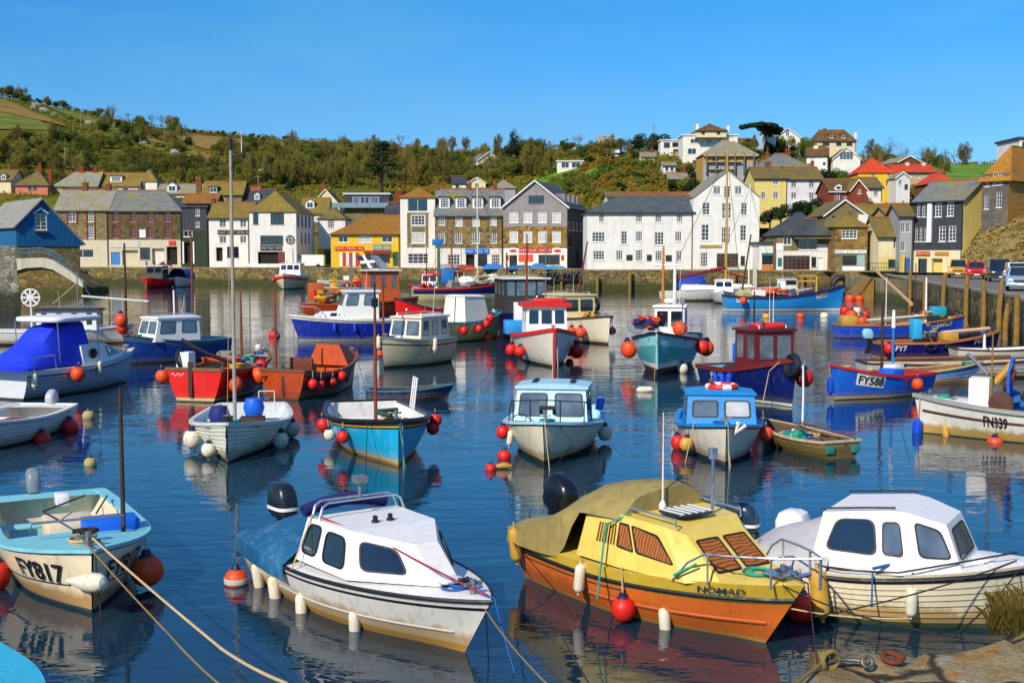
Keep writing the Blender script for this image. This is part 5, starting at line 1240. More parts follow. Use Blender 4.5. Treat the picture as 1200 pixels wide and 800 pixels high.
        z0 = s.sheer(t)
        tab = [0.0]; NT_ = 200
        pts_ = [s.hp(i / NT_, z, side) for i in range(NT_ + 1)]
        for a, b in zip(pts_, pts_[1:]): tab.append(tab[-1] + (b - a).length)
        def at_len(q):
            q = max(0, min(tab[-1], q))
            for i in range(NT_):
                if tab[i + 1] >= q: return (i + (q - tab[i]) / max(1e-6, tab[i + 1] - tab[i])) / NT_
            return 1.0
        s0 = tab[int(t * NT_)]
        def mp(x, y, out):
            tt = at_len(s0 - side * x); zz = z + y + ((s.sheer(tt) - z0) * .8 if slope else 0)
            return s.hp(tt, zz, side) + s.nrm(tt, zz, side) * out
        vs_ = [mp(v.co.x * k * wf, (v.co.y - cy) * k, .022) for v in me.vertices]
        mb = MB(); mb.add(vs_, [tuple(p.vertices) for p in me.polygons]); o = s.add(mb, name, mat, 0)
        if plate:
            hw = (max(xs) - min(xs)) / 2 * k * wf + h * .22; hh = h * .72; pb_ = MB(); n = 8; rings = []
            for i in range(n + 1):
                x = lerp(-hw, hw, i / n); rings.append([mp(x, -hh, .002), mp(x, -hh, .009), mp(x, hh, .009), mp(x, hh, .002)])
            pb_.loft(rings, True, True); s.add(pb_, 'number_plate', plate, 0)
        return o
    def find(s, px, prefer=None):
        best = None
        for side in (1, -1):
            if prefer and side != prefer: continue
            for i in range(81):
                t = i / 80; q = proj(s.M @ s.gp(t, side)); sc_v = abs(q[0] - px) - .12 * q[1]
                if best is None or sc_v < best[0]: best = (sc_v, t, side)
        return best[1], best[2]
    def fender(s, px, py, kind='ball', col='red', r=.19, neck=None, prefer=None, desc=None):
        r = r * (.74 if kind == 'tube' else 1)
        t, side = s.find(px, prefer); g0 = s.gp(t, side, .04); n = s.nrm(max(.02, min(.98, t)), s.sheer(t) * .7, side); n.z = 0; n.normalize()
        # hang so that the middle of the fender comes at py
        best = None
        for i in range(60):
            z = lerp(-.15, s.sheer(t) + .35, i / 59); c = s.hp(t, max(.02, min(z, s.sheer(t))), side) + n * (r * 1.02); c.z = z
            e = abs(proj(s.M @ c)[1] - py)
            if best is None or e < best[0]: best = (e, c)
        c = best[1]; topz = c.z + (r if kind == 'ball' else r * 2.3)
        w = s.M @ Vector((c.x, c.y, topz)); ln = max(.06, g0.z - topz - (r * .36 if kind == 'ball' else r * .45) + .03)
        o = thing('ball_fender' if kind == 'ball' else 'tube_fender', None, 'fender', w, s.h + random.uniform(-1, 1))
        o.rotation_euler = (random.uniform(-.12, .12), random.uniform(-.12, .12), o.rotation_euler.z); o.scale = (random.uniform(.92, 1.05), random.uniform(.92, 1.05), random.uniform(.95, 1.12))
        for nm, mb, mt in fender_mesh(kind, r, FCOL[col], neck or (NAVY if kind == 'ball' else BLACK), ln): mb.build(nm, mt, o)
        s.fl.append((proj(w)[0], o, (desc or col) + (' ball fender' if kind == 'ball' else ' tube fender'))); return o
    def finish(s):
        if s.L > 3.4:
            g_ = s.gp(.985, 1); z_ = g_.z + .03; x_ = s.gp(.93, 1).x; mb = MB(); mb.tube([(x_, 0, z_ - .05), (x_, 0, z_ + .14)], .04, 7); mb.tube([(x_, -.12, z_ + .09), (x_, .12, z_ + .09)], .025, 6); s.add(mb, 'mooring_post', METAL)
            e_ = s.gp(.99, 1).x; s.line([(x_, 0, z_ + .09), (e_ + .05, .03, z_), (e_ + .25 + random.uniform(0, .3), random.uniform(-.2, .2), -.1)], .009, random.choice((ROPE, DROPE, BROPE)), 'mooring_line', .02)
            mb = MB()
            for k in range(3): mb.torus((x_ - .35, random.uniform(-.1, .1), s.gp(.85, 1).z + .03 + k * .03), .13 + .02 * k, .018, None, 14)
            s.add(mb, 'rope_coil', random.choice((ROPE, BROPE, GROPE)))
        s.fl.sort(key=lambda q: q[0]); n = len(s.fl)
        for i, (x, o, d) in enumerate(s.fl):
            w = f'{d} hanging on the {s.short}' if n == 1 else f'{d} on the {s.short}, {ORD[i + 1]} from left'
            tag(o, w)
    # ---------------------------------------------------------------- superstructure
    def cabin(s, sts, mat, roofm_=None, over=.03, rth=.05, crown=.05, front=True, back=True, name='cabin', parent=None):
        # sts: stations from aft: (xb, yb, zb, xt, yt, zt)
        S = [(Vector((a, b, c)), Vector((d, e, f))) for a, b, c, d, e, f in sts]; mb = MB(); m_ = Vector((1, -1, 1))
        mir = lambda v: Vector((v.x, -v.y, v.z))
        for (b0, t0), (b1, t1) in zip(S, S[1:]):
            for f_ in (lambda v: v, mir):
                mb.loft([[f_(b0.lerp(b1, i / 6).lerp(t0.lerp(t1, i / 6), j / 5)) for j in range(6)] for i in range(7)], False)
            mb.poly([t0, t1, mir(t1), mir(t0)])
        b, t = S[-1]
        if front: mb.poly([b, mir(b), mir(t), t])
        b, t = S[0]
        if back: mb.poly([b, t, mir(t), mir(b)])
        c = s.add(mb, name, mat, 25, parent)
        if roofm_:
            rm = MB(); rings = []
            for i, (b_, t) in enumerate(S):
                x = t.x + (-over if i == 0 else over if i == len(S) - 1 else 0); y = t.y + over
                ring = [Vector((x, y * a, t.z + .004 + crown * (1 - a * a) + (rth if up else 0))) for up in (0, 1) for a in ((1, .7, .35, 0, -.35, -.7, -1) if up else (-1, 1))]
                rings.append(ring)
            rm.loft(rings, True, True); s.add(rm, 'cabin_roof', roofm_, 30, parent)
        s.S = S; return c
    def panel(s, i, side):
        f = lambda v: Vector((v.x, v.y * side, v.z)); (b0, t0), (b1, t1) = s.S[i], s.S[i + 1]; return [f(b0), f(b1), f(t1), f(t0)]
    def front(s):
        b, t = s.S[-1]; return [b, Vector((b.x, -b.y, b.z)), Vector((t.x, -t.y, t.z)), t]
    def back(s):
        b, t = s.S[0]; return [b, Vector((b.x, -b.y, b.z)), Vector((t.x, -t.y, t.z)), t]
    def win(s, Q, uv, pane=None, frame=None, ft=.035, rad=.25, name='window', th=.014, parent=None):
        # window on quad Q (b0,b1,t1,t0); uv = (u0,v0,u1,v1) or a list of four (u,v)
        pane = pane or GLASS; frame = frame or BLACK
        if len(uv) == 4 and not isinstance(uv[0], tuple): uv = [(uv[0], uv[1]), (uv[2], uv[1]), (uv[2], uv[3]), (uv[0], uv[3])]
        P = [Q[0].lerp(Q[1], u).lerp(Q[3].lerp(Q[2], u), v) for u, v in uv]
        n = (P[1] - P[0]).cross(P[3] - P[0]).normalized(); cen = sum(P, Vector()) / 4
        if n.dot(Vector((cen.x - s.S[0][0].x * .5 - s.S[-1][0].x * .5, cen.y * 2, .0))) < 0: n = -n
        def rnd(P, rr):
            out = []
            for i in range(4):
                a, p, b = P[i - 1], P[i], P[(i + 1) % 4]; m = min((a - p).length, (b - p).length) * rr
                A = p + (a - p).normalized() * m; Bq = p + (b - p).normalized() * m
                for k in range(5): q = k / 4; out.append(A.lerp(p, q).lerp(p.lerp(Bq, q), q))
            return out
        O = rnd(P, rad); c = sum(O, Vector()) / len(O); ins = []
        for p in O: d = (c - p); ins.append(p + d.normalized() * min(ft, d.length * .45))
        f = MB(); k = len(O)
        f.loft([[p - n * .004 for p in O], [p + n * th for p in O], [p + n * th for p in ins], [p - n * .002 for p in ins]], True)
        fo = s.add(f, name, frame, 30, parent); g_ = MB(); g_.poly([p + n * th * .45 for p in ins]); s.add(g_, 'pane', pane, 0, fo)
        return fo
    def wheelhouse(s, x0, x1, w, z0, h, mat, roofmat, rake=-.12, nf=3, ns=1, frame=None, pane=None, over=.1, tw=.94, y=0.0, v0=.5, v1=.9, backwin=False, doors=False, wf=.03, rth=.07):
        o = s.cabin([(x0, w / 2, z0, x0, w / 2 * tw, z0 + h), (x1, w / 2, z0, x1 + rake, w / 2 * tw, z0 + h)], mat, roofmat, over, rth, .05)
        for i in range(nf):
            g = .06; s.win(s.front(), (i / nf + g / nf * 1.2 + (.03 if i == 0 else 0), v0, (i + 1) / nf - g / nf * 1.2 - (.03 if i == nf - 1 else 0), v1), pane, frame, wf, .12)
        rl_ = MB()
        for sy in (1, -1): rl_.tube([(x0 + .1, sy * w * .36, z0 + h + rth + .02), (x0 + .12, sy * w * .36, z0 + h + rth + .12), (x1 + rake - .15, sy * w * .36, z0 + h + rth + .12), (x1 + rake - .12, sy * w * .36, z0 + h + rth + .02)], .014, 5)
        rl_.tube([(x0 + .12, -w * .36, z0 + h + rth + .12), (x0 + .12, w * .36, z0 + h + rth + .12)], .014, 5); s.add(rl_, 'roof_rail', CHROME)
        s.aerial(lerp(x0, x1, .3), w * .25, z0 + h + rth, random.uniform(.9, 1.8), .008, None, (-.1, .05)); mb_ = MB(); mb_.tube([(lerp(x0, x1, .7), -w * .2, z0 + h + rth), (lerp(x0, x1, .7), -w * .2, z0 + h + rth + .22)], .03, 6); mb_.ball((lerp(x0, x1, .7), -w * .2, z0 + h + rth + .26), .07, 8); s.add(mb_, 'roof_lamp', METAL)
        mb_ = MB(); mb_.torus((x0 - .12, w * .12, z0 + h * .45), .2, .045, Matrix.Rotation(math.pi / 2, 4, 'Y'), 14); s.add(mb_, 'rope_coil', random.choice((ROPE, BROPE, GROPE)))
        for side in (1, -1):
            for i in range(ns): s.win(s.panel(0, side), (i / ns + .08, v0, (i + 1) / ns - .08, v1), pane, frame, wf, .12)
        if backwin: s.win(s.back(), (.1, .45, .9, .88), pane, frame, wf, .12)
        return o
    def mast(s, x, y, z0, z1, r=.04, mat=None, name='mast', r1=None, lean=(0, 0)):
        mb = MB(); mb.tube([(x, y, z0), (x + lean[0] * .5, y + lean[1] * .5, (z0 + z1) / 2), (x + lean[0], y + lean[1], z1)], [r, r * .9, r1 or r * .65], 10); return s.add(mb, name, mat or WOOD)
    def line(s, pts, r=.01, mat=None, name='rope', sag=0.0, n=10, parent=None):
        P = []
        for a, b in zip(pts, pts[1:]):
            a, b = Vector(a), Vector(b)
            for i in range(n):
                q = i / n; p = a.lerp(b, q); p.z -= sag * 4 * q * (1 - q); P.append(p)
        P.append(Vector(pts[-1])); mb = MB(); mb.tube(P, r, 6); return s.add(mb, name, mat or ROPE, 40, parent)
    def box(s, name, c, d, mat, r=.02, rz=0, parent=None):
        mb = MB(); mb.rbox(c, d, r, 0, rz, 2); return s.add(mb, name, mat, 35, parent)
    def outboard(s, y=0, z=None, k=1.0, cowl=None, tilt=0.0, stripe=None):
        x = -s.L / 2 - .06; z = s.zs if z is None else z; T = Matrix.Translation((x, y, z)) @ Matrix.Rotation(tilt, 4, 'Y')
        o = MB(); rings = []
        for q, sx, sy in ((0, .8, .75), (.06, 1, .95), (.25, 1.05, 1), (.38, .95, .95), (.46, .75, .8), (.5, .45, .5)):
            rings.append([T @ Vector((-.2 * k + math.copysign(abs(math.cos(a)) ** .6, math.cos(a)) * .27 * k * sx - q * .12, math.copysign(abs(math.sin(a)) ** .6, math.sin(a)) * .17 * k * sy, (.12 + q) * k)) for a in [2 * math.pi * i / 20 for i in range(20)]])
        o.loft(rings, True, True); c = s.add(o, 'outboard_motor', cowl or pm('motor_cowl', '#23303c', .3, .15), 40)
        if stripe:
            b = MB(); b.loft([[T @ Vector((-.2 * k + math.copysign(abs(math.cos(a)) ** .6, math.cos(a)) * .287 * k - .01, math.copysign(abs(math.sin(a)) ** .6, math.sin(a)) * .182 * k, (.24 + q) * k)) for a in [2 * math.pi * i / 20 for i in range(20)]] for q in (0, .05)], True); s.add(b, 'cowl_stripe', stripe, 40, c)
        l = MB()
        for a, b in (((-.2, 0, .14), (.2, .14, .3)), ((-.2, 0, -.15), (.13, .09, .5)), ((-.24, 0, -.52), (.26, .05, .26)), ((-.02, 0, .0), (.16, .2, .28))):
            mm = MB(); mm.rbox((0, 0, 0), (b[0] * k, b[1] * k, b[2] * k), .02, n=2)
            l.add([T @ (Vector(v) + Vector(a) * k) for v in mm.v], mm.f)
        s.add(l, 'motor_leg', BLACK, 35, c); return c
    def tarp(s, t0, t1, peak, mat, over=.06, drop=.12, name='tarpaulin', n=22, wr=.03, end0=None, endz=None, ridge=None):
        # cloth from gunwale to gunwale over a ridge: peak(q) gives the ridge height above the gunwale
        mb = MB(); rings = []
        for i in range(n + 1):
            q = i / n; t = lerp(t0, t1, q); p = s.gp(t, 1); y = abs(p.y) + over; pk = peak(q); ring = []
            for a in [-1.0, -1, -.85, -.65, -.4, -.2, 0, .2, .4, .65, .85, 1, 1.0]:
                pr = ridge(abs(a)) if ridge else (1 - abs(a) ** 1.6)
                z = p.z + .03 + pk * pr
                ring.append(Vector((p.x, y * a, z)))
            ring[0].z -= drop; ring[-1].z -= drop
            for k_, v in enumerate(ring):
                w_ = noise.noise(Vector((v.x * 2.2, v.y * 2.2, i * .13 + k_ * .3))) * wr + noise.noise(Vector((v.x * 5 + v.y * 3, v.y * 6, 4))) * wr * .5
                v.z += w_ * (1 if 1 < k_ < 11 else .5); v.y += w_ * .4 * (1 if v.y > 0 else -1)
            rings.append(ring)
        mb.loft(rings, False)
        for r, zz in ((rings[0], endz),):
            mb.poly(r if zz is None else r + [Vector((r[-1].x, r[-1].y, r[-1].z - zz)), Vector((r[0].x, r[0].y, r[0].z - zz))])
        return s.add(mb, name, mat, 60)
    def pulpit(s, t0=.72, h=.4, mat=None, posts=(.74, .86, .97), r=.014):
        mb = MB(); mat = mat or CHROME; L_ = []
        for side in (1, -1):
            pts = [s.gp(lerp(t0, .99, i / 8), side, -.06, h * min(1, i / 1.5)) for i in range(9)]; L_.append(pts)
            for t in posts: b = s.gp(t, side, -.06, 0); mb.tube([b, b + Vector((0, 0, h * min(1, (t - t0) / (.99 - t0) * 8 / 1.5)))], r, 6)
        mb.tube(L_[0] + L_[1][::-1], r, 6); return s.add(mb, 'pulpit_rail', mat, 40)
    def lifering(s, c, Rr=.3, r=.07, Mx=None, mats=None):
        o = MB(); o.torus(c, Rr, r, Mx, 24); a = s.add(o, 'life_ring', (mats or (RED, WHITE))[0])
        for k in range(4): b = MB(); b.torus(c, Rr, r * 1.04, Mx, 24, 0, k / 4, k / 4 + .09); s.add(b, 'ring_band', (mats or (RED, WHITE))[1], 35, a)
        return a
    def radar(s, x, y, z):
        mb = MB(); mb.lathe([(.06, 0), (.06, .12), (.26, .14), (.28, .22), (.24, .3), (.05, .32)], 16, Matrix.Translation((x, y, z))); return s.add(mb, 'radar_dome', WHITE)
    def shift(s, n0, dx):
        for o in list(COL.objects)[n0:]:
            if o.parent == s.root: o.location.x += dx
    def aerial(s, x, y, z, h, r=.008, mat=None, lean=(0, 0)):
        mb = MB(); mb.tube([(x, y, z), (x + lean[0], y + lean[1], z + h)], [r * 1.4, r * .6], 5); return s.add(mb, 'aerial', mat or WHITE)
    def net_heap(s, c, d, mats, n=14, name='net_heap'):
        mb = MB()
        for _ in range(n):
            p = Vector(c) + Vector((random.uniform(-.5, .5) * d[0], random.uniform(-.5, .5) * d[1], random.uniform(0, .55) * d[2]))
            q = random.random(); rr = random.uniform(.12, .24) * (d[0] + d[1]) / 2; mi = random.randrange(len(mats))
            if q < .4:
                o_ = len(mb.v); mb.ball(p, rr, 8, mi, (1, 1, .6))
                for k in range(o_, len(mb.v)): w_ = Vector(mb.v[k]); mb.v[k] = tuple(w_ + (w_ - p) * noise.noise(w_ * 9) * .9)
            elif q < .65: mb.box(p, (rr * 1.7, rr * 1.2, rr * .9), mi, random.uniform(0, 3), random.uniform(-.3, .3), random.uniform(-.3, .3))
            else:
                for k in range(3): mb.torus(p + Vector((0, 0, k * rr * .2)), rr * random.uniform(.6, 1), rr * .13, Matrix.Rotation(random.uniform(-.5, .5), 4, 'X'), 12, mi)
        return s.add(mb, name, mats, 60)
    def tub(s, c, r, h, mat, name='tub'):
        mb = MB(); mb.lathe([(r * .86, 0), (r, h), (r * 1.06, h), (r * 1.06, h + .02), (r * .92, h + .02), (r * .8, .04)], 16, Matrix.Translation(c)); return s.add(mb, name, mat)
    def tyre(s, c, Rr, r, Mx): mb = MB(); mb.torus(c, Rr, r, Mx, 20); return s.add(mb, 'tyre', BLACK)
# ------------------------------------------------------------------ boats in the foreground
NB = NAVY
G_W = hullm('gelcoat_white', '#e6e2d6'); G_CR = hullm('gelcoat_cream', '#e2d6b4', amt=.8); G_GR = hullm('gelcoat_grey', '#b9bcc2', scum='#5a5a50')
ANTI = hullm('antifoul_dark', '#1c2024', .7, '#3a3a20'); ANTIR = hullm('antifoul_red', '#6e1f1a', .7, '#3a2a18', .2); ANTIG = hullm('antifoul_green', '#1c5a44', .7, '#4a4a20', .2); ANTIB = hullm('antifoul_blue', '#1d4a7a', .7, '#3a3a20', .2)
DECKW = pm('deck_white', '#e8e5de', .4, .05, 5, dirt='#a89c84', dirt_amt=.35)
CURTAIN = N('orange_curtain'); _w = CURTAIN.new('TexWave'); _w.inputs['Scale'].default_value = 7; _w.inputs['Distortion'].default_value = 5; CURTAIN.link(CURTAIN.coord(), _w.inputs[0])
CURTAIN.color(CURTAIN.ramp(_w.outputs[1], [(.1, hx('#7a4212')), (.6, hx('#9c5a1a')), (.95, hx('#b06c22'))])); CURTAIN.set(.12, 0, .5); CURTAIN = CURTAIN.m
# --- A: white cabin boat, blue tarpaulin
b = Boat('cabin_boat', 'white cabin boat with blue tarpaulin and dark oval windows nearest in the foreground', 'white cabin boat with blue tarpaulin', 545, 764, -54, 4.6, 1.95, zs=.62, zm=.58, zb=.74, wt=.86, tm=.4, pb=2.6, rake=.55, k0=.28, k1=.6); bA = b
b.hull([hullm('antifoul_tan', '#a8752c', .7), G_W, BLACK], [(.1, 0), (('f', .80), 1), (('f', .86), 2), (('f', 1), 1)], clinker=0)
b.rail('rub_rail', BLACK, .98, .024); b.rail('spray_rail', pm('dull_white', '#b8b2a4', .7), .36, .018, -.004, .3, .95)
b.deck(DECKW, .0, 1.0, .05, name='deck')
zd = .66
b.cabin([(-.45, .82, zd, -.4, .66, zd + .54), (.85, .78, zd, .70, .60, zd + .55), (1.98, .15, zd + .07, 1.46, .16, zd + .47)], DECKW, None)
for side in (1, -1):
    b.win(b.panel(0, side), [(.05, .2), (.38, .18), (.38, .9), (.1, .9)], ft=.03, rad=.3)
    b.win(b.panel(0, side), [(.50, .16), (.95, .16), (.90, .84), (.48, .86)], ft=.03, rad=.3)
    b.win(b.panel(1, side), [(.15, .2), (.72, .2), (.68, .8), (.12, .84)], ft=.03, rad=.3)
tar = pm('blue_tarp', '#185a80', .5, .3, 1.5, bump=.4, bs=9, dirt='#9fb9c8', dirt_amt=.3)
b.tarp(.02, .40, lambda q: .12 + .44 * q ** .7, tar, .03, .22, wr=.06, endz=.1, ridge=lambda a: 1 - a ** 1.35)
mb = MB(); mb.tube([(-.62, y * .62, zd + .57 + .1 * (1 - y * y)) for y in (-1, -.9, -.5, 0, .5, .9, 1)], .085, 10); b.add(mb, 'rolled_canopy', pm('navy_canvas', '#131d5c', .8, .25, 5, bump=.4))
mb = MB(); 
for xx in (-.32, -.12): mb.tube([(xx, .64, zd + .54), (xx - .02, .58, zd + .7), (xx - .02, .5, zd + .75), (xx - .02, -.5, zd + .75), (xx - .02, -.58, zd + .7), (xx, -.64, zd + .54)], .016, 8)
b.add(mb, 'roof_rail', CHROME)
mb = MB(); mb.tube([(-.2, 0, zd + .74), (-.2, 0, zd + .96)], .025, 8); mb.box((-.2, 0, zd + 1.0), (.16, .16, .09)); b.add(mb, 'navigation_light', METAL)
mb = MB(); mb.box((2.3, 0, .83), (.16, .08, .04)); mb.tube([(2.26, -.07, .86), (2.34, .07, .86)], .024, 6); mb.tube([(2.26, .07, .86), (2.34, -.07, .86)], .024, 6); b.add(mb, 'bow_cleat', BLACK)
mb = MB(); mb.rbox((1.95, 0, .79), (.3, .3, .05), .06); b.add(mb, 'anchor_locker', DECKW)
b.line([(-.15, -.6, zd + .58), (.7, -.45, zd + .54), (2.75, 0, .78)], .011, RROPE, 'red_line', .02); b.line([(-.3, -.64, zd + .6), (-.2, -1.0, .6)], .01, ROPE, 'fender_line')
b.line([(2.72, 0, .6), (2.74, .02, .1), (2.72, .05, -.2)], .01, BLACK, 'bow_line')
for yy in (-.12, .1):
    mb = MB(); mb.lathe([(.05, 0), (.05, .03), (.03, .05), (.035, .09), (.01, .1)], 10, Matrix.Translation((.42, yy, zd + .54))); b.add(mb, 'roof_fitting', BLACK)
b.outboard(0, .62, 1.0, pm('dark_cowl', '#1c232c', .3, .15), 0, FASC)
for x, y in ((310, 690), (341, 711), (399, 733)): b.fender(x, y, 'tube', 'white', .105, prefer=-1)
b.fender(293, 675, 'tube', 'white', .1, prefer=-1)
b.finish()
# --- B: yellow and orange cabin boat
YG = hullm('gelcoat_yellow', '#dcb83c', scum='#a8823a', amt=.0); OG = hullm('gelcoat_orange', '#e4742a', scum='#8a4a1c', amt=.5); YD = pm('yellow_deck', '#e0c258', .4, .08, 4, dirt='#a88a3c', dirt_amt=.4)
b = Boat('cabin_boat', 'yellow and orange cabin boat with khaki canvas hood and curtained windows in foreground', 'yellow and orange cabin boat', 897, 753, -55, 4.0, 1.95, zs=.66, zm=.64, zb=.84, wt=.9, tm=.42, pb=2.7, rake=.6, k0=.26, k1=.62); bB = b
b.hull([hullm('antifoul_orange', '#9a4a18', .7), OG, BLACK, YG], [(.05, 0), (('f', .66), 1), (('f', .70), 3), (('f', .92), 3), (('f', 1), 3)])
b.rail('rub_rail', BLACK, .74, .03); b.rail('spray_rail', pm('orange_rail', '#b8541a', .7), .34, .025, -.004, .35, .97); b.rail('trim_line', pm('brown_line', '#6a3a14', .6), .60, .012, .003, .0, .6)
b.deck(YD, 0, 1, .06, name='deck'); zd = .70; n0 = len(COL.objects)
b.cabin([(-.75, .93, zd, -.7, .78, zd + .58), (.05, .92, zd, -.1, .74, zd + .62), (1.1, .74, zd, .6, .64, zd + .58), (1.45, .50, zd + .06, .85, .48, zd + .5)], YD, None)
for side in (1, -1):
    b.win(b.panel(1, side), [(-.02, .38), (.28, .34), (.22, .86), (.02, .86)], CURTAIN, BLACK, .03, .12); b.win(b.panel(1, side), [(.32, .34), (.94, .28), (.82, .8), (.27, .86)], CURTAIN, BLACK, .03, .12)
    v = MB()
    Q = b.panel(0, side)
    for i in range(7):
        u = .42 + i * .075; p = [Q[0].lerp(Q[1], u + a).lerp(Q[3].lerp(Q[2], u + a + .05), q) for a, q in ((0, .4), (.03, .4), (.03, .8), (0, .8))]; v.prism(p, Vector((0, side * .012, .004)))
    b.add(v, 'vent_louvre', pm('louvre_brown', '#6a3a14', .6), 0)
for u0, u1 in ((.05, .46), (.54, .95)): b.win(b.front(), [(u0, .14), (u1, .14), (lerp(.5, u1, .96), .86), (lerp(.5, u0, .96), .86)], CURTAIN, BLACK, .03, .1)
hood = pm('khaki_canvas', '#94834a', .9, .22, 3, bump=.45, bs=10, dirt='#5a5028', dirt_amt=.5)
mb = MB(); rings = []
for i in range(17):
    q = i / 16; x = lerp(-.05, -2.25, q); hh = lerp(.66, .0, sstep(.15, 1, q)) * 1.0 + .62 * (1 - .25 * q); y = lerp(.76, .98, min(1, q * 1.6))
    hh = lerp(.92, .16, sstep(.2, .95, q)) if q > .03 else .88
    ring = []
    for a in (-1, -1, -.9, -.7, -.4, 0, .4, .7, .9, 1, 1):
        z = zd + hh * (1 - .35 * abs(a) ** 4) + .03 * math.sin(q * 22 + a * 3) * (1 - abs(a)) + noise.noise(Vector((x * 3, a * 4, 2))) * .04
        ring.append(Vector((x, y * a * (1 if abs(a) == 1 else .97), z)))
    ring[0].z = ring[-1].z = zd + (.56 if q < .3 else lerp(.56, -.12, sstep(.3, .5, q))); ring[0].y *= 1.02; ring[-1].y *= 1.02
    rings.append(ring)
mb.loft(rings, False); mb.poly(rings[0]); mb.poly(rings[-1]); b.add(mb, 'canvas_hood', hood, 60)
mb = MB(); mb.rbox((.35, -.02, zd + .655), (.5, .62, .03), .12, n=4); ht = b.add(mb, 'roof_hatch', pm('dark_hatch', '#22282c', .2, .2))
for k in range(5): mb = MB(); mb.box((.35, -.26 + k * .12, zd + .676), (.44, .035, .012)); b.add(mb, 'hatch_slat', FASC, 0, ht)
for y in (.62, -.62):
    mb = MB(); mb.tube([(-.2, y, zd + .62), (-.2, y, zd + .7), (.75, y * .9, zd + .68), (.75, y * .9, zd + .58)], .014, 7); b.add(mb, 'grab_rail', CHROME)
b.pulpit(.70, .36, posts=(.78, .9, .985))
b.aerial(.0, -.1, zd + .64, 1.25, .009); mb = MB(); mb.lathe([(.05, 0), (.05, .05), (.02, .1)], 10, Matrix.Translation((0, -.1, zd + .64))); b.add(mb, 'aerial_base', WHITE)
mb = MB(); mb.tube([(.42, .38, zd + .62), (.42, .38, zd + 1.3)], .022, 8); mb.tube([(.42, .38, zd + 1.3), (.42, .38, zd + 1.44)], .06, 10); b.add(mb, 'light_mast', CHROME)
mb = MB(); mb.box((1.95, 0, .9), (.3, .34, .02)); mb.tube([(2.1, -.1, .93), (2.1, .1, .93)], .025, 6); mb.tube([(2.3, -.1, .95), (2.3, .1, .95)], .025, 6); b.add(mb, 'deck_cleat', CHROME)
b.shift(n0, .28)
b.text('NOMAD', .85, .675, .09, -1, pm('nomad_letters', '#2c3c52', .5), bold=.012, name='boat_name', wf=1.25)
b.line([(.3, -.66, zd + .64), (.1, -.9, zd + .5), (.2, -1.07, .66), (.2, -1.12, .3)], .014, GROPE, 'green_line'); b.line([(1.5, -.66, .95), (1.3, -.85, .8)], .014, GROPE, 'green_line')
b.outboard(.05, .66, 1.05, pm('black_cowl', '#14181c', .25, .2), .5)
b.fender(608, 637, 'tube', 'yellow', .12, prefer=-1, desc='yellow', neck=NAVY); b.fender(681, 677, 'tube', 'white', .1, prefer=-1, desc='blue and white'); b.fender(725, 712, 'ball', 'red', .15, prefer=-1, desc='red and blue'); b.fender(770, 728, 'tube', 'white', .095, prefer=-1)
b.finish()
# --- C: white cabin boat with grey cover
b = Boat('cabin_boat', 'white clinker cabin boat with grey canvas cover at the lower right', 'white clinker cabin boat with grey cover', 1180, 737, -31, 3.2, 1.95, zs=.7, zm=.66, zb=.92, wt=.84, tm=.42, pb=2.4, rake=.42, k0=.28, k1=.6); bC = b
b.hull([ANTIG, G_CR, BLACK], [(.07, 0), (('f', .84), 1), (('f', .95), 2), (('f', 1), 1)], clinker=7, step=.018)
b.rail('rub_rail', BLACK, .9, .03); b.deck(DECKW, 0, 1, .05, name='deck'); zd = .72
cx = .16; b.cabin([(cx - .78, .86, zd, cx - .68, .66, zd + .64), (cx + .26, .84, zd, cx + .16, .62, zd + .74), (cx + .48, .78, zd, cx + .36, .58, zd + .72), (cx + 1.0, .56, zd + .06, cx + .78, .46, zd + .6)], DECKW, None)
for y in (1, -1):
    mb = MB(); mb.tube([(cx - .72, .66 * y, zd + .68), (cx - .1, .63 * y, zd + .75), (cx + .2, .6 * y, zd + .775)], .014, 6); b.add(mb, 'roof_moulding', BLACK)
for side in (1, -1):
    b.win(b.panel(0, side), [(.13, .3), (.80, .26), (.76, .86), (.22, .88)], None, BLACK, .025, .25); b.win(b.panel(0, side), [(.86, .28), (1.12, .28), (1.1, .82), (.86, .82)], GLASSG, BLACK, .025, .3)
    b.win(b.panel(2, side), [(.14, .28), (.88, .26), (.78, .84), (.1, .88)], GLASSG, BLACK, .025, .22)
b.win(b.front(), [(.1, .2), (.9, .2), (.86, .86), (.14, .86)], GLASSG, BLACK, .025, .2)
mb = MB(); mb.rbox((1.32, 0, zd + .14), (.3, .5, .08), .1); b.add(mb, 'fore_hatch', DECKW)
cov = pm('grey_canvas', '#b3b3b4', .85, .14, 3, bump=.4, bs=9, dirt='#85858a', dirt_amt=.5)
b.tarp(.04, .38, lambda q: .12 + .5 * q ** .9, cov, .02, .1, wr=.04, endz=.08, ridge=lambda a: 1 - a ** 1.5)
mb = MB(); mb.rbox((-1.25, .4, .86), (.42, .5, .5), .14, n=4); b.add(mb, 'helm_seat', DECKW)
b.outboard(.0, .7, .85, pm('blue_grey_cowl', '#22384c', .25, .15), 0, FASC)
b.line([(.2, -1.02, .75), (.22, -1.1, .35)], .012, BROPE, 'blue_line'); b.line([(.2, -1.0, .8), (.35, -.8, .82)], .02, BROPE, 'blue_line')
b.line([(-.76, -.88, .74), (-.2, -1.0, .73), (.5, -.96, .78), (1.1, -.6, .9), (1.7, -.1, 1.0)], .012, BLACK, 'grab_line')
b.fender(958, 690, 'tube', 'yellow', .15, prefer=-1, desc='fat yellow'); b.fender(1066, 705, 'tube', 'white', .095, prefer=-1); b.fender(942, 712, 'ball', 'red', .2, prefer=-1)
b.finish()
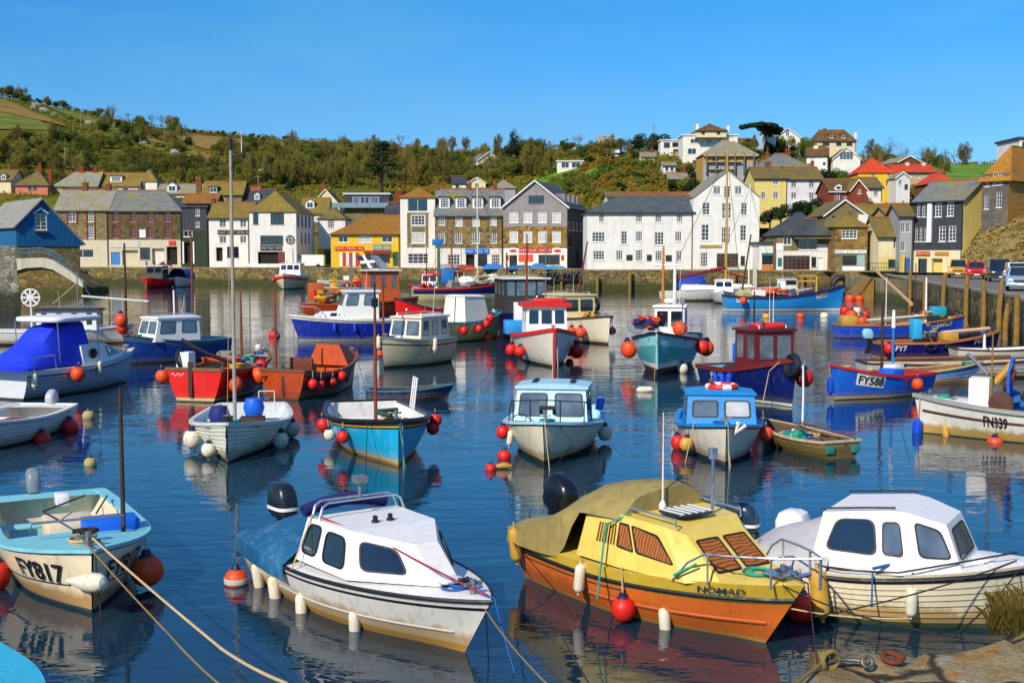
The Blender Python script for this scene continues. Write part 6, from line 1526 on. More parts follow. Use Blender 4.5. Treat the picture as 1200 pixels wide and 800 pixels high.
# --- D: FY817
TQ = pm('turquoise_deck', '#7fc4cc', .5, .1, 4, dirt='#5f8f90', dirt_amt=.4)
b = Boat('open_boat', 'open cream boat FY817 with turquoise decks at the left edge', 'cream boat FY817', 108, 718, -63, 5.2, 2.1, zs=.62, zm=.62, zb=.86, wt=.86, tm=.5, pb=3.3, rake=.18, k0=.3, k1=.42, cat='boat'); bD = b
CRH = hullm('cream_paint', '#ead9b6', scum='#a87a30', amt=.8)
b.hull([ANTIB, CRH], [(.05, 0), (('f', 1), 1)]); b.strip('gunwale', TQ, .03, .16, .05); b.rail('rub_rail', BLACK, .965, .022); b.rail('trim_line', DROPE, .42, .01, .0, .1, .95)
b.interior(pm('pale_cream', '#e0cfae', .6, .1, 3, dirt='#8a7a58'), .03, .76, .12, .12, TQ); b.deck(TQ, .66, 1.0, .03, name='foredeck', bulk=.2); b.deck(TQ, 0, .08, .02, name='aft_deck', n=3)
b.text('FY817', .87, .5, .27, -1, BLACK, bold=.02, slope=False); b.text('FY817', .90, .52, .26, 1, BLACK, bold=.02, slope=False)
b.box('fish_box', (.85, .5, .74), (.5, .75, .24), BLUEPL); b.thwarts(TQ, (.28, .5), .42, .28)
b.box('engine_box', (-.5, .1, .42), (.9, .7, .4), pm('pale_cream', '#e0cfae')); b.box('instrument', (-1.4, .1, .75), (.3, .2, .18), WHITE)
b.mast(1.25, .62, .3, 2.75, .035, DWOOD); b.line([(-1.8, .5, .7), (-.2, -.3, .82), (.9, -.2, .9)], .015, DWOOD, 'oar', 0); b.line([(-1.5, .8, .72), (.2, .4, .8)], .015, DWOOD, 'oar', 0)
mb = MB(); mb.tube([(1.35, -.6, .86), (1.45, -.6, 1.0), (1.45, .6, 1.0), (1.35, .6, .86)], .018, 7); b.add(mb, 'deck_rail', METAL)
mb = MB(); mb.tube([(1.95, -.14, .95), (1.95, .14, .95)], .035, 8); mb.tube([(1.95, 0, .86), (1.95, 0, .98)], .05, 8); mb.torus((1.9, .1, .93), .08, .03, None, 12); b.add(mb, 'mooring_bitt', DROPE)
b.line([(-1.2, -1.16, .44), (-.1, -1.22, .38), (.9, -1.2, .4)], .012, DROPE, 'hull_line')
b.outboard(-.2, .56, .7, pm('grey_cowl', '#7c858c', .35, .15), .25)
b.fender(169, 668, 'ball', 'orange', .22, prefer=1, desc='large orange red'); b.fender(-6, 673, 'ball', 'red', .2, prefer=-1)
b.finish()
o = thing('tube_fender', 'stained white teardrop buoy lashed sideways across the bow of FY817', 'fender', b.M @ (b.hp(.965, .47, -1) + Vector((.12, -.12, 0))), b.h)
mb = MB(); rings = []; prof = [(.02, 0), (.04, .05), (.05, .12), (.09, .25), (.125, .4), (.12, .55), (.08, .62), (.01, .65)]
mb.lathe(prof, 16, Matrix.Rotation(R(38), 4, 'Z') @ Matrix.Rotation(R(86), 4, 'Y')); mb.build('teardrop_float', FWHITE, o)
# --- E: corner of a turquoise boat
b = Boat('open_boat', 'turquoise painted boat whose corner shows at the bottom left', 'turquoise corner boat', W(-85, 872, .0), 0, -48, 4.2, 1.9, 'mid', zs=.6, zm=.56, zb=.8, wt=.84)
TQ2 = hullm('bright_turquoise', '#2fa6c4', amt=.3)
b.hull([ANTI, TQ2], [(.06, 0), (('f', 1), 1)]); b.strip('gunwale', pm('turquoise_paint', '#35b0cc', .45, .1, 3, dirt='#1c6a80'), .03, .3, .05); b.rail('rub_rail', DWOOD, .97, .025); b.interior(pm('turquoise_paint', '#35b0cc'), .03, .7, .15); b.deck(pm('turquoise_paint', '#35b0cc'), .55, 1, .04); b.thwarts(WOOD, (.3,), .4)
b.finish()
# --- L: CALLY
CL = hullm('clinker_white', '#dcdcc8', scum='#8a8a5a', amt=.6)
b = Boat('open_boat', 'white clinker boat CALLY with a tall pale mast, bow towards the viewer', 'white clinker boat with tall mast', 267, 543, -83, 5.9, 2.4, zs=.62, zm=.58, zb=.92, wt=.72, tm=.45, pb=2.3, rake=.16, k0=.36, k1=.62); bL = b
b.hull([ANTI, CL], [(.05, 0), (('f', 1), 1)], clinker=9, step=.028); b.strip('gunwale', pm('grey_white_paint', '#cfd0c8', .5, .1, 4, dirt='#8a8a78'), .03, .07, .07)
b.interior(pm('pale_grey_paint', '#c8cdcc', .6, .12, 3, dirt='#7a8488'), .02, .9, .1, .05); b.thwarts(pm('grey_white_paint', '#cfd0c8'), (.3, .55, .72), .42, .26); b.deck(pm('grey_white_paint', '#cfd0c8'), .88, 1, .03)
b.text('CALLY', .86, .74, .085, 1, pm('name_letters', '#2a3038', .5), bold=.0, name='boat_name', wf=1.1); b.text('CALLY', .88, .74, .085, -1, pm('name_letters', '#2a3038', .5), bold=0, name='boat_name', wf=1.1)
b.mast(1.35, 0, .1, 7.1, .045, pm('pale_spar', '#9c9486', .55, .2, 4), r1=.035); mb = MB(); mb.tube([(1.35, 0, .1), (1.35, 0, .75)], .1, 10); b.add(mb, 'mast_step', VARN)
mb = MB(); mb.tube([(1.35, 0, 7.05), (1.35, 0, 7.3)], .05, 8); mb.tube([(1.35, 0, 6.9), (1.35, .3, 6.95), (1.35, .3, 7.1)], .02, 6); b.add(mb, 'masthead_light', BLACK); b.aerial(1.35, .25, 7.0, .5)
b.line([(1.35, 0, 6.8), (2.95, 0, .95)], .005, ROPE, 'stay')
mb = MB(); mb.tube([(-.7, .25, .55), (-.7, .25, .8), (-.7, .25, 1.02)], [.2, .27, .2], 16); b.add(mb, 'covered_winch', BLUEPL); b.box('wooden_crate', (-.3, .25, .5), (.5, .6, .22), DWOOD)
mb = MB(); mb.tube([(.2, -.5, .5), (.2, -.5, .72), (.2, -.5, .95)], [.2, .26, .2], 16); b.add(mb, 'covered_winch', pm('navy_cover', '#15276a', .7, .2)); 
mb = MB(); mb.tube([(-1.6, .3, .6), (-1.6, .3, 1.1), (-1.6, .7, 1.1), (-1.6, .7, .6)], .02, 6); b.add(mb, 'steering_frame', WHITE)
mb = MB(); mb.tube([(2.9, 0, .98), (3.05, 0, 1.05), (3.08, 0, .8), (3.02, 0, .1)], .02, 6); mb.torus((3.1, 0, .68), .1, .018, Matrix.Rotation(math.pi / 2, 4, 'X'), 14); mb.box((2.92, 0, 1.0), (.1, .24, .12)); b.add(mb, 'bow_fitting', BLACK)
for x, y, p in ((226, 514, -1), (333, 516, 1), (350, 503, 1)): b.fender(x, y, 'ball', 'white', .21, prefer=p)
b.fender(240, 527, 'ball', 'white', .17, prefer=-1)
b.finish()
# --- M: turquoise open boat
TH = hullm('turquoise_paint_hull', '#12a8d4', scum='#c9b078', amt=.15)
b = Boat('open_boat', 'turquoise open boat with black gunwale, yellow line and white inside', 'turquoise open boat', 467, 547, -75, 5.6, 2.45, zs=.8, zm=.76, zb=1.05, wt=.76, tm=.42, pb=2.4, rake=.12, k0=.3, k1=.5); bM = b
b.hull([hullm('antifoul_brown', '#5a4020', .7), hullm('cream_boot', '#d8c48a', amt=.5), TH, BLACK, pm('yellow_line', '#d8b020', .5)], [(.06, 0), (.14, 1), (('f', .80), 2), (('f', .84), 3), (('f', .87), 4), (('f', 1), 3)])
b.strip('gunwale', pm('black_paint', '#1c1a1a', .4, .2, 4), .03, .1, .07); b.interior(pm('white_inside', '#dcdad4', .6, .1, 3, dirt='#8a8a88', dirt_amt=.5), .03, .86, .2, .07, pm('floor_grey', '#6a6a66', .8)); b.deck(BLACK, .86, 1, .02, inset=.05)
b.thwarts(WHITE, (.2,), .5)
b.mast(1.5, -.3, .3, 3.5, .045, RWOOD); mb = MB(); mb.box((1.5, -.3, 3.55), (.14, .14, .2)); mb.tube([(1.5, -.3, 3.65), (1.5, -.3, 4.0)], .02, 6); b.add(mb, 'mast_lamp', BLACK)
mb = MB()
for k in range(3): mb.tube([(-1.2 + k * .25, .98, .8), (-1.35 + k * .25, 1.1, 1.55)], .02, 6)
mb.tube([(-1.3, 1.05, 1.3), (-.75, 1.05, 1.3)], .02, 6); mb.tube([(-1.35, 1.1, 1.55), (-.8, 1.1, 1.55)], .02, 6); b.add(mb, 'white_ladder', WHITE)
b.line([(2.5, -.1, 1.1), (2.1, -.35, 1.12), (1.7, -.3, 1.1), (1.5, .2, 1.1)], .05, pm('coiled_net', '#2c4a38', .9, .3, 14), 'coiled_rope')
b.line([(2.85, .08, 1.0), (2.86, .1, -.1)], .01, ROPE, 'bow_line'); b.line([(2.9, .0, 1.0), (2.95, .14, -.1)], .01, GROPE, 'bow_line'); b.line([(2.3, -.6, .95), (2.35, -.66, -.1)], .01, DROPE, 'bow_line')
for x, y, p in ((402, 511, -1), (381, 497, -1), (515, 500, 1), (510, 492, 1)): b.fender(x, y, 'ball', 'red', .15, prefer=p)
b.fender(383, 509, 'ball', 'white', .14, prefer=-1, desc='cream')
b.finish()
# --- AF: pale blue cabin boat
PB = pm('pale_blue_paint', '#a9d2dc', .4, .07, 4, dirt='#7fa0a8', dirt_amt=.4)
b = Boat('cabin_boat', 'cream hulled boat with pale blue cabin and two large windscreens facing the viewer', 'cream boat with pale blue cabin', 638, 545, -97, 5.4, 2.35, zs=.66, zm=.62, zb=.98, wt=.82, tm=.45, pb=3.0, rake=.25, k0=.3, k1=.55); bAF = b
b.hull([ANTI, hullm('cream_gelcoat2', '#e0d8bc', amt=.7)], [(.1, 0), (('f', 1), 1)]); b.strip('gunwale', pm('pale_blue_paint', '#a9d2dc'), .04, .1, .06); b.rail('rub_rail', DROPE, .95, .022)
b.interior(pm('pale_blue_paint', '#a9d2dc'), .03, .5, .2); b.deck(pm('pale_blue_paint', '#a9d2dc'), .42, 1, .04); 
b.cabin([(-.5, .88, .64, -.5, .82, 1.46), (1.25, .86, .78, 1.0, .80, 1.5)], PB, PB, .06, .06, .07)
for u0, u1 in ((.05, .45), (.55, .95)): b.win(b.front(), (u0, .14, u1, .88), GLASSG, BLACK, .04, .14)
for side in (1, -1): b.win(b.panel(0, side), (.55, .2, .93, .86), GLASSG, BLACK, .04, .14); b.win(b.panel(0, side), (.1, .25, .48, .86), GLASSG, BLACK, .04, .14)
for y in (.45, -.45): mb = MB(); mb.rbox((.2, y, 1.62), (.8, .12, .04), .02, n=2); b.add(mb, 'roof_batten', BLACK)
b.aerial(.7, 0, 1.58, 1.2, .012, ROPE); b.pulpit(.72, .5, BLACK, (.8, .93), .014); mb = MB(); mb.tube([(1.9, -.15, 1.05), (2.1, -.15, 1.2), (2.1, .15, 1.2), (1.9, .15, 1.05)], .05, 8); b.add(mb, 'anchor_winch', DROPE)
b.line([(2.7, .05, 1.0), (2.72, .12, -.1)], .012, DROPE, 'bow_line'); b.line([(2.6, .2, 1.0), (2.5, .6, .5), (2.62, .3, .05)], .01, DROPE, 'bow_line')
mb = MB(); mb.tube([(-1.2, 1.0, .75), (-1.2, 1.05, 1.0), (-2.2, 1.0, .85)], .1, 8); b.add(mb, 'rolled_cover', BLUEPL)
b.fender(591, 506, 'ball', 'red', .16, prefer=-1); b.fender(594, 512, 'tube', 'white', .09, prefer=-1); b.fender(710, 507, 'ball', 'white', .18, prefer=1, desc='cream')
b.finish()
# --- AE: blue cuddy
BC = pm('cuddy_blue', '#1a86c8', .4, .1, 4, dirt='#0f5688', dirt_amt=.4)
b = Boat('cabin_boat', 'small cream boat with bright blue cuddy and a life ring on its roof', 'cream boat with blue cuddy', 850, 546, -96, 4.9, 2.0, zs=.62, zm=.6, zb=.94, wt=.82, tm=.45, pb=3.0, rake=.25, k0=.3, k1=.52)
b.hull([ANTIB, hullm('cream_gelcoat3', '#ded6c0', amt=.5)], [(.1, 0), (('f', 1), 1)]); b.strip('gunwale', BC, .04, .09, .06); b.rail('rub_rail', DROPE, .94, .022); b.deck(BC, .35, 1, .04); b.interior(BC, .03, .42, .2)
b.cabin([(-.5, .84, .62, -.5, .78, 1.34), (1.1, .80, .74, .85, .76, 1.38)], BC, BC, .05, .05, .06)
b.win(b.front(), (.07, .22, .46, .82), GLASSW, DTRIM, .045, .2); b.win(b.front(), (.54, .22, .93, .82), GLASSG, DTRIM, .045, .2)
for side in (1, -1): b.win(b.panel(0, side), (.5, .3, .92, .84), GLASSG, DTRIM, .045, .18)
b.lifering((.25, .05, 1.52), .32, .075); mb = MB(); mb.tube([(.1, -.15, 1.45), (.2, -.2, 1.68)], .05, 8); b.add(mb, 'roof_horn', VARN)
mb = MB(); mb.prism([(2.2, -.3, .98), (2.72, 0, 1.0), (2.2, .3, .98)], (0, 0, -.12)); mb2 = MB(); mb2.tube([(2.4, .28, .96), (2.62, .2, .74), (2.55, .42, .92)], .05, 8); b.add(mb2, 'canvas_flap', FWHITE)
b.line([(2.45, 0, .98), (2.5, .12, -.1)], .01, ROPE, 'bow_line'); b.line([(1.9, -.66, .9), (2.1, -.9, -.2)], .01, ROPE, 'bow_line')
b.fender(793, 518, 'ball', 'red', .18, prefer=-1); b.fender(804, 520, 'ball', 'yellow', .16, prefer=-1); b.fender(910, 508, 'ball', 'orange', .17, prefer=1)
b.finish()
# --- AG: wooden dinghy
b = Boat('dinghy', 'weathered wooden dinghy full of ropes beside the blue cuddy', 'wooden dinghy', 986, 537, 112, 3.1, 1.35, 'stern', zs=.4, zm=.36, zb=.52, wt=.78, tm=.45, pb=2.0, rake=.1, k0=.4, k1=.6)
WH = hullm('weathered_planks', '#8a6a34', .8, '#4a4a20', amt=.6)
b.hull([WH, WH, pm('green_trim', '#2c7a6a', .6, .2)], [(.05, 0), (('f', .72), 1), (('f', 1), 1)], clinker=5); b.strip('gunwale', pm('pale_worn_paint', '#b8ae90', .7, .25, 5, dirt='#7a5a30'), .02, .06, .05); b.interior(pm('dark_boards', '#4a3c28', .8, .3, 4), .03, .95, .1); b.thwarts(WOOD, (.3, .55, .78), .3, .2)
b.rail('red_trim', pm('worn_red', '#a83a24', .7), .99, .02, -.03, .35, .97)
b.net_heap((.1, 0, .2), (1.2, .7, .3), [GROPE, ROPE, WHITE, BROPE], 16, 'rope_heap'); b.net_heap((-1.5, 0, .15), (.3, .3, .5), [pm('weed_rope', '#6a5222', .95, .3, 20)], 10, 'rope_bundle')
b.line([(.9, -.4, .5), (-.2, -.3, .55), (-1.6, -.35, .45)], .02, RWOOD, 'oar', 0); b.line([(.8, .2, .5), (-1.5, .1, .5)], .02, WOOD, 'oar', 0)
for y in (.35, -.35): b.box('transom_panel', (-1.6, y, .22), (.02, .25, .18), pm('green_trim', '#2c7a6a'), .005)
b.finish()
# --- AD: FN339
b = Boat('fishing_boat', 'white fishing boat FN339 with brown stripe and blue hauling gear at the right edge', 'white fishing boat FN339', 1080, 507, 154, 5.2, 2.2, zs=.82, zm=.76, zb=1.0, wt=.8, tm=.42, pb=2.3, rake=.2, k0=.3, k1=.62)
b.hull([ANTIG, hullm('white_fishing_hull', '#e6e2d2', scum='#b8923a', amt=.9)], [(.03, 0), (('f', 1), 1)])
b.rail('brown_rail', pm('brown_stripe', '#4a2018', .6), .62, .035, -.01, .52, .97); b.strip('gunwale', pm('grey_gunwale', '#9a958c', .6, .15, 4), .05, .12, .09); b.rail('brown_rubber', pm('brown_stripe', '#4a2018'), .94, .03, 0, .0, .55)
b.interior(DECKW, .03, .66, .3); b.deck(DECKW, .6, 1, .05)
b.text('FN339', .645, .5, .28, 1, BLACK, bold=.03, wf=.6)
n0 = len(COL.objects); b.box('console', (.55, .1, 1.15), (.5, .7, .75), DECKW, .04); mb = MB(); mb.lathe([(.06, -.08), (.28, -.06), (.3, 0), (.28, .06), (.12, .08)], 18, Matrix.Translation((.0, .85, .98)) @ Matrix.Rotation(math.pi / 2, 4, 'X')); b.add(mb, 'hauler_drum', pm('rust_drum', '#5a3a2a', .5, .3, metal=.4))
mb = MB(); mb.tube([(-.15, .75, .8), (-.15, .75, 1.7), (-.2, .6, 1.95), (-.2, .1, 2.05), (-.2, -.4, 1.95), (-.15, -.55, 1.7), (-.15, -.55, .8)], .04, 8); b.add(mb, 'blue_gantry', BLUEPL)
b.net_heap((-.3, 0, .7), (1.0, 1.0, .7), [BLUEPL, pm('blue_net', '#1d63a8', .9, .3, 12), GROPE, DROPE], 22)
mb = MB(); mb.tube([(.2, .2, 1.4), (-.2, .1, 1.9)], .1, 8); b.add(mb, 'davit_arm', pm('yellow_steel', '#b8862a', .6, .2)); mb = MB(); mb.torus((-.15, .3, 1.5), .22, .09, Matrix.Rotation(R(70), 4, 'Y'), 16); b.add(mb, 'net_roller', RUST)
b.mast(.25, .5, .5, 2.8, .03, TIMBER); mb = MB(); mb.box((.25, .5, 2.85), (.12, .12, .2)); b.add(mb, 'mast_lamp', BLACK)
mb = MB(); mb.tube([(.4, -.2, 1.6), (.9, -.2, 2.1)], .05, 8); b.add(mb, 'spot_light', METAL); mb = MB(); mb.box((1.2, .3, 1.15), (.12, .12, .26)); b.add(mb, 'bollard', BLACK)
b.shift(n0, .65); b.fender(1070, 505, 'tube', 'blue', .17, prefer=1, desc='fat blue'); b.fender(1102, 507, 'tube', 'yellow', .12, prefer=1, desc='cream yellow'); b.fender(1168, 520, 'ball', 'orange', .2, prefer=1)
b.finish()
# ------------------------------------------------------------------ boats in the middle distance
def whb(): return None
BLH = hullm('royal_blue_hull', '#0c2a9a', scum='#8a8a6a', amt=.35); NVH = hullm('navy_hull', '#0b1a5c', scum='#6a6a50', amt=.3)
# F: grey cruiser with blue canopy
b = Boat('cabin_boat', 'grey clinker cruiser with bright blue canopy and white hard top at the left edge', 'grey cruiser with blue canopy', 8, 468, 68, 5.7, 2.2, 'stern', zs=.95, zm=.92, zb=1.25, wt=.86, tm=.4, pb=2.4, rake=.5, k0=.25, k1=.6)
GRH = hullm('grey_clinker', '#a9adb6', scum='#6a6a58', amt=.5)
b.hull([ANTI, GRH, pm('pale_topside', '#d4d6da', .4, .08, 4)], [(.06, 0), (('f', .78), 1), (('f', 1), 2)], clinker=6, step=.02, tmat=2); b.rail('rub_rail', BLACK, .8, .022); b.deck(DECKW, 0, 1, .05, name='deck')
b.cabin([(-.4, .98, .95, -.4, .86, 1.62), (1.1, .9, 1.0, .85, .76, 1.6), (2.1, .62, 1.12, 1.5, .5, 1.42)], DECKW, None)
for side in (1, -1):
    b.win(b.panel(1, side), [(-.1, .25), (.8, .25), (.6, .85), (-.05, .85)], GLASSG, BLACK, .03, .2); mb = MB(); p = Vector((.1, side * .95, 1.3)); mb.torus(p, .15, .03, Matrix.Rotation(math.pi / 2, 4, 'X'), 16); po = b.add(mb, 'porthole', BLACK); mb = MB(); mb.lathe([(0, 0), (.14, 0), (.14, .02), (0, .02)], 16, Matrix.Translation(p) @ Matrix.Rotation(math.pi / 2, 4, 'X')); b.add(mb, 'pane', GLASS, 35, po)
b.win(b.front(), (.1, .2, .9, .85), GLASS, BLACK, .03, .2)
bc = pm('blue_canopy', '#1034d0', .7, .18, 4, bump=.35, bs=9); mb = MB(); rings = []
for i in range(15):
    q = i / 14; x = lerp(.1, -3.35, q); hh = lerp(1.5, .1, sstep(.2, 1, q)) * .98 + .06 * math.sin(q * 19); y = lerp(.86, 1.02, q); ring = []
    for a in (-1, -.97, -.88, -.6, 0, .6, .88, .97, 1): ring.append(Vector((x, y * a, .97 + hh * (1 - abs(a) ** 5) + noise.noise(Vector((x * 2, a * 3, 7))) * .07)))
    rings.append(ring)
mb.loft(rings, False); mb.poly(rings[0]); mb.poly(rings[-1]); b.add(mb, 'canopy', bc, 50)
mb = MB(); mb.rbox((-.45, 0, 2.5), (2.3, 2.0, .17), .4, n=5); b.add(mb, 'hard_top', DECKW)
mb = MB()
for y in (.9, -.9):
    for x in (.45, -1.4): mb.tube([(x, y, .98), (x - .1, y, 2.45)], .018, 6)
b.add(mb, 'top_strut', CHROME)
for y in (.95, -.95): mb = MB(); mb.tube([(-2.6, y, .95), (-2.65, y, 1.35), (-1.7, y, 1.38), (-1.65, y, .95)], .018, 6); b.add(mb, 'stern_rail', CHROME)
b.line([(1.9, -.8, 1.15), (2.5, -.3, 1.3)], .02, BROPE, 'blue_line')
b.fender(87, 438, 'ball', 'orange', .24, prefer=-1); b.fender(40, 446, 'tube', 'white', .13, prefer=-1); b.fender(116, 430, 'tube', 'white', .11, prefer=-1); b.finish()
# G: white dinghy with outboard
b = Boat('dinghy', 'white clinker dinghy with grey outboard and red ball fenders at the left edge', 'white dinghy with grey outboard', 56, 500, -94, 5.0, 2.0, 'stern', zs=.62, zm=.58, zb=.8, wt=.82, tm=.42, pb=2.2, rake=.2, k0=.3, k1=.6)
b.hull([ANTIR, hullm('dinghy_white', '#dedad2', amt=.5)], [(.05, 0), (('f', 1), 1)], clinker=6, step=.02); b.strip('gunwale', DECKW, .03, .1, .06); b.rail('rub_rail', BLACK, .93, .018); b.interior(pm('dinghy_inside', '#d8d4c6', .6, .1, 4, dirt='#8a8068'), .03, .85, .12); b.thwarts(DECKW, (.25, .55), .4); b.deck(DECKW, 0, .12, .02, name='aft_deck', n=3)
b.outboard(.1, .42, .8, pm('silver_cowl', '#a9adb0', .35, .15), .55); b.box('red_cushion', (.4, .3, .5), (1.5, .5, .12), pm('red_vinyl', '#8a1f1a', .6)); b.mast(-.6, -.7, .3, 1.7, .03, RWOOD)
for x, y, p in ((79, 524, -1), (79, 501, -1), (51, 516, -1)): b.fender(x, y, 'ball', 'red', .22, prefer=1)
b.finish()
# H: dark roofed wheelhouse boat
b = Boat('fishing_boat', 'white wheelhouse boat with long dark roof and radar fan behind the grey cruiser', 'dark roofed wheelhouse boat', 150, 402, 8, 7.0, 2.3, 'bow', zs=.75, zm=.7, zb=1.0)
b.hull([ANTI, G_W], [(.1, 0), (('f', 1), 1)]); b.strip('gunwale', DECKW); b.deck(DECKW, 0, 1)
b.wheelhouse(-.9, 2.1, 1.7, .75, 1.0, DECKW, DTRIM, .0, 3, 4, BLACK, None, .12, 1, v0=.3, v1=.9); b.mast(1.0, 0, 1.8, 3.8, .04, METAL); b.line([(1.0, 0, 3.7), (2.0, 0, 1.8)], .02, METAL, 'stay'); b.line([(1.0, 0, 3.2), (-.6, 0, 1.8)], .02, METAL, 'stay')
mb = MB(); mb.tube([(-1.2, -.6, .7), (-1.2, -.6, 1.95)], .045, 8); b.add(mb, 'fan_post', WHITE); mb = MB(); My = Matrix.Rotation(math.pi / 2, 4, 'X'); mb.torus((-1.2, -.66, 2.45), .44, .04, My, 24)
for k in range(4):
    a = k * math.pi / 4; mb.tube([(-1.2 - .48 * math.cos(a), -.66, 2.45 - .48 * math.sin(a)), (-1.2 + .48 * math.cos(a), -.66, 2.45 + .48 * math.sin(a))], .06, 6)
b.add(mb, 'wind_generator', WHITE); b.line([(1.2, 0, 2.5), (4.6, 0, 2.2)], .06, pm('boom_white', '#d8d6cc'), 'boom'); b.line([(3.4, .1, .8), (3.4, .1, 2.4)], .05, RUST, 'post')
b.fender(139, 370, 'ball', 'orange', .35, prefer=-1); b.fender(143, 384, 'ball', 'red', .3, prefer=-1); b.finish()
# I: blue boat white cabin left
b = Boat('cabin_boat', 'navy blue boat with white rounded cabin behind the red boat on the left', 'navy boat with white cabin', 152, 427, -134, 4.5, 2.0, zs=.95, zm=.9, zb=1.3, wt=.84, pb=2.4, rake=.3)
b.hull([ANTI, hullm('dark_blue_hull', '#123a8c', amt=.25), pm('grey_blue_top', '#3c5a6c', .5)], [(.08, 0), (('f', .8), 1), (('f', 1), 2)]); b.strip('gunwale', pm('grey_blue_top', '#3c5a6c')); b.deck(pm('grey_blue_top', '#3c5a6c'), 0, 1)
b.wheelhouse(-.7, 1.5, 1.6, .95, .95, DECKW, DECKW, -.25, 2, 2, BLACK, GLASSG, .06, .88, v0=.35, v1=.9); b.mast(-.4, 0, 1.9, 2.7, .03, METAL); mb = MB(); mb.torus((2.3, 0, 1.3), .2, .03, Matrix.Rotation(R(20), 4, 'Y'), 12); b.add(mb, 'bow_roller', RUST)

b.fender(212, 405, 'ball', 'orange', .2); b.finish()
# J: red boat
RDH = hullm('bright_red_hull', '#e01a10', scum='#8a6a4a', amt=.2)
b = Boat('fishing_boat', 'bright red fishing boat seen from its transom with an orange basket aboard', 'bright red fishing boat', 229, 471, 76, 4.8, 2.1, 'stern', zs=1.05, zm=.95, zb=1.25, wt=.92, tm=.45, pb=2.4)
b.hull([ANTI, hullm('cream_boot2', '#d8c8a0', amt=.4), RDH], [(.04, 0), (.13, 1), (('f', 1), 2)]); b.strip('gunwale', WOOD, .05, .1, .1); b.interior(pm('worn_inside', '#a89a86', .7, .25, 4, dirt='#5a4a3a'), .03, .9, .3); b.deck(pm('worn_inside', '#a89a86'), .8, 1)
b.tub((-.6, -.35, .75), .3, .5, ORANGE, 'orange_basket'); b.tub((-1.0, -.7, .8), .22, .3, pm('yellow_tub', '#d8a81c', .5), 'yellow_tub'); b.box('locker', (-1.7, .7, 1.15), (.45, .45, .75), DECKW); b.net_heap((.2, .1, .9), (1.5, 1.0, .7), [BROPE, GROPE, pm('net_grey', '#8a8578', .9, .3, 12), ORANGE], 20)
mb = MB(); mb.tube([(-1.6, .9, 1.9), (-1.4, .2, 1.5), (-1.0, -.6, 1.1)], .07, 8); b.add(mb, 'black_pole', BLACK); mb = MB(); mb.torus((-1.8, .8, 1.3), .28, .05, Matrix.Rotation(R(80), 4, 'X'), 14); b.add(mb, 'pot_hoop', DROPE)
mb = MB(); mb.box((-2.47, .12, .72), (.06, .14, 1.1)); b.add(mb, 'rudder_post', DWOOD)
mb = MB()
for i in range(9): mb.tube([(-2.46, .78 - i * .05, .86 + .05 * math.sin(i * 1.7)), (-2.46, .75 - i * .05, .86 + .05 * math.cos(i * 1.7))], .012, 5)
b.add(mb, 'boat_name', WHITE)
b.mast(1.2, .2, .6, 3.4, .05, RWOOD); b.fender(187, 441, 'ball', 'orange', .22, prefer=1); b.fender(270, 450, 'ball', 'orange', .24, prefer=-1); b.fender(296, 440, 'ball', 'orange', .3, prefer=-1, desc='large orange'); b.fender(299, 428, 'ball', 'red', .2, prefer=-1); b.finish()
# K: rusty orange boat
ROH = hullm('rusty_orange_hull', '#b4441a', scum='#4a2a18', amt=.4, var=.3)
b = Boat('open_boat', 'rust orange wooden boat with brown mast and orange cuddy, red fenders along its side', 'rust orange wooden boat', 332, 468, 66, 4.2, 1.9, 'stern', zs=.95, zm=.8, zb=1.25, wt=.9, tm=.45, pb=2.2)
b.hull([ANTI, hullm('dark_brown_hull', '#4a3020', amt=.4, var=.3), ROH], [(.05, 0), (('f', .86), 1), (('f', 1), 2)], tmat=2); b.strip('gunwale', pm('brown_gunwale', '#6a4a2a', .7, .3, 4), .03, .08, .08); b.interior(pm('orange_inside', '#c04e1a', .65, .22, 4, dirt='#6a2a10'), .03, .72, .2); b.deck(pm('orange_inside', '#c04e1a'), .66, 1, .12, bulk=.3)
b.cabin([(.55, .8, .9, .55, .45, 1.6), (1.7, .35, 1.15, 1.6, .12, 1.5)], pm('orange_inside', '#c04e1a'), None); b.box('green_box', (-.3, .3, .85), (.5, .5, .3), pm('green_plastic', '#1c6a50', .5)); b.box('wheel_frame', (-.9, .1, 1.0), (.1, .9, .5), RUST)
mb = MB(); mb.box((-2.12, -.02, .6), (.05, .1, 1.0)); b.add(mb, 'rudder_post', DWOOD); b.mast(-1.7, .55, .4, 3.1, .05, pm('red_brown_spar', '#8a3a1a', .6, .25, 4)); mb = MB(); mb.ball((-1.7, .45, 2.0), .08, 8); b.add(mb, 'mast_block', BLACK); b.line([(-2.3, .7, .7), (-1.6, .2, .8), (-1.2, -.5, .9)], .03, pm('black_spar', '#1c1a1a'), 'spar')
for x, y in ((364, 449), (374, 450), (388, 448), (397, 440)): b.fender(x, y, 'ball', 'red', .15, prefer=-1)
b.finish()
# N: small blue rowing boat
b = Boat('rowing_boat', 'small navy blue rowing boat behind the turquoise open boat', 'small navy rowing boat', 522, 468, 12, 2.5, 1.1, 'bow', zs=.4, zm=.36, zb=.5, wt=.75); b.hull([ANTI, hullm('slate_blue_hull', '#1c3a66', amt=.3)], [(.03, 0), (('f', 1), 1)], clinker=4); b.strip('gunwale', pm('teal_gunwale', '#3a7a8a', .6), .02, .05, .04); b.interior(DWOOD, .04, .94, .1); b.thwarts(WOOD, (.35, .65), .26, .16); b.finish()
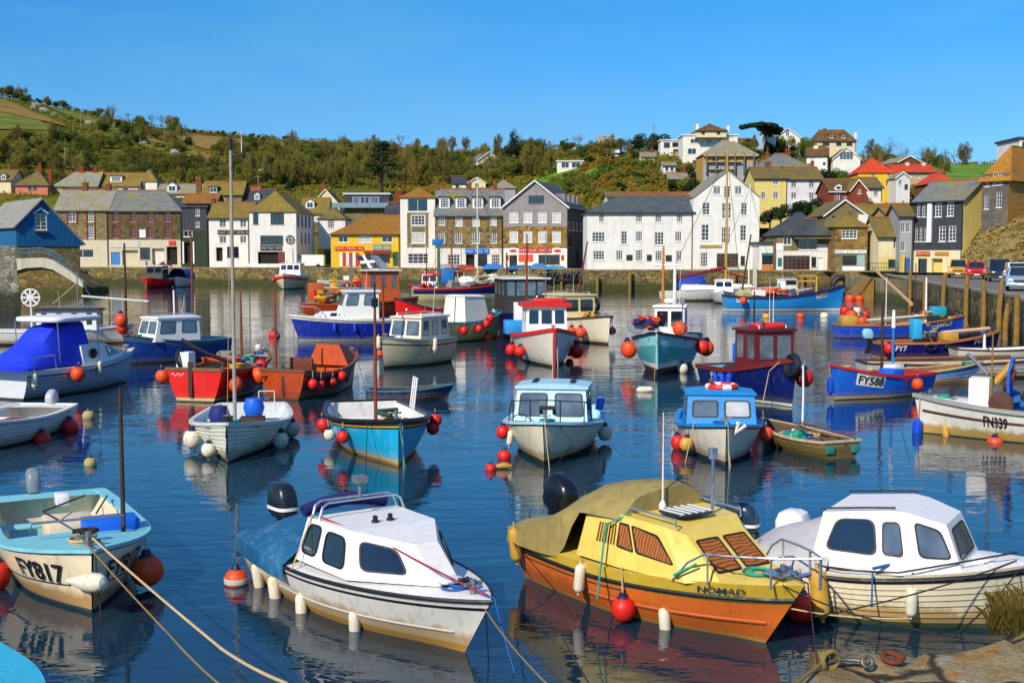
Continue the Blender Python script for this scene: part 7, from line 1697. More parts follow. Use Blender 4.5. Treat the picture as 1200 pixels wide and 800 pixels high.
# O: blue hulled motor boat
b = Boat('motor_boat', 'royal blue motor boat with white wheelhouse and bow rail, left of centre', 'royal blue motor boat', 351, 400, -164, 5.4, 2.2, zs=1.15, zm=1.15, zb=1.45, wt=.85, pb=2.3, rake=.5, k1=.6)
b.hull([ANTI, pm('pale_boot', '#b8b0a0', .6), BLH, pm('cream_top', '#d8d2bc', .5)], [(.02, 0), (.1, 1), (('f', .86), 2), (('f', 1), 3)]); b.strip('gunwale', pm('cream_top', '#d8d2bc'), .05, .1, .08); b.deck(DECKW, 0, 1)
b.cabin([(.2, .9, 1.2, .2, .8, 1.6), (1.9, .55, 1.35, 1.5, .45, 1.6)], DECKW, None)
for side in (1, -1):
    for u in (.08, .38): b.win(b.panel(0, side), (u, .3, u + .24, .85), GLASS, BLACK, .025, .2)
b.wheelhouse(-1.5, .7, 1.7, 1.2, 1.45, DECKW, DECKW, -.45, 2, 2, BLACK, GLASSG, .12, .86, v0=.5, v1=.92); b.mast(-.8, 0, 2.6, 3.1, .03, METAL)
b.pulpit(.72, .55, METAL, (.78, .9), .018); mb = MB(); mb.tube([(2.5, 0, 1.5), (2.8, 0, 2.0)], .03, 6); b.add(mb, 'bow_post', METAL); b.line([(2.95, 0, 1.4), (3.0, 0, .1)], .015, DROPE, 'bow_line')
b.fender(391, 383, 'tube', 'blue', .12, prefer=1); b.fender(415, 384, 'tube', 'blue', .11, prefer=1); b.finish()
# P: beige cabin boat
BGH = hullm('beige_hull', '#cdc09a', amt=.5)
b = Boat('cabin_boat', 'beige cabin boat with white framed windows and brown mast beside the royal blue motor boat', 'beige cabin boat', 450, 432, -120, 4.3, 2.0, zs=1.1, zm=1.08, zb=1.3, wt=.8, pb=2.5, rake=.2)
b.hull([ANTI, BGH, DWOOD], [(.1, 0), (('f', .76), 1), (('f', .81), 2), (('f', 1), 1)]); b.strip('gunwale', pm('sage_paint', '#8f9a86', .6), .03, .1, .06); b.deck(pm('sage_paint', '#8f9a86'), 0, 1)
b.wheelhouse(-1.5, .7, 1.65, 1.05, .95, pm('cream_cabin', '#d8d0b8', .5, .08), pm('cream_cabin', '#d8d0b8'), -.2, 2, 3, BLACK, GLASSG, .08, .9, v0=.25, v1=.88); b.mast(1.9, -.2, 1, 3.6, .05, RWOOD)
mb = MB()
for i in range(3): mb.torus((-.6 + i * .6, .97, 1.0), .07, .02, Matrix.Rotation(math.pi / 2, 4, 'X'), 10)
b.fender(421, 401, 'tube', 'white', .14, prefer=-1); b.fender(509, 403, 'tube', 'white', .14, prefer=1); b.fender(425, 414, 'ball', 'orange', .16, prefer=-1); b.finish()
# Q: cream boat with white canvas wheelhouse
b = Boat('fishing_boat', 'cream and yellow boat with teal gunwale and tall white shelter', 'cream boat with teal gunwale', 502, 402, 50, 5.6, 2.3, 'stern', zs=1.15, zm=1.05, zb=1.45, wt=.86, pb=2.4)
b.hull([ANTI, hullm('pale_yellow_hull', '#e0cc80', amt=.5)], [(.06, 0), (('f', 1), 1)]); b.strip('gunwale', pm('teal_paint', '#2c8a94', .5), .05, .1, .1); b.interior(DECKW, .03, .9, .4); b.deck(pm('teal_paint', '#2c8a94'), .75, 1)
b.cabin([(-.8, .85, 1.0, -.7, .7, 2.4), (1.2, .8, 1.1, 1.0, .62, 2.35)], pm('white_canvas', '#e2dccc', .8, .08, 3, bump=.3), pm('white_canvas', '#e2dccc'), .04, .03, .1); b.line([(-.82, -.05, 1.0), (-.73, -.05, 2.4)], .02, DROPE, 'seam')
for x, y in ((542, 387), (559, 385), (567, 379), (570, 372)): b.fender(x, y, 'ball', 'red', .22, prefer=-1)
b.finish()
# R: red boat with dark gunwale
b = Boat('fishing_boat', 'scarlet boat with dark gunwale and number plate behind the beige cabin boat', 'scarlet boat', 466, 390, -152, 6.4, 2.3, zs=1.0, zm=1.15, zb=2.1, wt=.8, pb=2.3, rake=.2); b.hull([ANTI, RDH], [(.08, 0), (('f', 1), 1)]); b.strip('gunwale', pm('purple_black', '#2a1a3a', .5), .04, .1, .1); b.interior(WOOD, .04, .9, .4)
b.text('FY88', .56, 1.05, .34, 1, BLACK, plate=WHITE, bold=.02); b.net_heap((-.5, 0, .9), (2, 1.2, .8), [ORANGE, pm('net_grey', '#8a8578'), RED], 18); b.fender(498, 372, 'ball', 'orange', .25, prefer=1); b.finish()
# S: orange crabber with Cornish flag panel
OC = pm('orange_house', '#c2541a', .55, .2, 4, dirt='#6a2a10')
b = Boat('fishing_boat', 'orange crabbing boat with glazed wheelhouse on the far side of the scarlet boat', 'orange crabbing boat', 486, 372, 20, 8.4, 2.8, 'bow', zs=1.2, zm=1.1, zb=1.6); b.hull([ANTI, ROH], [(.1, 0), (('f', 1), 1)]); b.strip('gunwale', OC); b.deck(OC, 0, 1); b.wheelhouse(.4, 2.8, 2.1, 1.3, 2.2, OC, pm('cream_cabin', '#d8d0b8'), -.1, 3, 3, OC, GLASSG, .25, 1, v0=.4, v1=.92)
b.net_heap((-2, 0, 1.2), (3, 1.6, 1.4), [OC, RED, pm('net_grey', '#8a8578'), FYEL, GROPE], 30); b.box('orange_crate', (-3.2, .2, 2.0), (1.0, 1.0, 1.3), OC); b.mast(-.6, 0, 1.2, 4.6, .07, METAL); b.finish()
fl = thing('flag_panel', 'black panel with white St Piran cross and number 18522 raised over the orange boat', 'flag panel', At(417.5, 299.5, 96), 0)
P = [At(*q) - At(417.5, 299.5, 96) for q in ((417.5, 299.5, 96), (434, 299, 96), (450, 321, 95.2), (430, 325, 95.2))]
def fq(u, v, o=0.0): return P[0].lerp(P[1], u).lerp(P[3].lerp(P[2], u), v) + Vector((0, -o, 0))
mb = MB(); mb.prism([fq(0, 0), fq(1, 0), fq(1, 1), fq(0, 1)], (0, .06, 0)); mb.build('panel', pm('black_sailcloth', '#0f0f12', .7), fl, 0)
mb = MB(); mb.prism([fq(.40, 0, .01), fq(.58, 0, .01), fq(.58, .62, .01), fq(.40, .62, .01)], (0, -.012, 0)); mb.prism([fq(0, .26, .013), fq(1, .26, .013), fq(1, .38, .013), fq(0, .38, .013)], (0, -.016, 0)); mb.build('white_cross', FASC, fl, 0)
cu = bpy.data.curves.new('t', 'FONT'); cu.body = '18522'; cu.size = 1; cu.offset = .02; ob = bpy.data.objects.new('t', cu); COL.objects.link(ob); me = bpy.data.meshes.new_from_object(ob.evaluated_get(bpy.context.evaluated_depsgraph_get())); bpy.data.objects.remove(ob)
wx_ = max(v.co.x for v in me.vertices); mb = MB(); mb.add([fq(.08 + .84 * v.co.x / wx_, .92 - .26 * v.co.y / .73, .03) for v in me.vertices], [tuple(p.vertices) for p in me.polygons]); mb.build('number', FASC, fl, 0)
P2 = [At(*q) - At(417.5, 299.5, 96) for q in ((434.5, 299, 96), (442, 299, 96.6), (454, 311, 96.4), (450, 321, 95.4))]
mb = MB(); mb.prism(P2, (0, .05, 0)); mb.build('grey_panel', pm('grey_sailcloth', '#8a8f98', .7), fl, 0)
mb = MB(); mb.tube([fq(0, 0), fq(0, 1), fq(.1, 1) + Vector((.3, 0, -2.0))], .06, 6); mb.tube([fq(1, 1) + Vector((0, .1, 0)), fq(1, 1) + Vector((.1, .1, -2.2))], .06, 6); mb.build('panel_frame', DTRIM, fl)
# T: large navy trawler with cream bottom
b = Boat('trawler', 'large navy fishing boat with red rail and cream bottom left of the grey gabled building', 'large navy fishing boat', 601, 352, 14, 10.5, 3.2, 'bow', zs=1.3, zm=1.3, zb=2.1, wt=.6, pb=2.2, rake=.3); b.hull([hullm('cream_bottom', '#d8cc90', amt=.4), NVH, pm('red_rail_paint', '#b8241c', .5)], [(.75, 0), (('f', .86), 1), (('f', 1), 2)]); b.strip('gunwale', pm('red_rail_paint', '#b8241c'), .04, .12, .12); b.deck(pm('worn_inside', '#a89a86'), 0, 1)
b.mast(-2.6, 0, 1.2, 6.3, .14, pm('green_post', '#4a6a1c', .6, .2)); b.mast(1.5, 0, 1.5, 12.6, .07, pm('white_spar', '#d8d4c8', .5)); b.mast(-1.2, .3, 1.3, 5.5, .09, pm('ochre_spar', '#b8742a', .6)); b.mast(4.6, 0, 2, 5.0, .1, RUST); b.line([(-4, 0, 2.5), (1, 0, 3.2)], .14, pm('red_rail_paint', '#b8241c'), 'boom'); b.net_heap((1.5, 0, 1.6), (5.5, 1.6, 1.2), [pm('net_tan', '#a89a70', .9, .3, 9), pm('net_grey', '#8a8578'), DECKW], 44); b.box('blue_locker', (-1.7, 0, 2.6), (1.2, 1, 1.3), pm('blue_locker', '#1c72b8', .5)); b.box('blue_hood', (-2.6, .3, 6.0), (1, .8, .6), pm('blue_locker', '#1c72b8')); b.line([(1.5, 0, 12), (5, 0, 2.2)], .02, DROPE, 'stay'); b.line([(1.5, 0, 12), (-4, 0, 2)], .02, DROPE, 'stay'); b.finish()
# Y: white fishing boat with red trim
RT = pm('red_trim', '#c8241c', .45, .15, 4)
b = Boat('fishing_boat', 'white fishing boat with red gunwale, red stem and red roofed wheelhouse in the centre', 'white fishing boat with red trim', 649, 431, -85, 7.2, 2.75, zs=1.15, zm=1.1, zb=1.62, wt=.78, tm=.45, pb=2.4, rake=.3, k1=.55)
b.hull([ANTI, hullm('fishing_white', '#e0d8c8', amt=.4)], [(.1, 0), (('f', 1), 1)], clinker=0); b.strip('gunwale', RT, .04, .14, .16); mb = MB(); mb.tube([b.hp(1, z, 1) + Vector((.01, 0, 0)) for z in (.0, .4, .8, 1.2, 1.6)], .075, 6); b.add(mb, 'stem_post', RT); b.interior(DECKW, .03, .55, .5); b.deck(DECKW, .5, 1, .06)
b.wheelhouse(-.9, 1.1, 1.8, 1.1, 1.3, DECKW, RT, -.1, 3, 2, WHITE, GLASS, .2, .96, v0=.42, v1=.92, rth=.16); mb = MB(); mb.rbox((.4, .2, 2.66), (.5, 1.5, .22), .1); b.add(mb, 'red_raft', RT); b.mast(-1.6, -.6, 1, 5.6, .05, RUST); b.mast(-.2, .1, 2.4, 5.6, .025, METAL)
b.box('blue_fish_bin', (-2.4, -1.1, 1.35), (1.4, .9, .6), pm('bright_blue_bin', '#1f8fd8', .5, .15)); b.box('white_cupboard', (-3.1, -.7, 1.9), (.7, .7, 1.1), DECKW); b.net_heap((-2.5, .4, 1.2), (1.5, 1.2, .8), [ORANGE, FYEL, BROPE], 14)
b.line([(3.4, 0, 1.6), (3.75, .12, .9), (3.8, .15, -.1)], .02, ROPE, 'bow_line')
for x, y, p in ((609, 412, -1), (596, 410, -1), (589, 409, -1)): b.fender(x, y, 'ball', 'red', .25, prefer=p)
b.fender(677, 411, 'ball', 'red', .3, prefer=1, desc='large red'); b.fender(668, 410, 'ball', 'red', .22, prefer=1); b.finish()
# Y2: dark glazed wheelhouse boat behind
b = Boat('fishing_boat', 'boat with dark framed glazed wheelhouse behind the white boat with red trim', 'dark glazed wheelhouse boat', 628, 400, -80, 8.0, 2.8, zs=1.4, zm=1.3, zb=1.7); b.hull([ANTI, NVH], [(.1, 0), (('f', 1), 1)]); b.deck(DECKW, 0, 1); b.wheelhouse(-2.6, 1.2, 2.4, 1.4, 1.9, DTRIM, pm('cream_cabin', '#d8d0b8'), -.1, 4, 3, DTRIM, GLASSG, .2, 1, v0=.5, v1=.94); b.finish()
# Z: cream wheelhouse boat
b = Boat('fishing_boat', 'cream boat with square cream wheelhouse and leaning mast in the centre', 'cream wheelhouse boat', 713, 404, -66, 7.0, 2.7, zs=1.25, zm=1.2, zb=1.5, wt=.8, pb=2.8, rake=.2)
CWH = pm('cream_house', '#d8c890', .5, .1, 3, dirt='#8a7a4a')
b.hull([ANTI, hullm('cream_white_hull', '#e2d8bc', scum='#b8862a', amt=.5)], [(.12, 0), (('f', 1), 1)]); b.strip('gunwale', DWOOD, .03, .1, .1); b.deck(DECKW, 0, 1); b.wheelhouse(-2.2, .2, 1.9, 1.15, 1.3, CWH, CWH, -.05, 2, 2, DTRIM, GLASS, .1, 1, v0=.35, v1=.85); b.mast(-1.0, .5, 2.4, 5.4, .06, RUST, lean=(.2, .5)); b.net_heap((1.2, .3, 1.3), (1.0, 1.0, .6), [FYEL, DROPE], 10); b.tyre((-1.0, 1.4, 1.9), .4, .12, Matrix.Rotation(R(70), 4, 'Y')); b.line([(-2.2, -.9, 2.6), (-2.2, .9, 2.7)], .06, WOOD, 'roof_pole'); b.line([(3.2, 0, 1.5), (3.3, 0, 0)], .05, DWOOD, 'stem_chain')
b.fender(669, 388, 'ball', 'orange', .25, prefer=-1); b.fender(679, 389, 'ball', 'orange', .28, prefer=-1, desc='large orange'); b.fender(735, 388, 'ball', 'red', .2, prefer=1); b.finish()
# AA: turquoise trawler
TT = hullm('sea_green_hull', '#4fa9a8', scum='#8a9a80', amt=.15)
b = Boat('trawler', 'sea green trawler with red bottom and white wheelhouse, bow towards the viewer', 'sea green trawler', 770, 441, -103, 7.4, 2.75, zs=1.2, zm=1.15, zb=1.7, wt=.8, tm=.45, pb=2.7, rake=.35, k1=.5); bAA = b
b.hull([ANTIR, pm('white_boot', '#d8d8d0', .5), TT, pm('pale_green_top', '#8fcac8', .5, .08)], [(.3, 0), (.48, 1), (('f', .72), 2), (('f', 1), 3)]); b.strip('gunwale', BLACK, .04, .12, .1); b.interior(DECKW, .03, .7, .6); b.deck(DECKW, .6, 1, .06); mb = MB(); mb.tube([b.hp(1, z, 1) + Vector((.02, 0, 0)) for z in (.3, .6, 1.0, 1.3, 1.66)], .05, 6); b.add(mb, 'stem_post', pm('pale_green_top', '#8fcac8'))
b.wheelhouse(-2.4, -1.0, 1.25, 1.15, 1.3, DECKW, DECKW, 0, 2, 2, WHITE, GLASS, .08, 1, v0=.35, v1=.9); b.mast(-2.2, -.4, 2.4, 5.0, .07, pm('ochre_spar', '#b8742a')); b.mast(-2.2, .1, 2.4, 4.8, .08, WHITE); b.line([(-2.2, -.8, 4.2), (-2.2, .4, 4.2)], .05, WHITE, 'yard'); b.radar(-1.4, 0, 2.5)
mb = MB(); b.net_heap((.3, -.8, 1.6), (1.1, 1.0, .9), [NAVY, pm('navy_net', '#161c52', .8), RED, ORANGE], 24); mb.lathe([(.1, -.1), (.35, -.1), (.38, 0), (.35, .1), (.1, .1)], 16, Matrix.Translation((.6, -1.2, 1.8)) @ Matrix.Rotation(math.pi / 2, 4, 'Y')); b.add(mb, 'net_drum', pm('grey_drum', '#7a7f88', .5)); mb = MB(); mb.ball((-.4, .5, 1.6), .32, 12); b.add(mb, 'deck_float', ORANGE); mb = MB(); mb.tube([(.8, .7, 1.5), (.8, .7, 2.7)], .025, 6); mb.box((.8, .7, 2.8), (.4, .2, .2)); b.add(mb, 'deck_lamp', METAL)
for side, t in ((1, .80), (-1, .80)):
    for tt, w_ in ((.80, .16), (.94, .1)): b.text('II', tt, 1.3 if tt < .9 else 1.42, w_, side, NAVY, name='hull_mark')
b.fender(731, 408, 'ball', 'orange', .33, prefer=-1); b.fender(824, 408, 'ball', 'orange', .33, prefer=1); b.fender(818, 406, 'ball', 'red', .28, prefer=1) ; b.fender(808, 432, 'ball', 'white', .22, prefer=1, desc='cream'); b.finish()
# AB: PZ 17
b = Boat('fishing_boat', 'navy fishing boat PZ 17 with dark red wheelhouse and orange life raft on top', 'navy boat PZ 17', 928, 477, -70, 4.5, 1.95, zs=.92, zm=.95, zb=1.5, wt=.82, tm=.45, pb=2.5, rake=.25)
MR_ = pm('maroon_paint', '#6a1a18', .4, .15, 4); b.hull([ANTIG, pm('pale_boot2', '#c9cdb8', .6), NVH], [(.02, 0), (.1, 1), (('f', 1), 2)]); b.strip('gunwale', MR_, .05, .12, .14); b.interior(pm('sky_blue_deck', '#5fb2d0', .6, .15), .03, .6, .7); b.deck(pm('sky_blue_deck', '#5fb2d0'), .55, 1)
b.wheelhouse(.0, 1.3, 1.35, 1.0, 1.25, MR_, MR_, -.05, 2, 2, MR_, GLASSG, .08, 1, v0=.3, v1=.92); mb = MB(); mb.rbox((.6, .1, 2.4), (.55, 1.1, .2), .12); b.add(mb, 'life_raft', pm('raft_orange', '#e0301a', .5)); b.mast(.5, -.3, 2.3, 3.5, .03, BLACK); b.aerial(.5, .4, 2.3, 1.2, .012)
b.text('PZ. 17', .34, .72, .24, -1, WHITE, bold=.015, name='registration'); b.tyre((2.45, -.15, 1.3), .28, .11, Matrix.Rotation(R(80), 4, 'X')); b.box('blue_oilskin', (-.2, -.4, 1.5), (.2, .4, .6), BLUEPL); b.net_heap((-1.3, .2, .85), (.8, 1.0, .4), [DROPE, BROPE], 10)
for x, y in ((838, 446), (846, 446), (855, 446)): b.fender(x, y, 'tube', 'blue', .14)
b.line([(2.1, -.35, 1.4), (1.9, -.6, 1.1), (1.8, -.75, .1)], .015, ROPE, 'bow_line'); b.fender(951, 443, 'ball', 'red', .28, desc='large red'); b.finish()
# AC: FY588
b = Boat('open_boat', 'bright blue open boat FY588 with red gunwale', 'blue boat FY588', 978, 469, -146, 4.2, 1.7, zs=.7, zm=.7, zb=1.15, wt=.8, tm=.45, pb=2.4, rake=.2)
b.hull([ANTI, hullm('cream_boot3', '#d8cc98', amt=.6), hullm('bright_blue_hull', '#1a63d0', amt=.2)], [(.03, 0), (.12, 1), (('f', 1), 2)]); b.strip('gunwale', pm('red_gunwale', '#b8241c', .45, .15, 4), .04, .12, .09); b.interior(pm('red_inside', '#9a2a20', .6, .2), .03, .92, .25); b.text('FY588', .74, .62, .27, 1, BLACK, plate=WHITE, bold=.02); b.box('white_box', (-.9, -.1, .75), (.5, .45, .5), DECKW); b.box('blue_sheet', (-.4, .2, .75), (.6, .6, .3), BLUEPL); b.mast(-1.1, -.3, .4, 2.3, .05, pm('blue_spar', '#2a78c0', .5)); b.mast(-1.1, -.3, 2.2, 2.8, .07, WHITE)
b.fender(970, 451, 'tube', 'blue', .13); b.fender(1071, 450, 'ball', 'orange', .2); b.finish()
# AH FY345, AI FY7, AJ, AK
b = Boat('fishing_boat', 'long blue open fishing boat FY345 against the right harbour wall', 'long blue boat FY345', 1126, 395, 4, 7.2, 2.2, zs=.75, zm=.75, zb=1.25, wt=.7, pb=2.4, rake=.2); b.hull([ANTI, hullm('cobalt_hull', '#1450c8', amt=.2)], [(.05, 0), (('f', 1), 1)]); b.strip('gunwale', pm('orange_brown_rail', '#a8683a', .6), .03, .1, .08); b.interior(pm('pale_wood_in', '#a89070', .7, .2), .03, .9, .3); b.text('FY345', .82, .86, .27, -1, BLACK, plate=WHITE, bold=.02); b.line([(-3, .2, 1.1), (.5, .4, 1.5)], .05, WOOD, 'spar'); b.line([(-2, -.3, 1.0), (2, 0, 1.3)], .06, pm('white_spar', '#d8d4c8'), 'spar'); b.box('teal_locker', (2.2, 0, 1.5), (.8, .6, .5), pm('teal_locker', '#1f9ab0', .5)); b.box('ochre_box', (-3.0, 0, 1.0), (.8, .8, .5), FYEL); b.net_heap((1.2, .1, 1.1), (1.2, .9, .6), [pm('net_tan', '#a89a70'), OC], 10); b.mast(-.8, 0, .5, 3.4, .03, WHITE); b.mast(1.0, .3, .5, 4.2, .035, DWOOD); b.fender(1015, 387, 'ball', 'orange', .24); b.finish()
b = Boat('fishing_boat', 'navy open fishing boat FY7 with brown rail moored by the right wall', 'navy boat FY7', 1165, 418, 5, 5.6, 2.0, zs=.7, zm=.72, zb=1.2, wt=.75, pb=2.3, rake=.25); b.hull([hullm('salmon_bottom', '#b87a50', amt=.4), hullm('purple_navy_hull', '#14146a', amt=.15)], [(.1, 0), (('f', 1), 1)]); b.strip('gunwale', pm('orange_brown_rail', '#a8683a'), .04, .1, .1); b.interior(WOOD, .03, .92, .3); b.text('FY7', .80, .78, .25, -1, WHITE, bold=.02); b.text('FY7', .15, .48, .24, -1, WHITE, bold=.02); b.box('cyan_oilskin', (-.9, .1, 1.3), (.4, .5, .9), pm('cyan_sheet', '#2aa8d8', .6)); b.net_heap((-.3, .2, .9), (.9, .8, 1.0), [pm('net_grey', '#8a8578')], 12); b.box('yellow_box', (.6, 0, .95), (.7, .6, .35), FYEL); b.line([(.4, .3, 1.1), (2.6, .1, 1.3)], .09, pm('rolled_sail', '#c8a080', .8), 'rolled_sail'); b.line([(1.2, .5, 1.0), (2.5, .4, 1.3)], .07, pm('cyan_sheet', '#2aa8d8'), 'rolled_sail')
for t in (.38, .55): b.tyre(b.hp(t, .55, -1, .08), .18, .05, Matrix.Rotation(math.pi / 2, 4, 'X') @ Matrix.Diagonal((1.4, .6, 1, 1)))
b.outboard(.3, .75, .9, pm('pale_blue_cowl', '#8ac0d8', .4)); b.fender(1042, 408, 'ball', 'red', .22); b.finish()
b = Boat('rowing_boat', 'worn blue and white rowing boat between FY588 and the white tenders', 'worn rowing boat', 1142, 448, 6, 3.6, 1.4, zs=.5, zm=.48, zb=.78, wt=.75); b.hull([hullm('orange_worn', '#a86a3a', amt=.5), hullm('worn_blue_white', '#7a94b8', scum='#c8c0a8', amt=.4, var=.5), hullm('worn_blue', '#2a68b8', amt=.2)], [(.12, 0), (('f', .7), 1), (('f', 1), 2)], clinker=3); b.strip('gunwale', pm('pale_yellow_rail', '#c8b070', .7), .02, .06, .06); b.interior(WOOD, .04, .94, .15); b.thwarts(WOOD, (.3, .6), .4); b.finish()
b = Boat('tender', 'long low white boat at the right edge below the harbour wall', 'long low white boat', 1238, 442, 0, 7.4, 2.0, zs=.6, zm=.56, zb=.8); b.hull([ANTI, hullm('grey_white_hull', '#cfcabc', amt=.5)], [(.1, 0), (('f', 1), 1)], clinker=4); b.strip('gunwale', DWOOD, .03, .08, .06); b.interior(pm('worn_inside', '#a89a86'), .03, .9, .2); b.thwarts(WOOD, (.3, .5, .7), .4); b.line([(-2.5, 0, .7), (2, .2, .8)], .06, WOOD, 'spar'); b.finish()
b = Boat('tender', 'white tender nearest the harbour wall at the right edge', 'white tender by the wall', 1238, 424, -3, 4.4, 1.8, zs=.6, zm=.56, zb=.8); b.hull([ANTI, hullm('grey_white_hull', '#cfcabc')], [(.1, 0), (('f', 1), 1)]); b.strip('gunwale', DWOOD); b.interior(DECKW, .03, .9, .2); b.mast(-.9, 0, .3, 1.2, .07, WHITE); b.finish()
# AL: long light blue boat
b = Boat('fishing_boat', 'long sky blue fishing boat with dark gunwale moored before the restaurant', 'long sky blue boat', 984, 364, 4, 9.8, 2.8, zs=1.3, zm=1.15, zb=2.15, wt=.75, pb=2.4, rake=.4); b.hull([ANTI, pm('white_boot', '#d8d8d0'), hullm('sky_blue_hull', '#1f94dc', amt=.1)], [(.03, 0), (.2, 1), (('f', 1), 2)]); b.strip('gunwale', pm('purple_black', '#2a1a3a'), .05, .14, .16); b.interior(pm('worn_inside', '#a89a86'), .03, .9, .6)
b.text('FY39', .80, 1.35, .34, -1, BLACK, plate=WHITE, bold=.02); b.text('FY39', .12, 1.0, .32, -1, BLACK, plate=WHITE, bold=.02); b.mast(-3.6, 0, 1, 6.4, .08, DWOOD, lean=(.8, 0)); b.net_heap((-1.2, 0, 1.2), (4.2, 1.6, .7), [DECKW, OC, pm('net_tan', '#a89a70'), METAL], 30); mb = MB(); mb.tube([(1.0, -.8, 1.2), (1.0, -.8, 2.9), (2.6, -.8, 2.9), (2.6, -.8, 1.2)], .1, 6); mb.tube([(1.0, -.8, 2.5), (2.6, -.8, 2.5)], .08, 6); b.add(mb, 'yellow_gantry', FYEL); b.fender(872, 352, 'ball', 'orange', .3, prefer=-1); b.finish()
b = Boat('motor_boat', 'boat under a dark blue cover in front of the white inn', 'blue covered boat', 817, 352, -92, 7.0, 3.2, zs=1.3, zm=1.3, zb=1.7, pb=3); b.hull([ANTIR, NVH, pm('white_boot', '#d8d8d0')], [(.25, 0), (('f', .9), 1), (('f', 1), 2)]); b.tarp(.02, .8, lambda q: 1.5 * math.sin(math.pi * min(1, q * 1.3 + .1)) ** .5, pm('navy_cover2', '#133a94', .7, .2, 3), ridge=lambda a: 1 - a ** 4); b.deck(DECKW, .75, 1); b.fender(822, 343, 'ball', 'red', .3, prefer=1); b.finish()
b = Boat('yacht', 'white yacht with ochre mast and maroon furled sail below the gabled inn', 'white yacht with ochre mast', 868, 352, 10, 8.5, 2.8, zs=1.0, zm=1.0, zb=1.3, wt=.6, pb=2.0, rake=.8); b.hull([ANTI, G_W], [(.1, 0), (('f', 1), 1)]); b.deck(DECKW, 0, 1); b.cabin([(-2, .9, 1.1, -1.9, .8, 1.7), (1.6, .7, 1.2, 1.2, .6, 1.6)], DECKW, None); b.mast(2.6, 0, 1, 15.5, .13, pm('ochre_mast', '#b8942a', .6, .2)); b.line([(2.5, 0, 3.4), (-2.6, 0, 2.4)], .2, pm('maroon_sail', '#7a1a24', .8), 'furled_sail'); b.line([(2.6, 0, 15), (4.2, 0, 1.3)], .025, DROPE, 'stay'); b.line([(2.6, 0, 15), (-4, 0, 1.3)], .025, DROPE, 'stay'); b.line([(1.8, 0, 9), (3.4, 0, 9)], .05, WHITE, 'spreader'); b.finish()
b = Boat('yacht', 'white yacht with slim white mast in front of the teal shop', 'white yacht with slim mast', 908, 349, 4, 7.5, 2.6, zs=1.0, zm=1.0, zb=1.25, wt=.6, pb=2.0, rake=.8); b.hull([ANTI, G_W], [(.1, 0), (('f', 1), 1)]); b.deck(DECKW, 0, 1); b.cabin([(-2, .8, 1.1, -1.9, .7, 1.6), (1.2, .6, 1.2, .9, .5, 1.5)], DECKW, None); b.mast(.8, 0, 1, 12.5, .09, WHITE); b.line([(.8, 0, 12), (3.8, 0, 1.2)], .02, DROPE, 'stay'); b.line([(.8, 0, 12), (-3.5, 0, 1.2)], .02, DROPE, 'stay'); b.line([(-3.4, 0, 3.2), (.7, 0, 2.2)], .12, pm('maroon_sail', '#7a1a24'), 'furled_sail'); b.finish()
# far small boats by the left quay
def small(label, short, px, py, head, L, B, hm, cab=None, extra=None, name='boat', **k):
    b = Boat(name, label, short, px, py, head, L, B, 'mid', **k); b.hull([ANTI, hm], [(.1, 0), (('f', 1), 1)], nt=18); b.deck(DECKW, 0, 1, n=8)
    if cab: b.wheelhouse(*cab)
    if extra: extra(b)
    b.finish(); return b
small('grey white dinghy with green sheet by the left quay', 'grey white dinghy by the quay', 117, 332, -100, 5.5, 3.0, pm('grey_boat', '#8a918c', .5), extra=lambda b: b.net_heap((0, 0, 1), (2.5, 2, .8), [DECKW, pm('green_sheet', '#4a8a6a', .7)], 12), zs=.9, zm=.9, zb=1.2)
small('dark workboat heaped with fishing gear by the left quay', 'dark workboat', 145, 332, -88, 6, 3.6, pm('dark_boat', '#20242c', .5), extra=lambda b: (b.net_heap((0, 0, 1.1), (3, 3, 1.5), [NAVY, DECKW, DROPE, ORANGE], 22), b.mast(-.5, 0, 1, 4.0, .1, BLACK)), zs=.9, zm=.9, zb=1.2)
small('red boat with dark cabin by the left quay', 'red boat by the left quay', 183, 337, -96, 6.5, 4.0, RDH, (-1.5, .8, 2.6, 1.2, 1.9, DTRIM, DECKW, -.3, 2, 1, BLACK), None, zs=1.2, zm=1.2, zb=1.5, pb=3)
small('white boat under a blue cover by the left quay', 'white boat with blue cover', 212, 336, -88, 6.5, 3.6, pm('white_boat_far', '#d8d4c8', .5), extra=lambda b: b.tarp(.05, .8, lambda q: 1.3, pm('navy_cover2', '#133a94'), ridge=lambda a: 1 - a ** 4), zs=1.3, zm=1.3, zb=1.5, pb=3)
small('yellow workboat lying below the white pub', 'yellow workboat', 292, 333, -70, 6, 3.2, pm('yellow_boat', '#d8a81c', .5), (-1.2, .6, 2.0, 1.0, 1.6, pm('yellow_boat', '#d8a81c'), DECKW, -.1, 2, 1, BLACK), lambda b: (b.net_heap((1.8, 0, 1.1), (1.6, 1.8, .8), [RED, ORANGE, DROPE], 12), b.mast(-1.4, .4, 1, 5.0, .08, METAL)), zs=1, zm=1, zb=1.3)
small('ochre dinghy left of the yellow workboat', 'ochre dinghy', 264, 332, 10, 5.0, 2.2, pm('ochre_boat', '#b88a3a', .6), zs=.8, zm=.7, zb=1.0, name='dinghy')
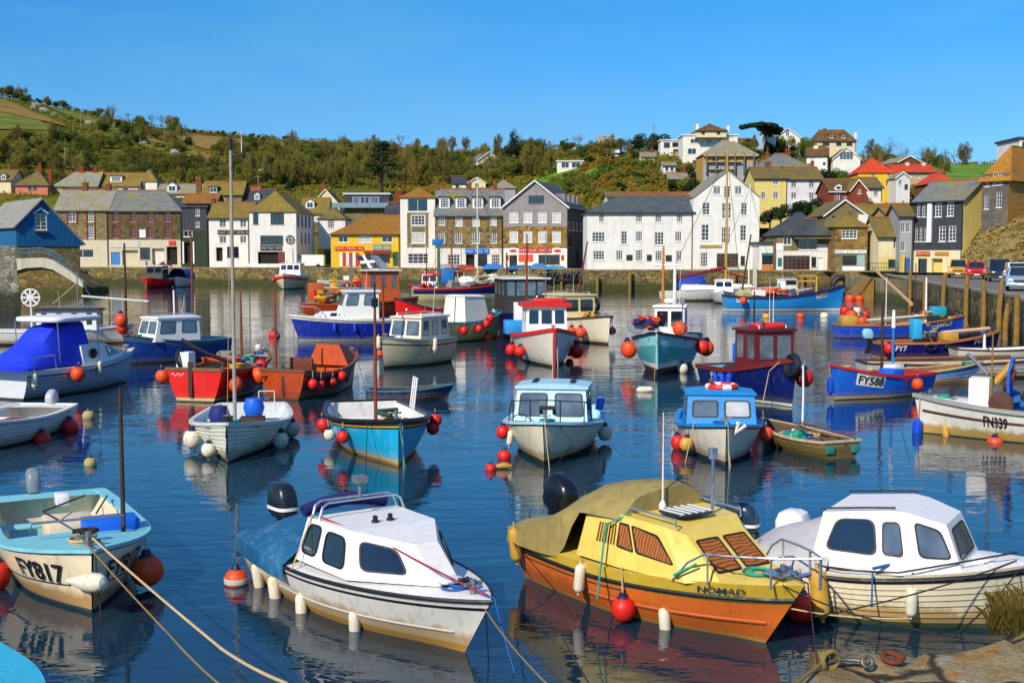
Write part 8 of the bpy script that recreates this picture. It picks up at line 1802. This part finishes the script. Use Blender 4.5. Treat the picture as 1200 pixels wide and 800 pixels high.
small('cream motor cruiser with broad red band lying off the quay', 'cream cruiser with red band', 341, 338, -92, 9.0, 4.4, pm('cream_far', '#d8cc9c', .5), (-2.6, .8, 3.0, 1.8, 1.7, DECKW, DECKW, -.5, 3, 2, BLACK), lambda b: (b.rail('red_band', RED, .78, .2, -.08), b.pulpit(.6, .9, METAL, (.7, .85, .97), .04), b.mast(-1.6, 0, 3.4, 5.6, .08, METAL), b.fender(322, 328, 'ball', 'red', .35)), zs=1.7, zm=1.7, zb=2.2, pb=3, k1=.5, name='motor_cruiser')
small('low white launch with white cover right of the red banded cruiser', 'low white launch', 402, 334, 6, 8.0, 2.4, pm('white_launch', '#d2d0cc', .5), extra=lambda b: (b.box('white_cover', (1.6, 0, 1.15), (3, 1.6, .6), DECKW), b.mast(-.3, 0, .8, 3.4, .06, METAL, lean=(1.2, 0))), zs=.8, zm=.7, zb=1.0, name='launch')
small('small orange pontoon boat behind the royal blue motor boat', 'small orange boat', 410, 345, 10, 6.0, 2.4, pm('orange_far', '#c27a2a', .6), extra=lambda b: b.net_heap((0, 0, 1), (4, 1.8, 1.2), [OC, FYEL, RED, pm('net_grey', '#8a8578')], 18), zs=.9, zm=.8, zb=1.1)
small('white boat with red cabin top right of the orange crabbing boat', 'white boat with red cabin top', 508, 352, -120, 7.5, 3.0, G_W, (-1.8, .8, 2.0, 1.2, 1.6, DECKW, RT, -.1, 2, 2, BLACK), lambda b: (b.net_heap((2.2, 0, 1.3), (1.6, 1.8, .9), [RED, BROPE, METAL], 14), b.mast(-1.2, 0, 2.6, 7.4, .06, METAL), b.mast(2.0, .5, 1, 5.4, .06, RUST)), zs=1.2, zm=1.1, zb=1.5)
small('blue and white boat crowded between the trawler and the quay', 'blue and white boat', 534, 342, -60, 7.0, 3.0, pm('mid_blue_boat', '#1c4a9a', .5), (-1.4, .6, 2.0, 1.1, 1.8, DECKW, DTRIM, -.1, 2, 2, BLACK), lambda b: (b.net_heap((2, 0, 1.2), (1.8, 1.8, 1.0), [RED, NAVY, METAL, DROPE], 16), b.mast(-1, 0, 2.8, 8.8, .06, DWOOD), b.mast(.6, .5, 1, 6.0, .05, RUST)), zs=1.1, zm=1.0, zb=1.4)
small('white day boat among the moorings right of the white yachts', 'white day boat', 926, 349, 20, 5.5, 2.3, G_W, (-1.2, .6, 1.6, .9, 1.1, DECKW, DECKW, -.3, 2, 1, BLACK), lambda b: b.net_heap((1.5, 0, .9), (1.2, 1.2, .6), [OC, METAL], 8), zs=.9, zm=.8, zb=1.1)
small('small white cuddy boat beside the blue covered boat', 'small white cuddy boat', 848, 355, -100, 6.0, 2.6, G_W, (-1.2, .8, 1.8, 1.0, 1.2, DECKW, DECKW, -.4, 2, 1, BLACK), None, zs=1.0, zm=.95, zb=1.3)
small('white boat end with orange float behind the sky blue boat', 'white stubby boat', 859, 362, -95, 4.6, 2.0, G_W, None, lambda b: b.fender(856, 352, 'ball', 'orange', .32), zs=1.1, zm=1.1, zb=1.3)
# ------------------------------------------------------------------ quay furniture, cars, buoys, ropes
# timbers along the right harbour wall
def wall_x(Y):
    for (a, b), (c, d) in zip(rf, rf[1:]):
        if b <= Y <= d: return lerp(a, c, (Y - b) / (d - b))
    return rf[-1][0]
def on_wall(px):
    Y = 40.0
    while Y < 150 and 600 + F * (wall_x(Y) - .35) / Y > px: Y += .25
    return Vector((wall_x(Y) - .35, Y, 0))
ps = [(1031, 330), (1046, 333), (1066, 312), (1084, 325), (1106, 320), (1133, 323), (1153, 328), (1173, 329), (1180, 355), (1192, 345)]
for i, (px, pt_) in enumerate(ps):
    p = on_wall(px); zt = At(px, pt_, p.y).z; mb = MB(); r = .15
    mb.tube([(0, 0, -2), (random.uniform(-.05, .05), 0, zt * .5), (random.uniform(-.08, .08), 0, zt)], [r * 1.1, r, r * .85], 9)
    o = mb.build('mooring_post', TIMBER); o.location = p
    tag(o, f'weathered timber post against the right harbour wall, {ORD[i + 1]} of the row from the left', 'post', 'timber posts along the right harbour wall')
# ladder and tyres on the wall right of the grey gabled building
for i in range(12):
    px = 634 + i * 4.4; Y = 175 + (px - 600) / 88 * -3; mb = MB(); mb.torus((0, 0, 0), .55, .2, Matrix.Rotation(R(90), 4, 'X'), 18); mb.tube([(0, 0, .5), (0, .1, 1.2)], .03, 5)
    p = At(px, 325 + random.uniform(-1.5, 2), 0.1 if False else interp(px, [(560, 179), (683, 173)]) - .4); o = mb.build('tyre_fender', BLACK); o.location = p; o.rotation_euler = (0, 0, random.uniform(-.3, .3))
    tag(o, f'black tyre hung on the quay wall below the grey gabled building, {ORD[i + 1]} from the left' if i < 12 else None, 'tyre', 'tyres hung on the quay wall')
for i, (px, Y, top) in enumerate(((616, 176, 306), (658, 174, 318), (738, 159.5, 316), (790, 159.5, 316), (860, 159.5, 318), (940, 152.2, 320), (700, 159.6, 322))):
    p = At(px, 330, Y); zt = At(px, top, Y).z; mb = MB(); mb.tube([(0, 0, -2), (0, 0, zt)], [.22, .18], 8); o = mb.build('mooring_post', TIMBER); o.location = (p.x, p.y - .3, 0); tag(o, f'timber fender pile on the far quay face, {("left of the tyres", "among the tyres", "below the long inn", "below the right end of the inn", "below the gabled inn shop window", "below the restaurant", "at the left corner of the inn quay")[i]}', 'post')
# free standing poles in the water
for px, pyb, pyt, r, m_, lb in ((205, 420, 340, .05, WHITE, 'thin white pole beside the navy boat with white cabin'), (226, 395, 268, .07, RWOOD, 'rusty brown pole standing behind the navy boat on the left'), (148, 390, 285, .07, DWOOD, 'dark pole standing off the left quay'), (940, 493, 428, .03, WHITE, 'thin pale pole beside the wooden dinghy'), (872, 462, 385, .05, WHITE, 'white pole behind the blue cuddy boat'), (1084, 395, 325, .06, WHITE, 'slim white pole by the long blue boat FY345'), (1032, 455, 350, .05, DWOOD, 'dark slim pole behind the blue boat FY588')):
    p = W(px, pyb); zt = At(px, pyt, p.y).z; mb = MB(); mb.tube([(0, 0, -1.5), (.02, 0, zt / 2), (0, 0, zt)], [r * 1.1, r, r * .8], 8); o = mb.build('mooring_pole', m_); o.location = p; tag(o, lb, 'pole')
# leaning spar over the long blue boat
a, c = At(1024, 315, 88), At(1068, 356, 72); mb = MB(); mb.tube([Vector((0, 0, 0)), c - a], [.09, .12], 8); o = mb.build('leaning_spar', pm('pale_pole', '#c89a6a', .6, .15)); o.location = a; tag(o, 'long pale spar leaning over FY345 from the quay corner', 'spar')
# floating buoys
def buoy(px, py, r, kind, col, label, hgt=None):
    p = W(px, py); o = thing('mooring_buoy', label, 'buoy', (p.x, p.y, r * .35), random.uniform(0, 6)); mb = MB(); mb.ball((0, 0, 0), r, 18); mb.build('float', FCOL[col] if isinstance(col, str) else col, o)
    if kind == 'band': q = MB(); q.lathe([(r * 1.0, -r * .22), (r * 1.02, -r * .15), (r * 1.02, r * .15), (r * 1.0, r * .22)], 20); q.build('band', pm('silver_band', '#b8b8b4', .4, .1), o)
    q = MB(); q.lathe([(r * .5, r * .82), (r * .3, r * 1.05), (r * .22, r * 1.3), (r * .1, r * 1.32)], 12); q.build('neck', NAVY, o); return o
buoy(277, 684, .17, 'band', 'orange', 'orange buoy with silver band floating left of the white cabin boat'); buoy(106, 545, .14, 'ball', pm('straw_float', '#a89a6a', .8), 'straw coloured float drifting below the white dinghy'); buoy(104, 490, .18, 'ball', pm('straw_float', '#a89a6a'), 'pale net float beside the white dinghy'); buoy(575, 551, .12, 'ball', 'red', 'small red buoy floating left of the pale blue cabin boat'); buoy(591, 537, .16, 'ball', 'red', 'red buoy floating just behind the small one left of the cabin boat'); buoy(321, 395, .3, 'ball', 'red', 'red buoy beside the rust orange boat mast'); buoy(303, 408, .18, 'ball', 'white', 'white buoy floating near the tall pale mast'); buoy(571, 398, .3, 'ball', 'orange', 'orange buoy right of the cream boat with teal gunwale'); buoy(577, 386, .3, 'ball', 'orange', 'orange buoy by the stern of the white boat with red trim'); buoy(898, 373, .32, 'ball', FYEL, 'pale buoy under the long sky blue boat at the left'); buoy(938, 372, .3, 'ball', 'orange', 'orange buoy under the long sky blue boat'); buoy(966, 372, .32, 'ball', 'white', 'white buoy under the bow of the long sky blue boat'); buoy(912, 516, .2, 'ball', 'orange', 'orange buoy between the blue cuddy and the dinghy')
m_ = thing('net_float', 'yellow spindle float beside the two red buoys', 'buoy', W(582, 549) + Vector((.15, 0, .05)), .3); mb = MB(); mb.tube([(-.18, 0, 0), (-.1, 0, .01), (0, 0, .02), (.1, 0, .01), (.18, 0, 0)], [.03, .06, .065, .06, .03], 10); mb.build('float', FYEL, m_)
m_ = thing('mooring_buoy', 'long cream buoy lying flat in front of the sea green trawler', 'buoy', W(756, 459) + Vector((0, 0, .05)), .1); mb = MB(); mb.tube([(-.3, 0, 0), (-.2, 0, .02), (.2, 0, .02), (.3, 0, 0)], [.04, .12, .12, .04], 10); mb.build('float', FWHITE, m_)
# red and orange gear heaped at the slip
for i, (px, py, c_, r) in enumerate(((996, 352, ORANGE, .5), (1001, 346, RED, .55), (1007, 352, ORANGE, .45), (990, 366, RED, .4), (998, 372, ORANGE, .45), (1004, 366, FWHITE, .35), (1010, 378, ORANGE, .4), (1014, 370, RED, .35))):
    o = buoy(px, py, r, 'ball', c_, f'{["big orange", "scarlet", "middle orange", "dull red", "low orange", "off white", "nearest orange", "right hand red"][i]} float in the heap of buoys at the slipway')
mb = MB(); mb.torus((0, 0, 0), .9, .38, Matrix.Rotation(R(90), 4, 'X'), 22); o = mb.build('tyre_fender', BLACK); o.location = At(985, 334, 146); tag(o, 'large black tyre at the bow of the sky blue boat', 'tyre')
# ------------------------------------------------------------------ cars on the quay road
def car(label, px, py, Y, L, Wd, hb, ht, col, head, kind='suv', cat='car'):
    p = At(px, py, Y); o = thing('parked_car', label, cat, (p.x, p.y, RZ + .01), R(head)); M = pm('car_paint_' + col.strip('#'), col, .22, .06, 2, coat=.8); w = Wd / 2; zb = .32
    prof = {'suv': [(-.5, zb), (-.5, hb * .9), (-.47, hb), (.12, hb), (.2, hb * .99), (.44, hb * .9), (.5, hb * .72), (.5, zb)], 'pick': [(-.5, zb), (-.5, hb), (.2, hb), (.46, hb * .92), (.5, hb * .75), (.5, zb)]}['suv' if kind != 'pick' else 'pick']
    gh = {'suv': (-.48, -.44, .10, .24), 'pick': (-.10, -.06, .12, .24), 'est': (-.46, -.36, .06, .26)}[kind]
    mb = MB(); rings = []
    for yy, ins in ((-w, .06), (-w + .06, .0), (0, 0), (w - .06, 0), (w, .06)): rings.append([Vector((x * L * (1 - ins * .2), yy, z if z == zb else z - ins * .5)) for x, z in prof])
    mb.loft(rings, True, True); mb.build('body', M, o, 40)
    x0, x1, x2, x3 = [q * L for q in gh]; tw = w * .8; B_ = [(x0, w - .05, hb - .02), (x3, w - .08, hb - .04), (x2, tw, ht), (x1, tw, ht)]
    c = MB(); f = lambda q, s_: Vector((q[0], q[1] * s_, q[2]))
    for s_ in (1, -1): c.poly([f(q, s_) for q in B_])
    for i in range(4): c.poly([f(B_[i], 1), f(B_[(i + 1) % 4], 1), f(B_[(i + 1) % 4], -1), f(B_[i], -1)])
    c.build('cabin', M, o, 30)
    def quadwin(P, nm): 
        cc = sum(P, Vector()) / 4; n = (P[1] - P[0]).cross(P[3] - P[0]).normalized(); n = n if n.dot(cc - Vector((0, 0, hb * .6))) > 0 else -n; g = MB(); g.poly([cc.lerp(q, .86) + n * .012 for q in P]); g.build(nm, GLASS, o, 0)
    quadwin([f(B_[1], 1), f(B_[1], -1), f(B_[2], -1), f(B_[2], 1)], 'windscreen'); quadwin([f(B_[0], 1), f(B_[0], -1), f(B_[3], -1), f(B_[3], 1)], 'rear_window')
    for s_ in (1, -1):
        A, Bq, Cq, Dq = [f(q, s_) for q in B_]; m1, m2 = A.lerp(Bq, .5), Dq.lerp(Cq, .52)
        quadwin([A, m1, m2, Dq], 'side_window'); quadwin([m1, Bq, Cq, m2], 'side_window')
        for wx in (-.31, .31):
            t_ = MB(); t_.lathe([(.2, -.11), (.3, -.1), (.34, -.05), (.34, .05), (.3, .1), (.2, .11)], 18, Matrix.Translation((wx * L, s_ * (w - .1), .34)) @ Matrix.Rotation(math.pi / 2, 4, 'X')); wh = t_.build('wheel', BLACK, o, 40); h_ = MB(); h_.lathe([(0, -.125), (.2, -.115), (.2, .115), (0, .125)], 12, Matrix.Translation((wx * L, s_ * (w - .1), .34)) @ Matrix.Rotation(math.pi / 2, 4, 'X')); h_.build('rim', METAL, wh, 40)
        h_ = MB(); h_.ball((L * .485, s_ * w * .72, hb * .74), .13, 10, 0, (.5, 1.3, .8)); h_.build('headlight', pm('lamp_glass', '#e0e4e6', .1, .03), o)
        m_ = MB(); m_.rbox((x3 - .25, s_ * (w + .08), hb + .08), (.1, .18, .13), .03); m_.build('wing_mirror', M, o)
    g = MB(); g.rbox((L * .5, 0, hb * .68), (.04, Wd * .5, .16), .01); g.build('grille', DTRIM, o); g = MB(); g.rbox((L * .5, 0, .42), (.1, Wd * .96, .2), .04); g.build('bumper', DTRIM if kind != 'est' else M, o); g = MB(); g.box((L * .5 + .055, 0, .44), (.01, .5, .11)); g.build('number_plate', WHITE, o, 0); return o
car('golden yellow off-road car at the left end of the parked row', 1123, 325, 124, 4.4, 1.95, 1.1, 1.9, '#d89a12', -112, 'suv'); car('bright red pick-up truck parked beside the golden yellow car', 1143, 326, 118, 4.6, 1.9, 1.05, 1.7, '#d41a14', -108, 'pick', 'pick-up'); car('dark navy off-road car parked in the row right of the red pick-up', 1170, 330, 106, 4.6, 1.95, 1.1, 1.95, '#1c2430', -105, 'suv'); car('white hatchback behind the silver blue car', 1193, 333, 91, 4.4, 1.9, 1.0, 1.75, '#d4d6d8', -108, 'suv'); car('silver blue estate car parked nearest at the right edge', 1196, 343, 78.5, 4.4, 1.85, .95, 1.55, '#8fa4b8', -112, 'est')
v = thing('white_van', 'white delivery van parked between the pub and the yellow cafe', 'van', At(362, 312.5, 199), 0); v.location.z = QZ; v.rotation_euler = (0, 0, R(180)); mb = MB(); prof = [(-2.6, .35), (-2.6, 2.0), (-2.4, 2.15), (1.3, 2.15), (1.9, 1.25), (2.6, 1.05), (2.7, .8), (2.7, .35)]
mb.loft([[Vector((x, y, z)) for x, z in prof] for y in (-.95, .95)], True, True); mb.build('body', FASC, v, 20)
for x in (-1.7, 1.8):
    for y in (-.9, .9): t_ = MB(); t_.lathe([(.2, -.12), (.34, -.08), (.34, .08), (.2, .12)], 14, Matrix.Translation((x, y, .34)) @ Matrix.Rotation(math.pi / 2, 4, 'X')); t_.build('wheel', BLACK, v)
mb = MB(); mb.prism([(1.25, .96, 1.3), (1.85, .96, 1.3), (1.35, .96, 1.95), (1.0, .96, 1.95)], (0, .01, 0)); mb.build('side_window', GLASS, v, 0); mb = MB(); mb.prism([(1.4, -.8, 2.08), (1.4, .8, 2.08), (1.93, .85, 1.3), (1.93, -.85, 1.3)], (.03, 0, .02)); mb.build('windscreen', GLASS, v, 0)
# railing and signs by the lane
rl = thing('quay_railing', 'dark iron railing along the slip head by the lane', 'railing', At(1016, 320, 146), 0); a = rl.location.copy(); mb = MB()
for k in range(16): q = At(1016 + k * 3.3, 320, 146.3) - a; q.z = QZ - a.z; mb.tube([q, q + Vector((0, 0, 1.1))], .03, 5)
e0 = At(1016, 320, 146.3) - a; e1 = At(1066, 320, 146.3) - a
for h_ in (1.1, .55): mb.tube([Vector((e0.x, e0.y, QZ - a.z + h_)), Vector((e1.x, e1.y, QZ - a.z + h_))], .035, 5)
mb.build('rail', pm('green_iron', '#1c3a34', .6), rl)
# blue railing on the pier
rl = thing('pier_railing', 'blue railing above the limewashed steps on the left pier', 'railing', At(22, 312, 144), 0); a = rl.location.copy(); mb = MB(); tops = []
for px, py in ((22, 302), (34, 302), (46, 301), (58, 303), (70, 310), (84, 322)):
    q = At(px, py, 144) - a; mb.tube([q + Vector((0, 0, -.2)), q + Vector((0, 0, 1.1))], .05, 6); tops.append(q + Vector((0, 0, 1.1)))
mb.tube(tops, .05, 6); mb.tube([t - Vector((0, 0, .5)) for t in tops], .04, 6); mb.build('rail', pm('teal_iron', '#2a7a94', .5), rl)
# motorbikes / bikes before the dark warehouse
for i, px in enumerate((172, 181, 190, 198)):
    o = thing('motorbike', f'motorbike parked before the dark rubble warehouse, {ORD[i + 1]} from the left', 'motorbike', At(px, 311, 200), R(random.uniform(50, 110)), 'motorbikes parked on the left quay'); o.location.z = QZ
    for x in (-.65, .65): mb = MB(); mb.torus((x, 0, .33), .27, .07, Matrix.Rotation(math.pi / 2, 4, 'X'), 14); mb.build('wheel', BLACK, o)
    mb = MB(); mb.rbox((0, 0, .6), (.8, .28, .4), .1); mb.rbox((.25, 0, .9), (.4, .3, .24), .1); mb.tube([(.65, 0, .33), (.45, 0, 1.0), (.4, -.3, 1.08)], .04, 6); mb.tube([(.45, 0, 1.0), (.4, .3, 1.08)], .04, 6); mb.build('frame', [pm('bike_red', '#8a1a1a', .4), pm('bike_black', '#1a1a1e', .4), pm('bike_grey', '#5a5f66', .4)][i % 3], o); mb = MB(); mb.rbox((-.3, 0, .88), (.6, .28, .1), .05); mb.build('saddle', BLACK, o)
# fish boxes and covered gear on the quay by the grey gabled building
for i, (px, Y, c_, w_, h_) in enumerate(((578, 177, '#1c72b8', 3.2, 1.2), (612, 176, '#2a5a9a', 4.5, 1.0), (632, 175, '#3a7aa8', 2.6, 1.2), (649, 174, '#1f7fb4', 2.6, .8), (655, 174, '#2a86b8', 2.2, .7), (545, 181, '#a8201c', 3.0, 1.0), (526, 182, '#8a8f94', 4, 1.2))):
    p = At(px, 315, Y); o = thing('covered_gear', f'{["bright blue", "dull blue", "pale blue", "sea blue low", "small blue", "red", "grey"][i]} sheeted heap of gear on the quay edge below the stone buildings', 'gear', (p.x, Y + 1.5, QZ), .1); mb = MB(); rings = []
    for k in range(9):
        x = lerp(-w_ / 2, w_ / 2, k / 8); hh = h_ * .7 * (1 - abs(k / 4 - 1) ** 3 * .6) * random.uniform(.85, 1.1); rings.append([Vector((x, .9, 0)), Vector((x, .7, hh * .8)), Vector((x, 0, hh)), Vector((x, -.7, hh * .8)), Vector((x, -.9, 0))])
    mb.loft(rings, False); mb.poly(rings[0]); mb.poly(rings[-1]); mb.build('sheet', pm('sheet_' + c_.strip('#'), c_, .7, .25, 3, bump=.4, bs=6), o, 50)
# telegraph poles on the hill
for i, (px, pyb, pyt) in enumerate(((95, 150, 132), (77, 208, 172), (22, 116, 97), (303, 236, 205), (766, 178, 146), (196, 152, 138))):
    p = hit_clamp(px, pyb); zt = At(px, pyt, p.y).z; o = thing('telegraph_pole', f'wooden telegraph pole on the hillside, {["in the left green field", "above the salmon pink cottage", "on the far left skyline", "in the wood behind the pub", "on the skyline right of the gardens", "by the hedge on the left skyline"][i]}', 'pole', p); mb = MB(); mb.tube([(0, 0, -1), (0, 0, zt - p.z)], [.16, .11], 7); mb.build('pole', pm('pole_wood', '#8a7a60', .8), o); mb = MB(); mb.box((0, 0, zt - p.z - .5), (1.6, .1, .12)); mb.build('cross_arm', pm('pole_wood', '#8a7a60'), o)
# mooring ropes to the near quay
def rope(label, pts, r=.012, m_=ROPE, sag=.1):
    P = []; pts = [Vector(p) for p in pts]; o0 = pts[0]
    for a, c in zip(pts, pts[1:]):
        for i in range(16): q = i / 16; p = a.lerp(c, q); p.z -= sag * 4 * q * (1 - q); P.append(p - o0)
    P.append(pts[-1] - o0); mb = MB(); mb.tube(P, r, 6); o = mb.build('mooring_rope', m_); o.location = o0; tag(o, label, 'rope')
bw = bD.M @ Vector((1.9, .02, .93))
rope('pale mooring rope from the bow of FY817 to the lower edge of the photo', [bw, At(260, 760, 10.5), At(335, 800, 8.6)], .014, ROPE, .02); rope('thin tan rope under the pale one from the bow of FY817', [bw + Vector((-.1, -.05, 0)), At(200, 745, 12.0), At(258, 802, 10.4)], .010, pm('tan_rope', '#8a7040', .9), .02)
rope('thin rope running off the bow of the white cabin boat', [bA.M @ Vector((2.7, 0, .62)), At(640, 800, 8.4)], .009, pm('tan_rope', '#8a7040'), .04)
sh = W(994, 787, NZ) + Vector((0, 0, .05))
rope('dark rope from the yellow boat bow to the quay shackle', [bB.M @ Vector((2.3, -.1, .8)), W(1130, 752, NZ) + Vector((0, 0, .03))], .009, DROPE, .08); rope('rope from the yellow boat towards the lower edge', [bB.M @ Vector((-1.8, -1.0, .6)), At(690, 800, 9.0)], .008, DROPE, .05)
rope('upper dark rope from the bow of the white clinker boat', [bC.M @ Vector((1.7, -.1, .9)), At(955, 722, 12.6)], .009, DROPE, .06); rope('lower dark rope from the bow of the white clinker boat', [bC.M @ Vector((1.74, .0, .8)), W(1118, 748, NZ) + Vector((0, 0, .02))], .009, DROPE, .05); rope('slack rope between the yellow boat bow and the clinker boat', [bB.M @ Vector((2.2, 0, .5)), At(1065, 724, 12.8)], .009, ROPE, .05)
# shackle, ring and rope on the near quay
sk = thing('mooring_shackle', 'rusty shackle with knotted rope on the near quay edge', 'shackle', sh, -.1); mb = MB(); mb.tube([(-.28, 0, .02), (-.1, .06, .05), (.1, .05, .05), (.2, 0, .05)], .028, 8); mb.torus((.22, 0, .05), .06, .024, Matrix.Rotation(R(60), 4, 'X'), 14); mb.build('shackle', pm('galvanised', '#5f5f5c', .5, .3, 9, metal=.7, dirt='#5a3018'), sk)
mb = MB()
for k in range(4): mb.torus((-.3 + k * .03, 0, .05), .09 + k * .01, .028, Matrix.Rotation(R(70 + k * 12), 4, 'Y') @ Matrix.Rotation(R(20 * k), 4, 'X'), 14)
mb.tube([(-.3, 0, .03), (-.42, -.22, .02), (-.58, -.48, .01), (-.74, -.78, .01)], .024, 8); sk.scale = (.62,) * 3; mb.build('knotted_rope', pm('olive_rope', '#7a6a34', .95, .3, 20, bump=.4), sk)
rg = thing('mooring_ring', 'rusty iron mooring ring lying on the near quay', 'ring', W(1045, 778, NZ) + Vector((0, 0, .05)), .3); mb = MB(); mb.torus((0, 0, 0), .085, .026, Matrix.Rotation(R(12), 4, 'X'), 18); rg.scale = (.8,) * 3; mb.build('ring', RUST, rg); mb = MB(); mb.rbox((.1, .02, -.01), (.1, .08, .06), .02); mb.build('eye_plate', RUST, rg)
# gull in the sky
gp = At(1090, 164, 150); gl = thing('gull', 'gull gliding in the sky at the right', 'gull', gp, R(100)); mb = MB(); mb.tube([(-.28, 0, 0), (-.15, 0, 0), (0, 0, .02), (.18, 0, .02), (.27, 0, .03), (.33, 0, .02)], [.02, .07, .09, .07, .05, .01], 10)
for s_ in (1, -1): mb.add([(.1, s_ * .06, .04), (.16, s_ * .45, .16), (.02, s_ * .95, .10), (-.06, s_ * .5, .14), (-.1, s_ * .06, .03), (.1, s_ * .06, .02), (.16, s_ * .45, .14), (-.06, s_ * .5, .12), (-.1, s_ * .06, .01)], [(0, 1, 3, 4), (1, 2, 3), (5, 6, 7, 8), (6, 2, 7)])
mb.add([(-.26, -.02, 0), (-.26, .02, 0), (-.42, .09, 0), (-.42, -.09, 0)], [(0, 1, 2, 3)]); mb.build('body', FASC, gl, 40)
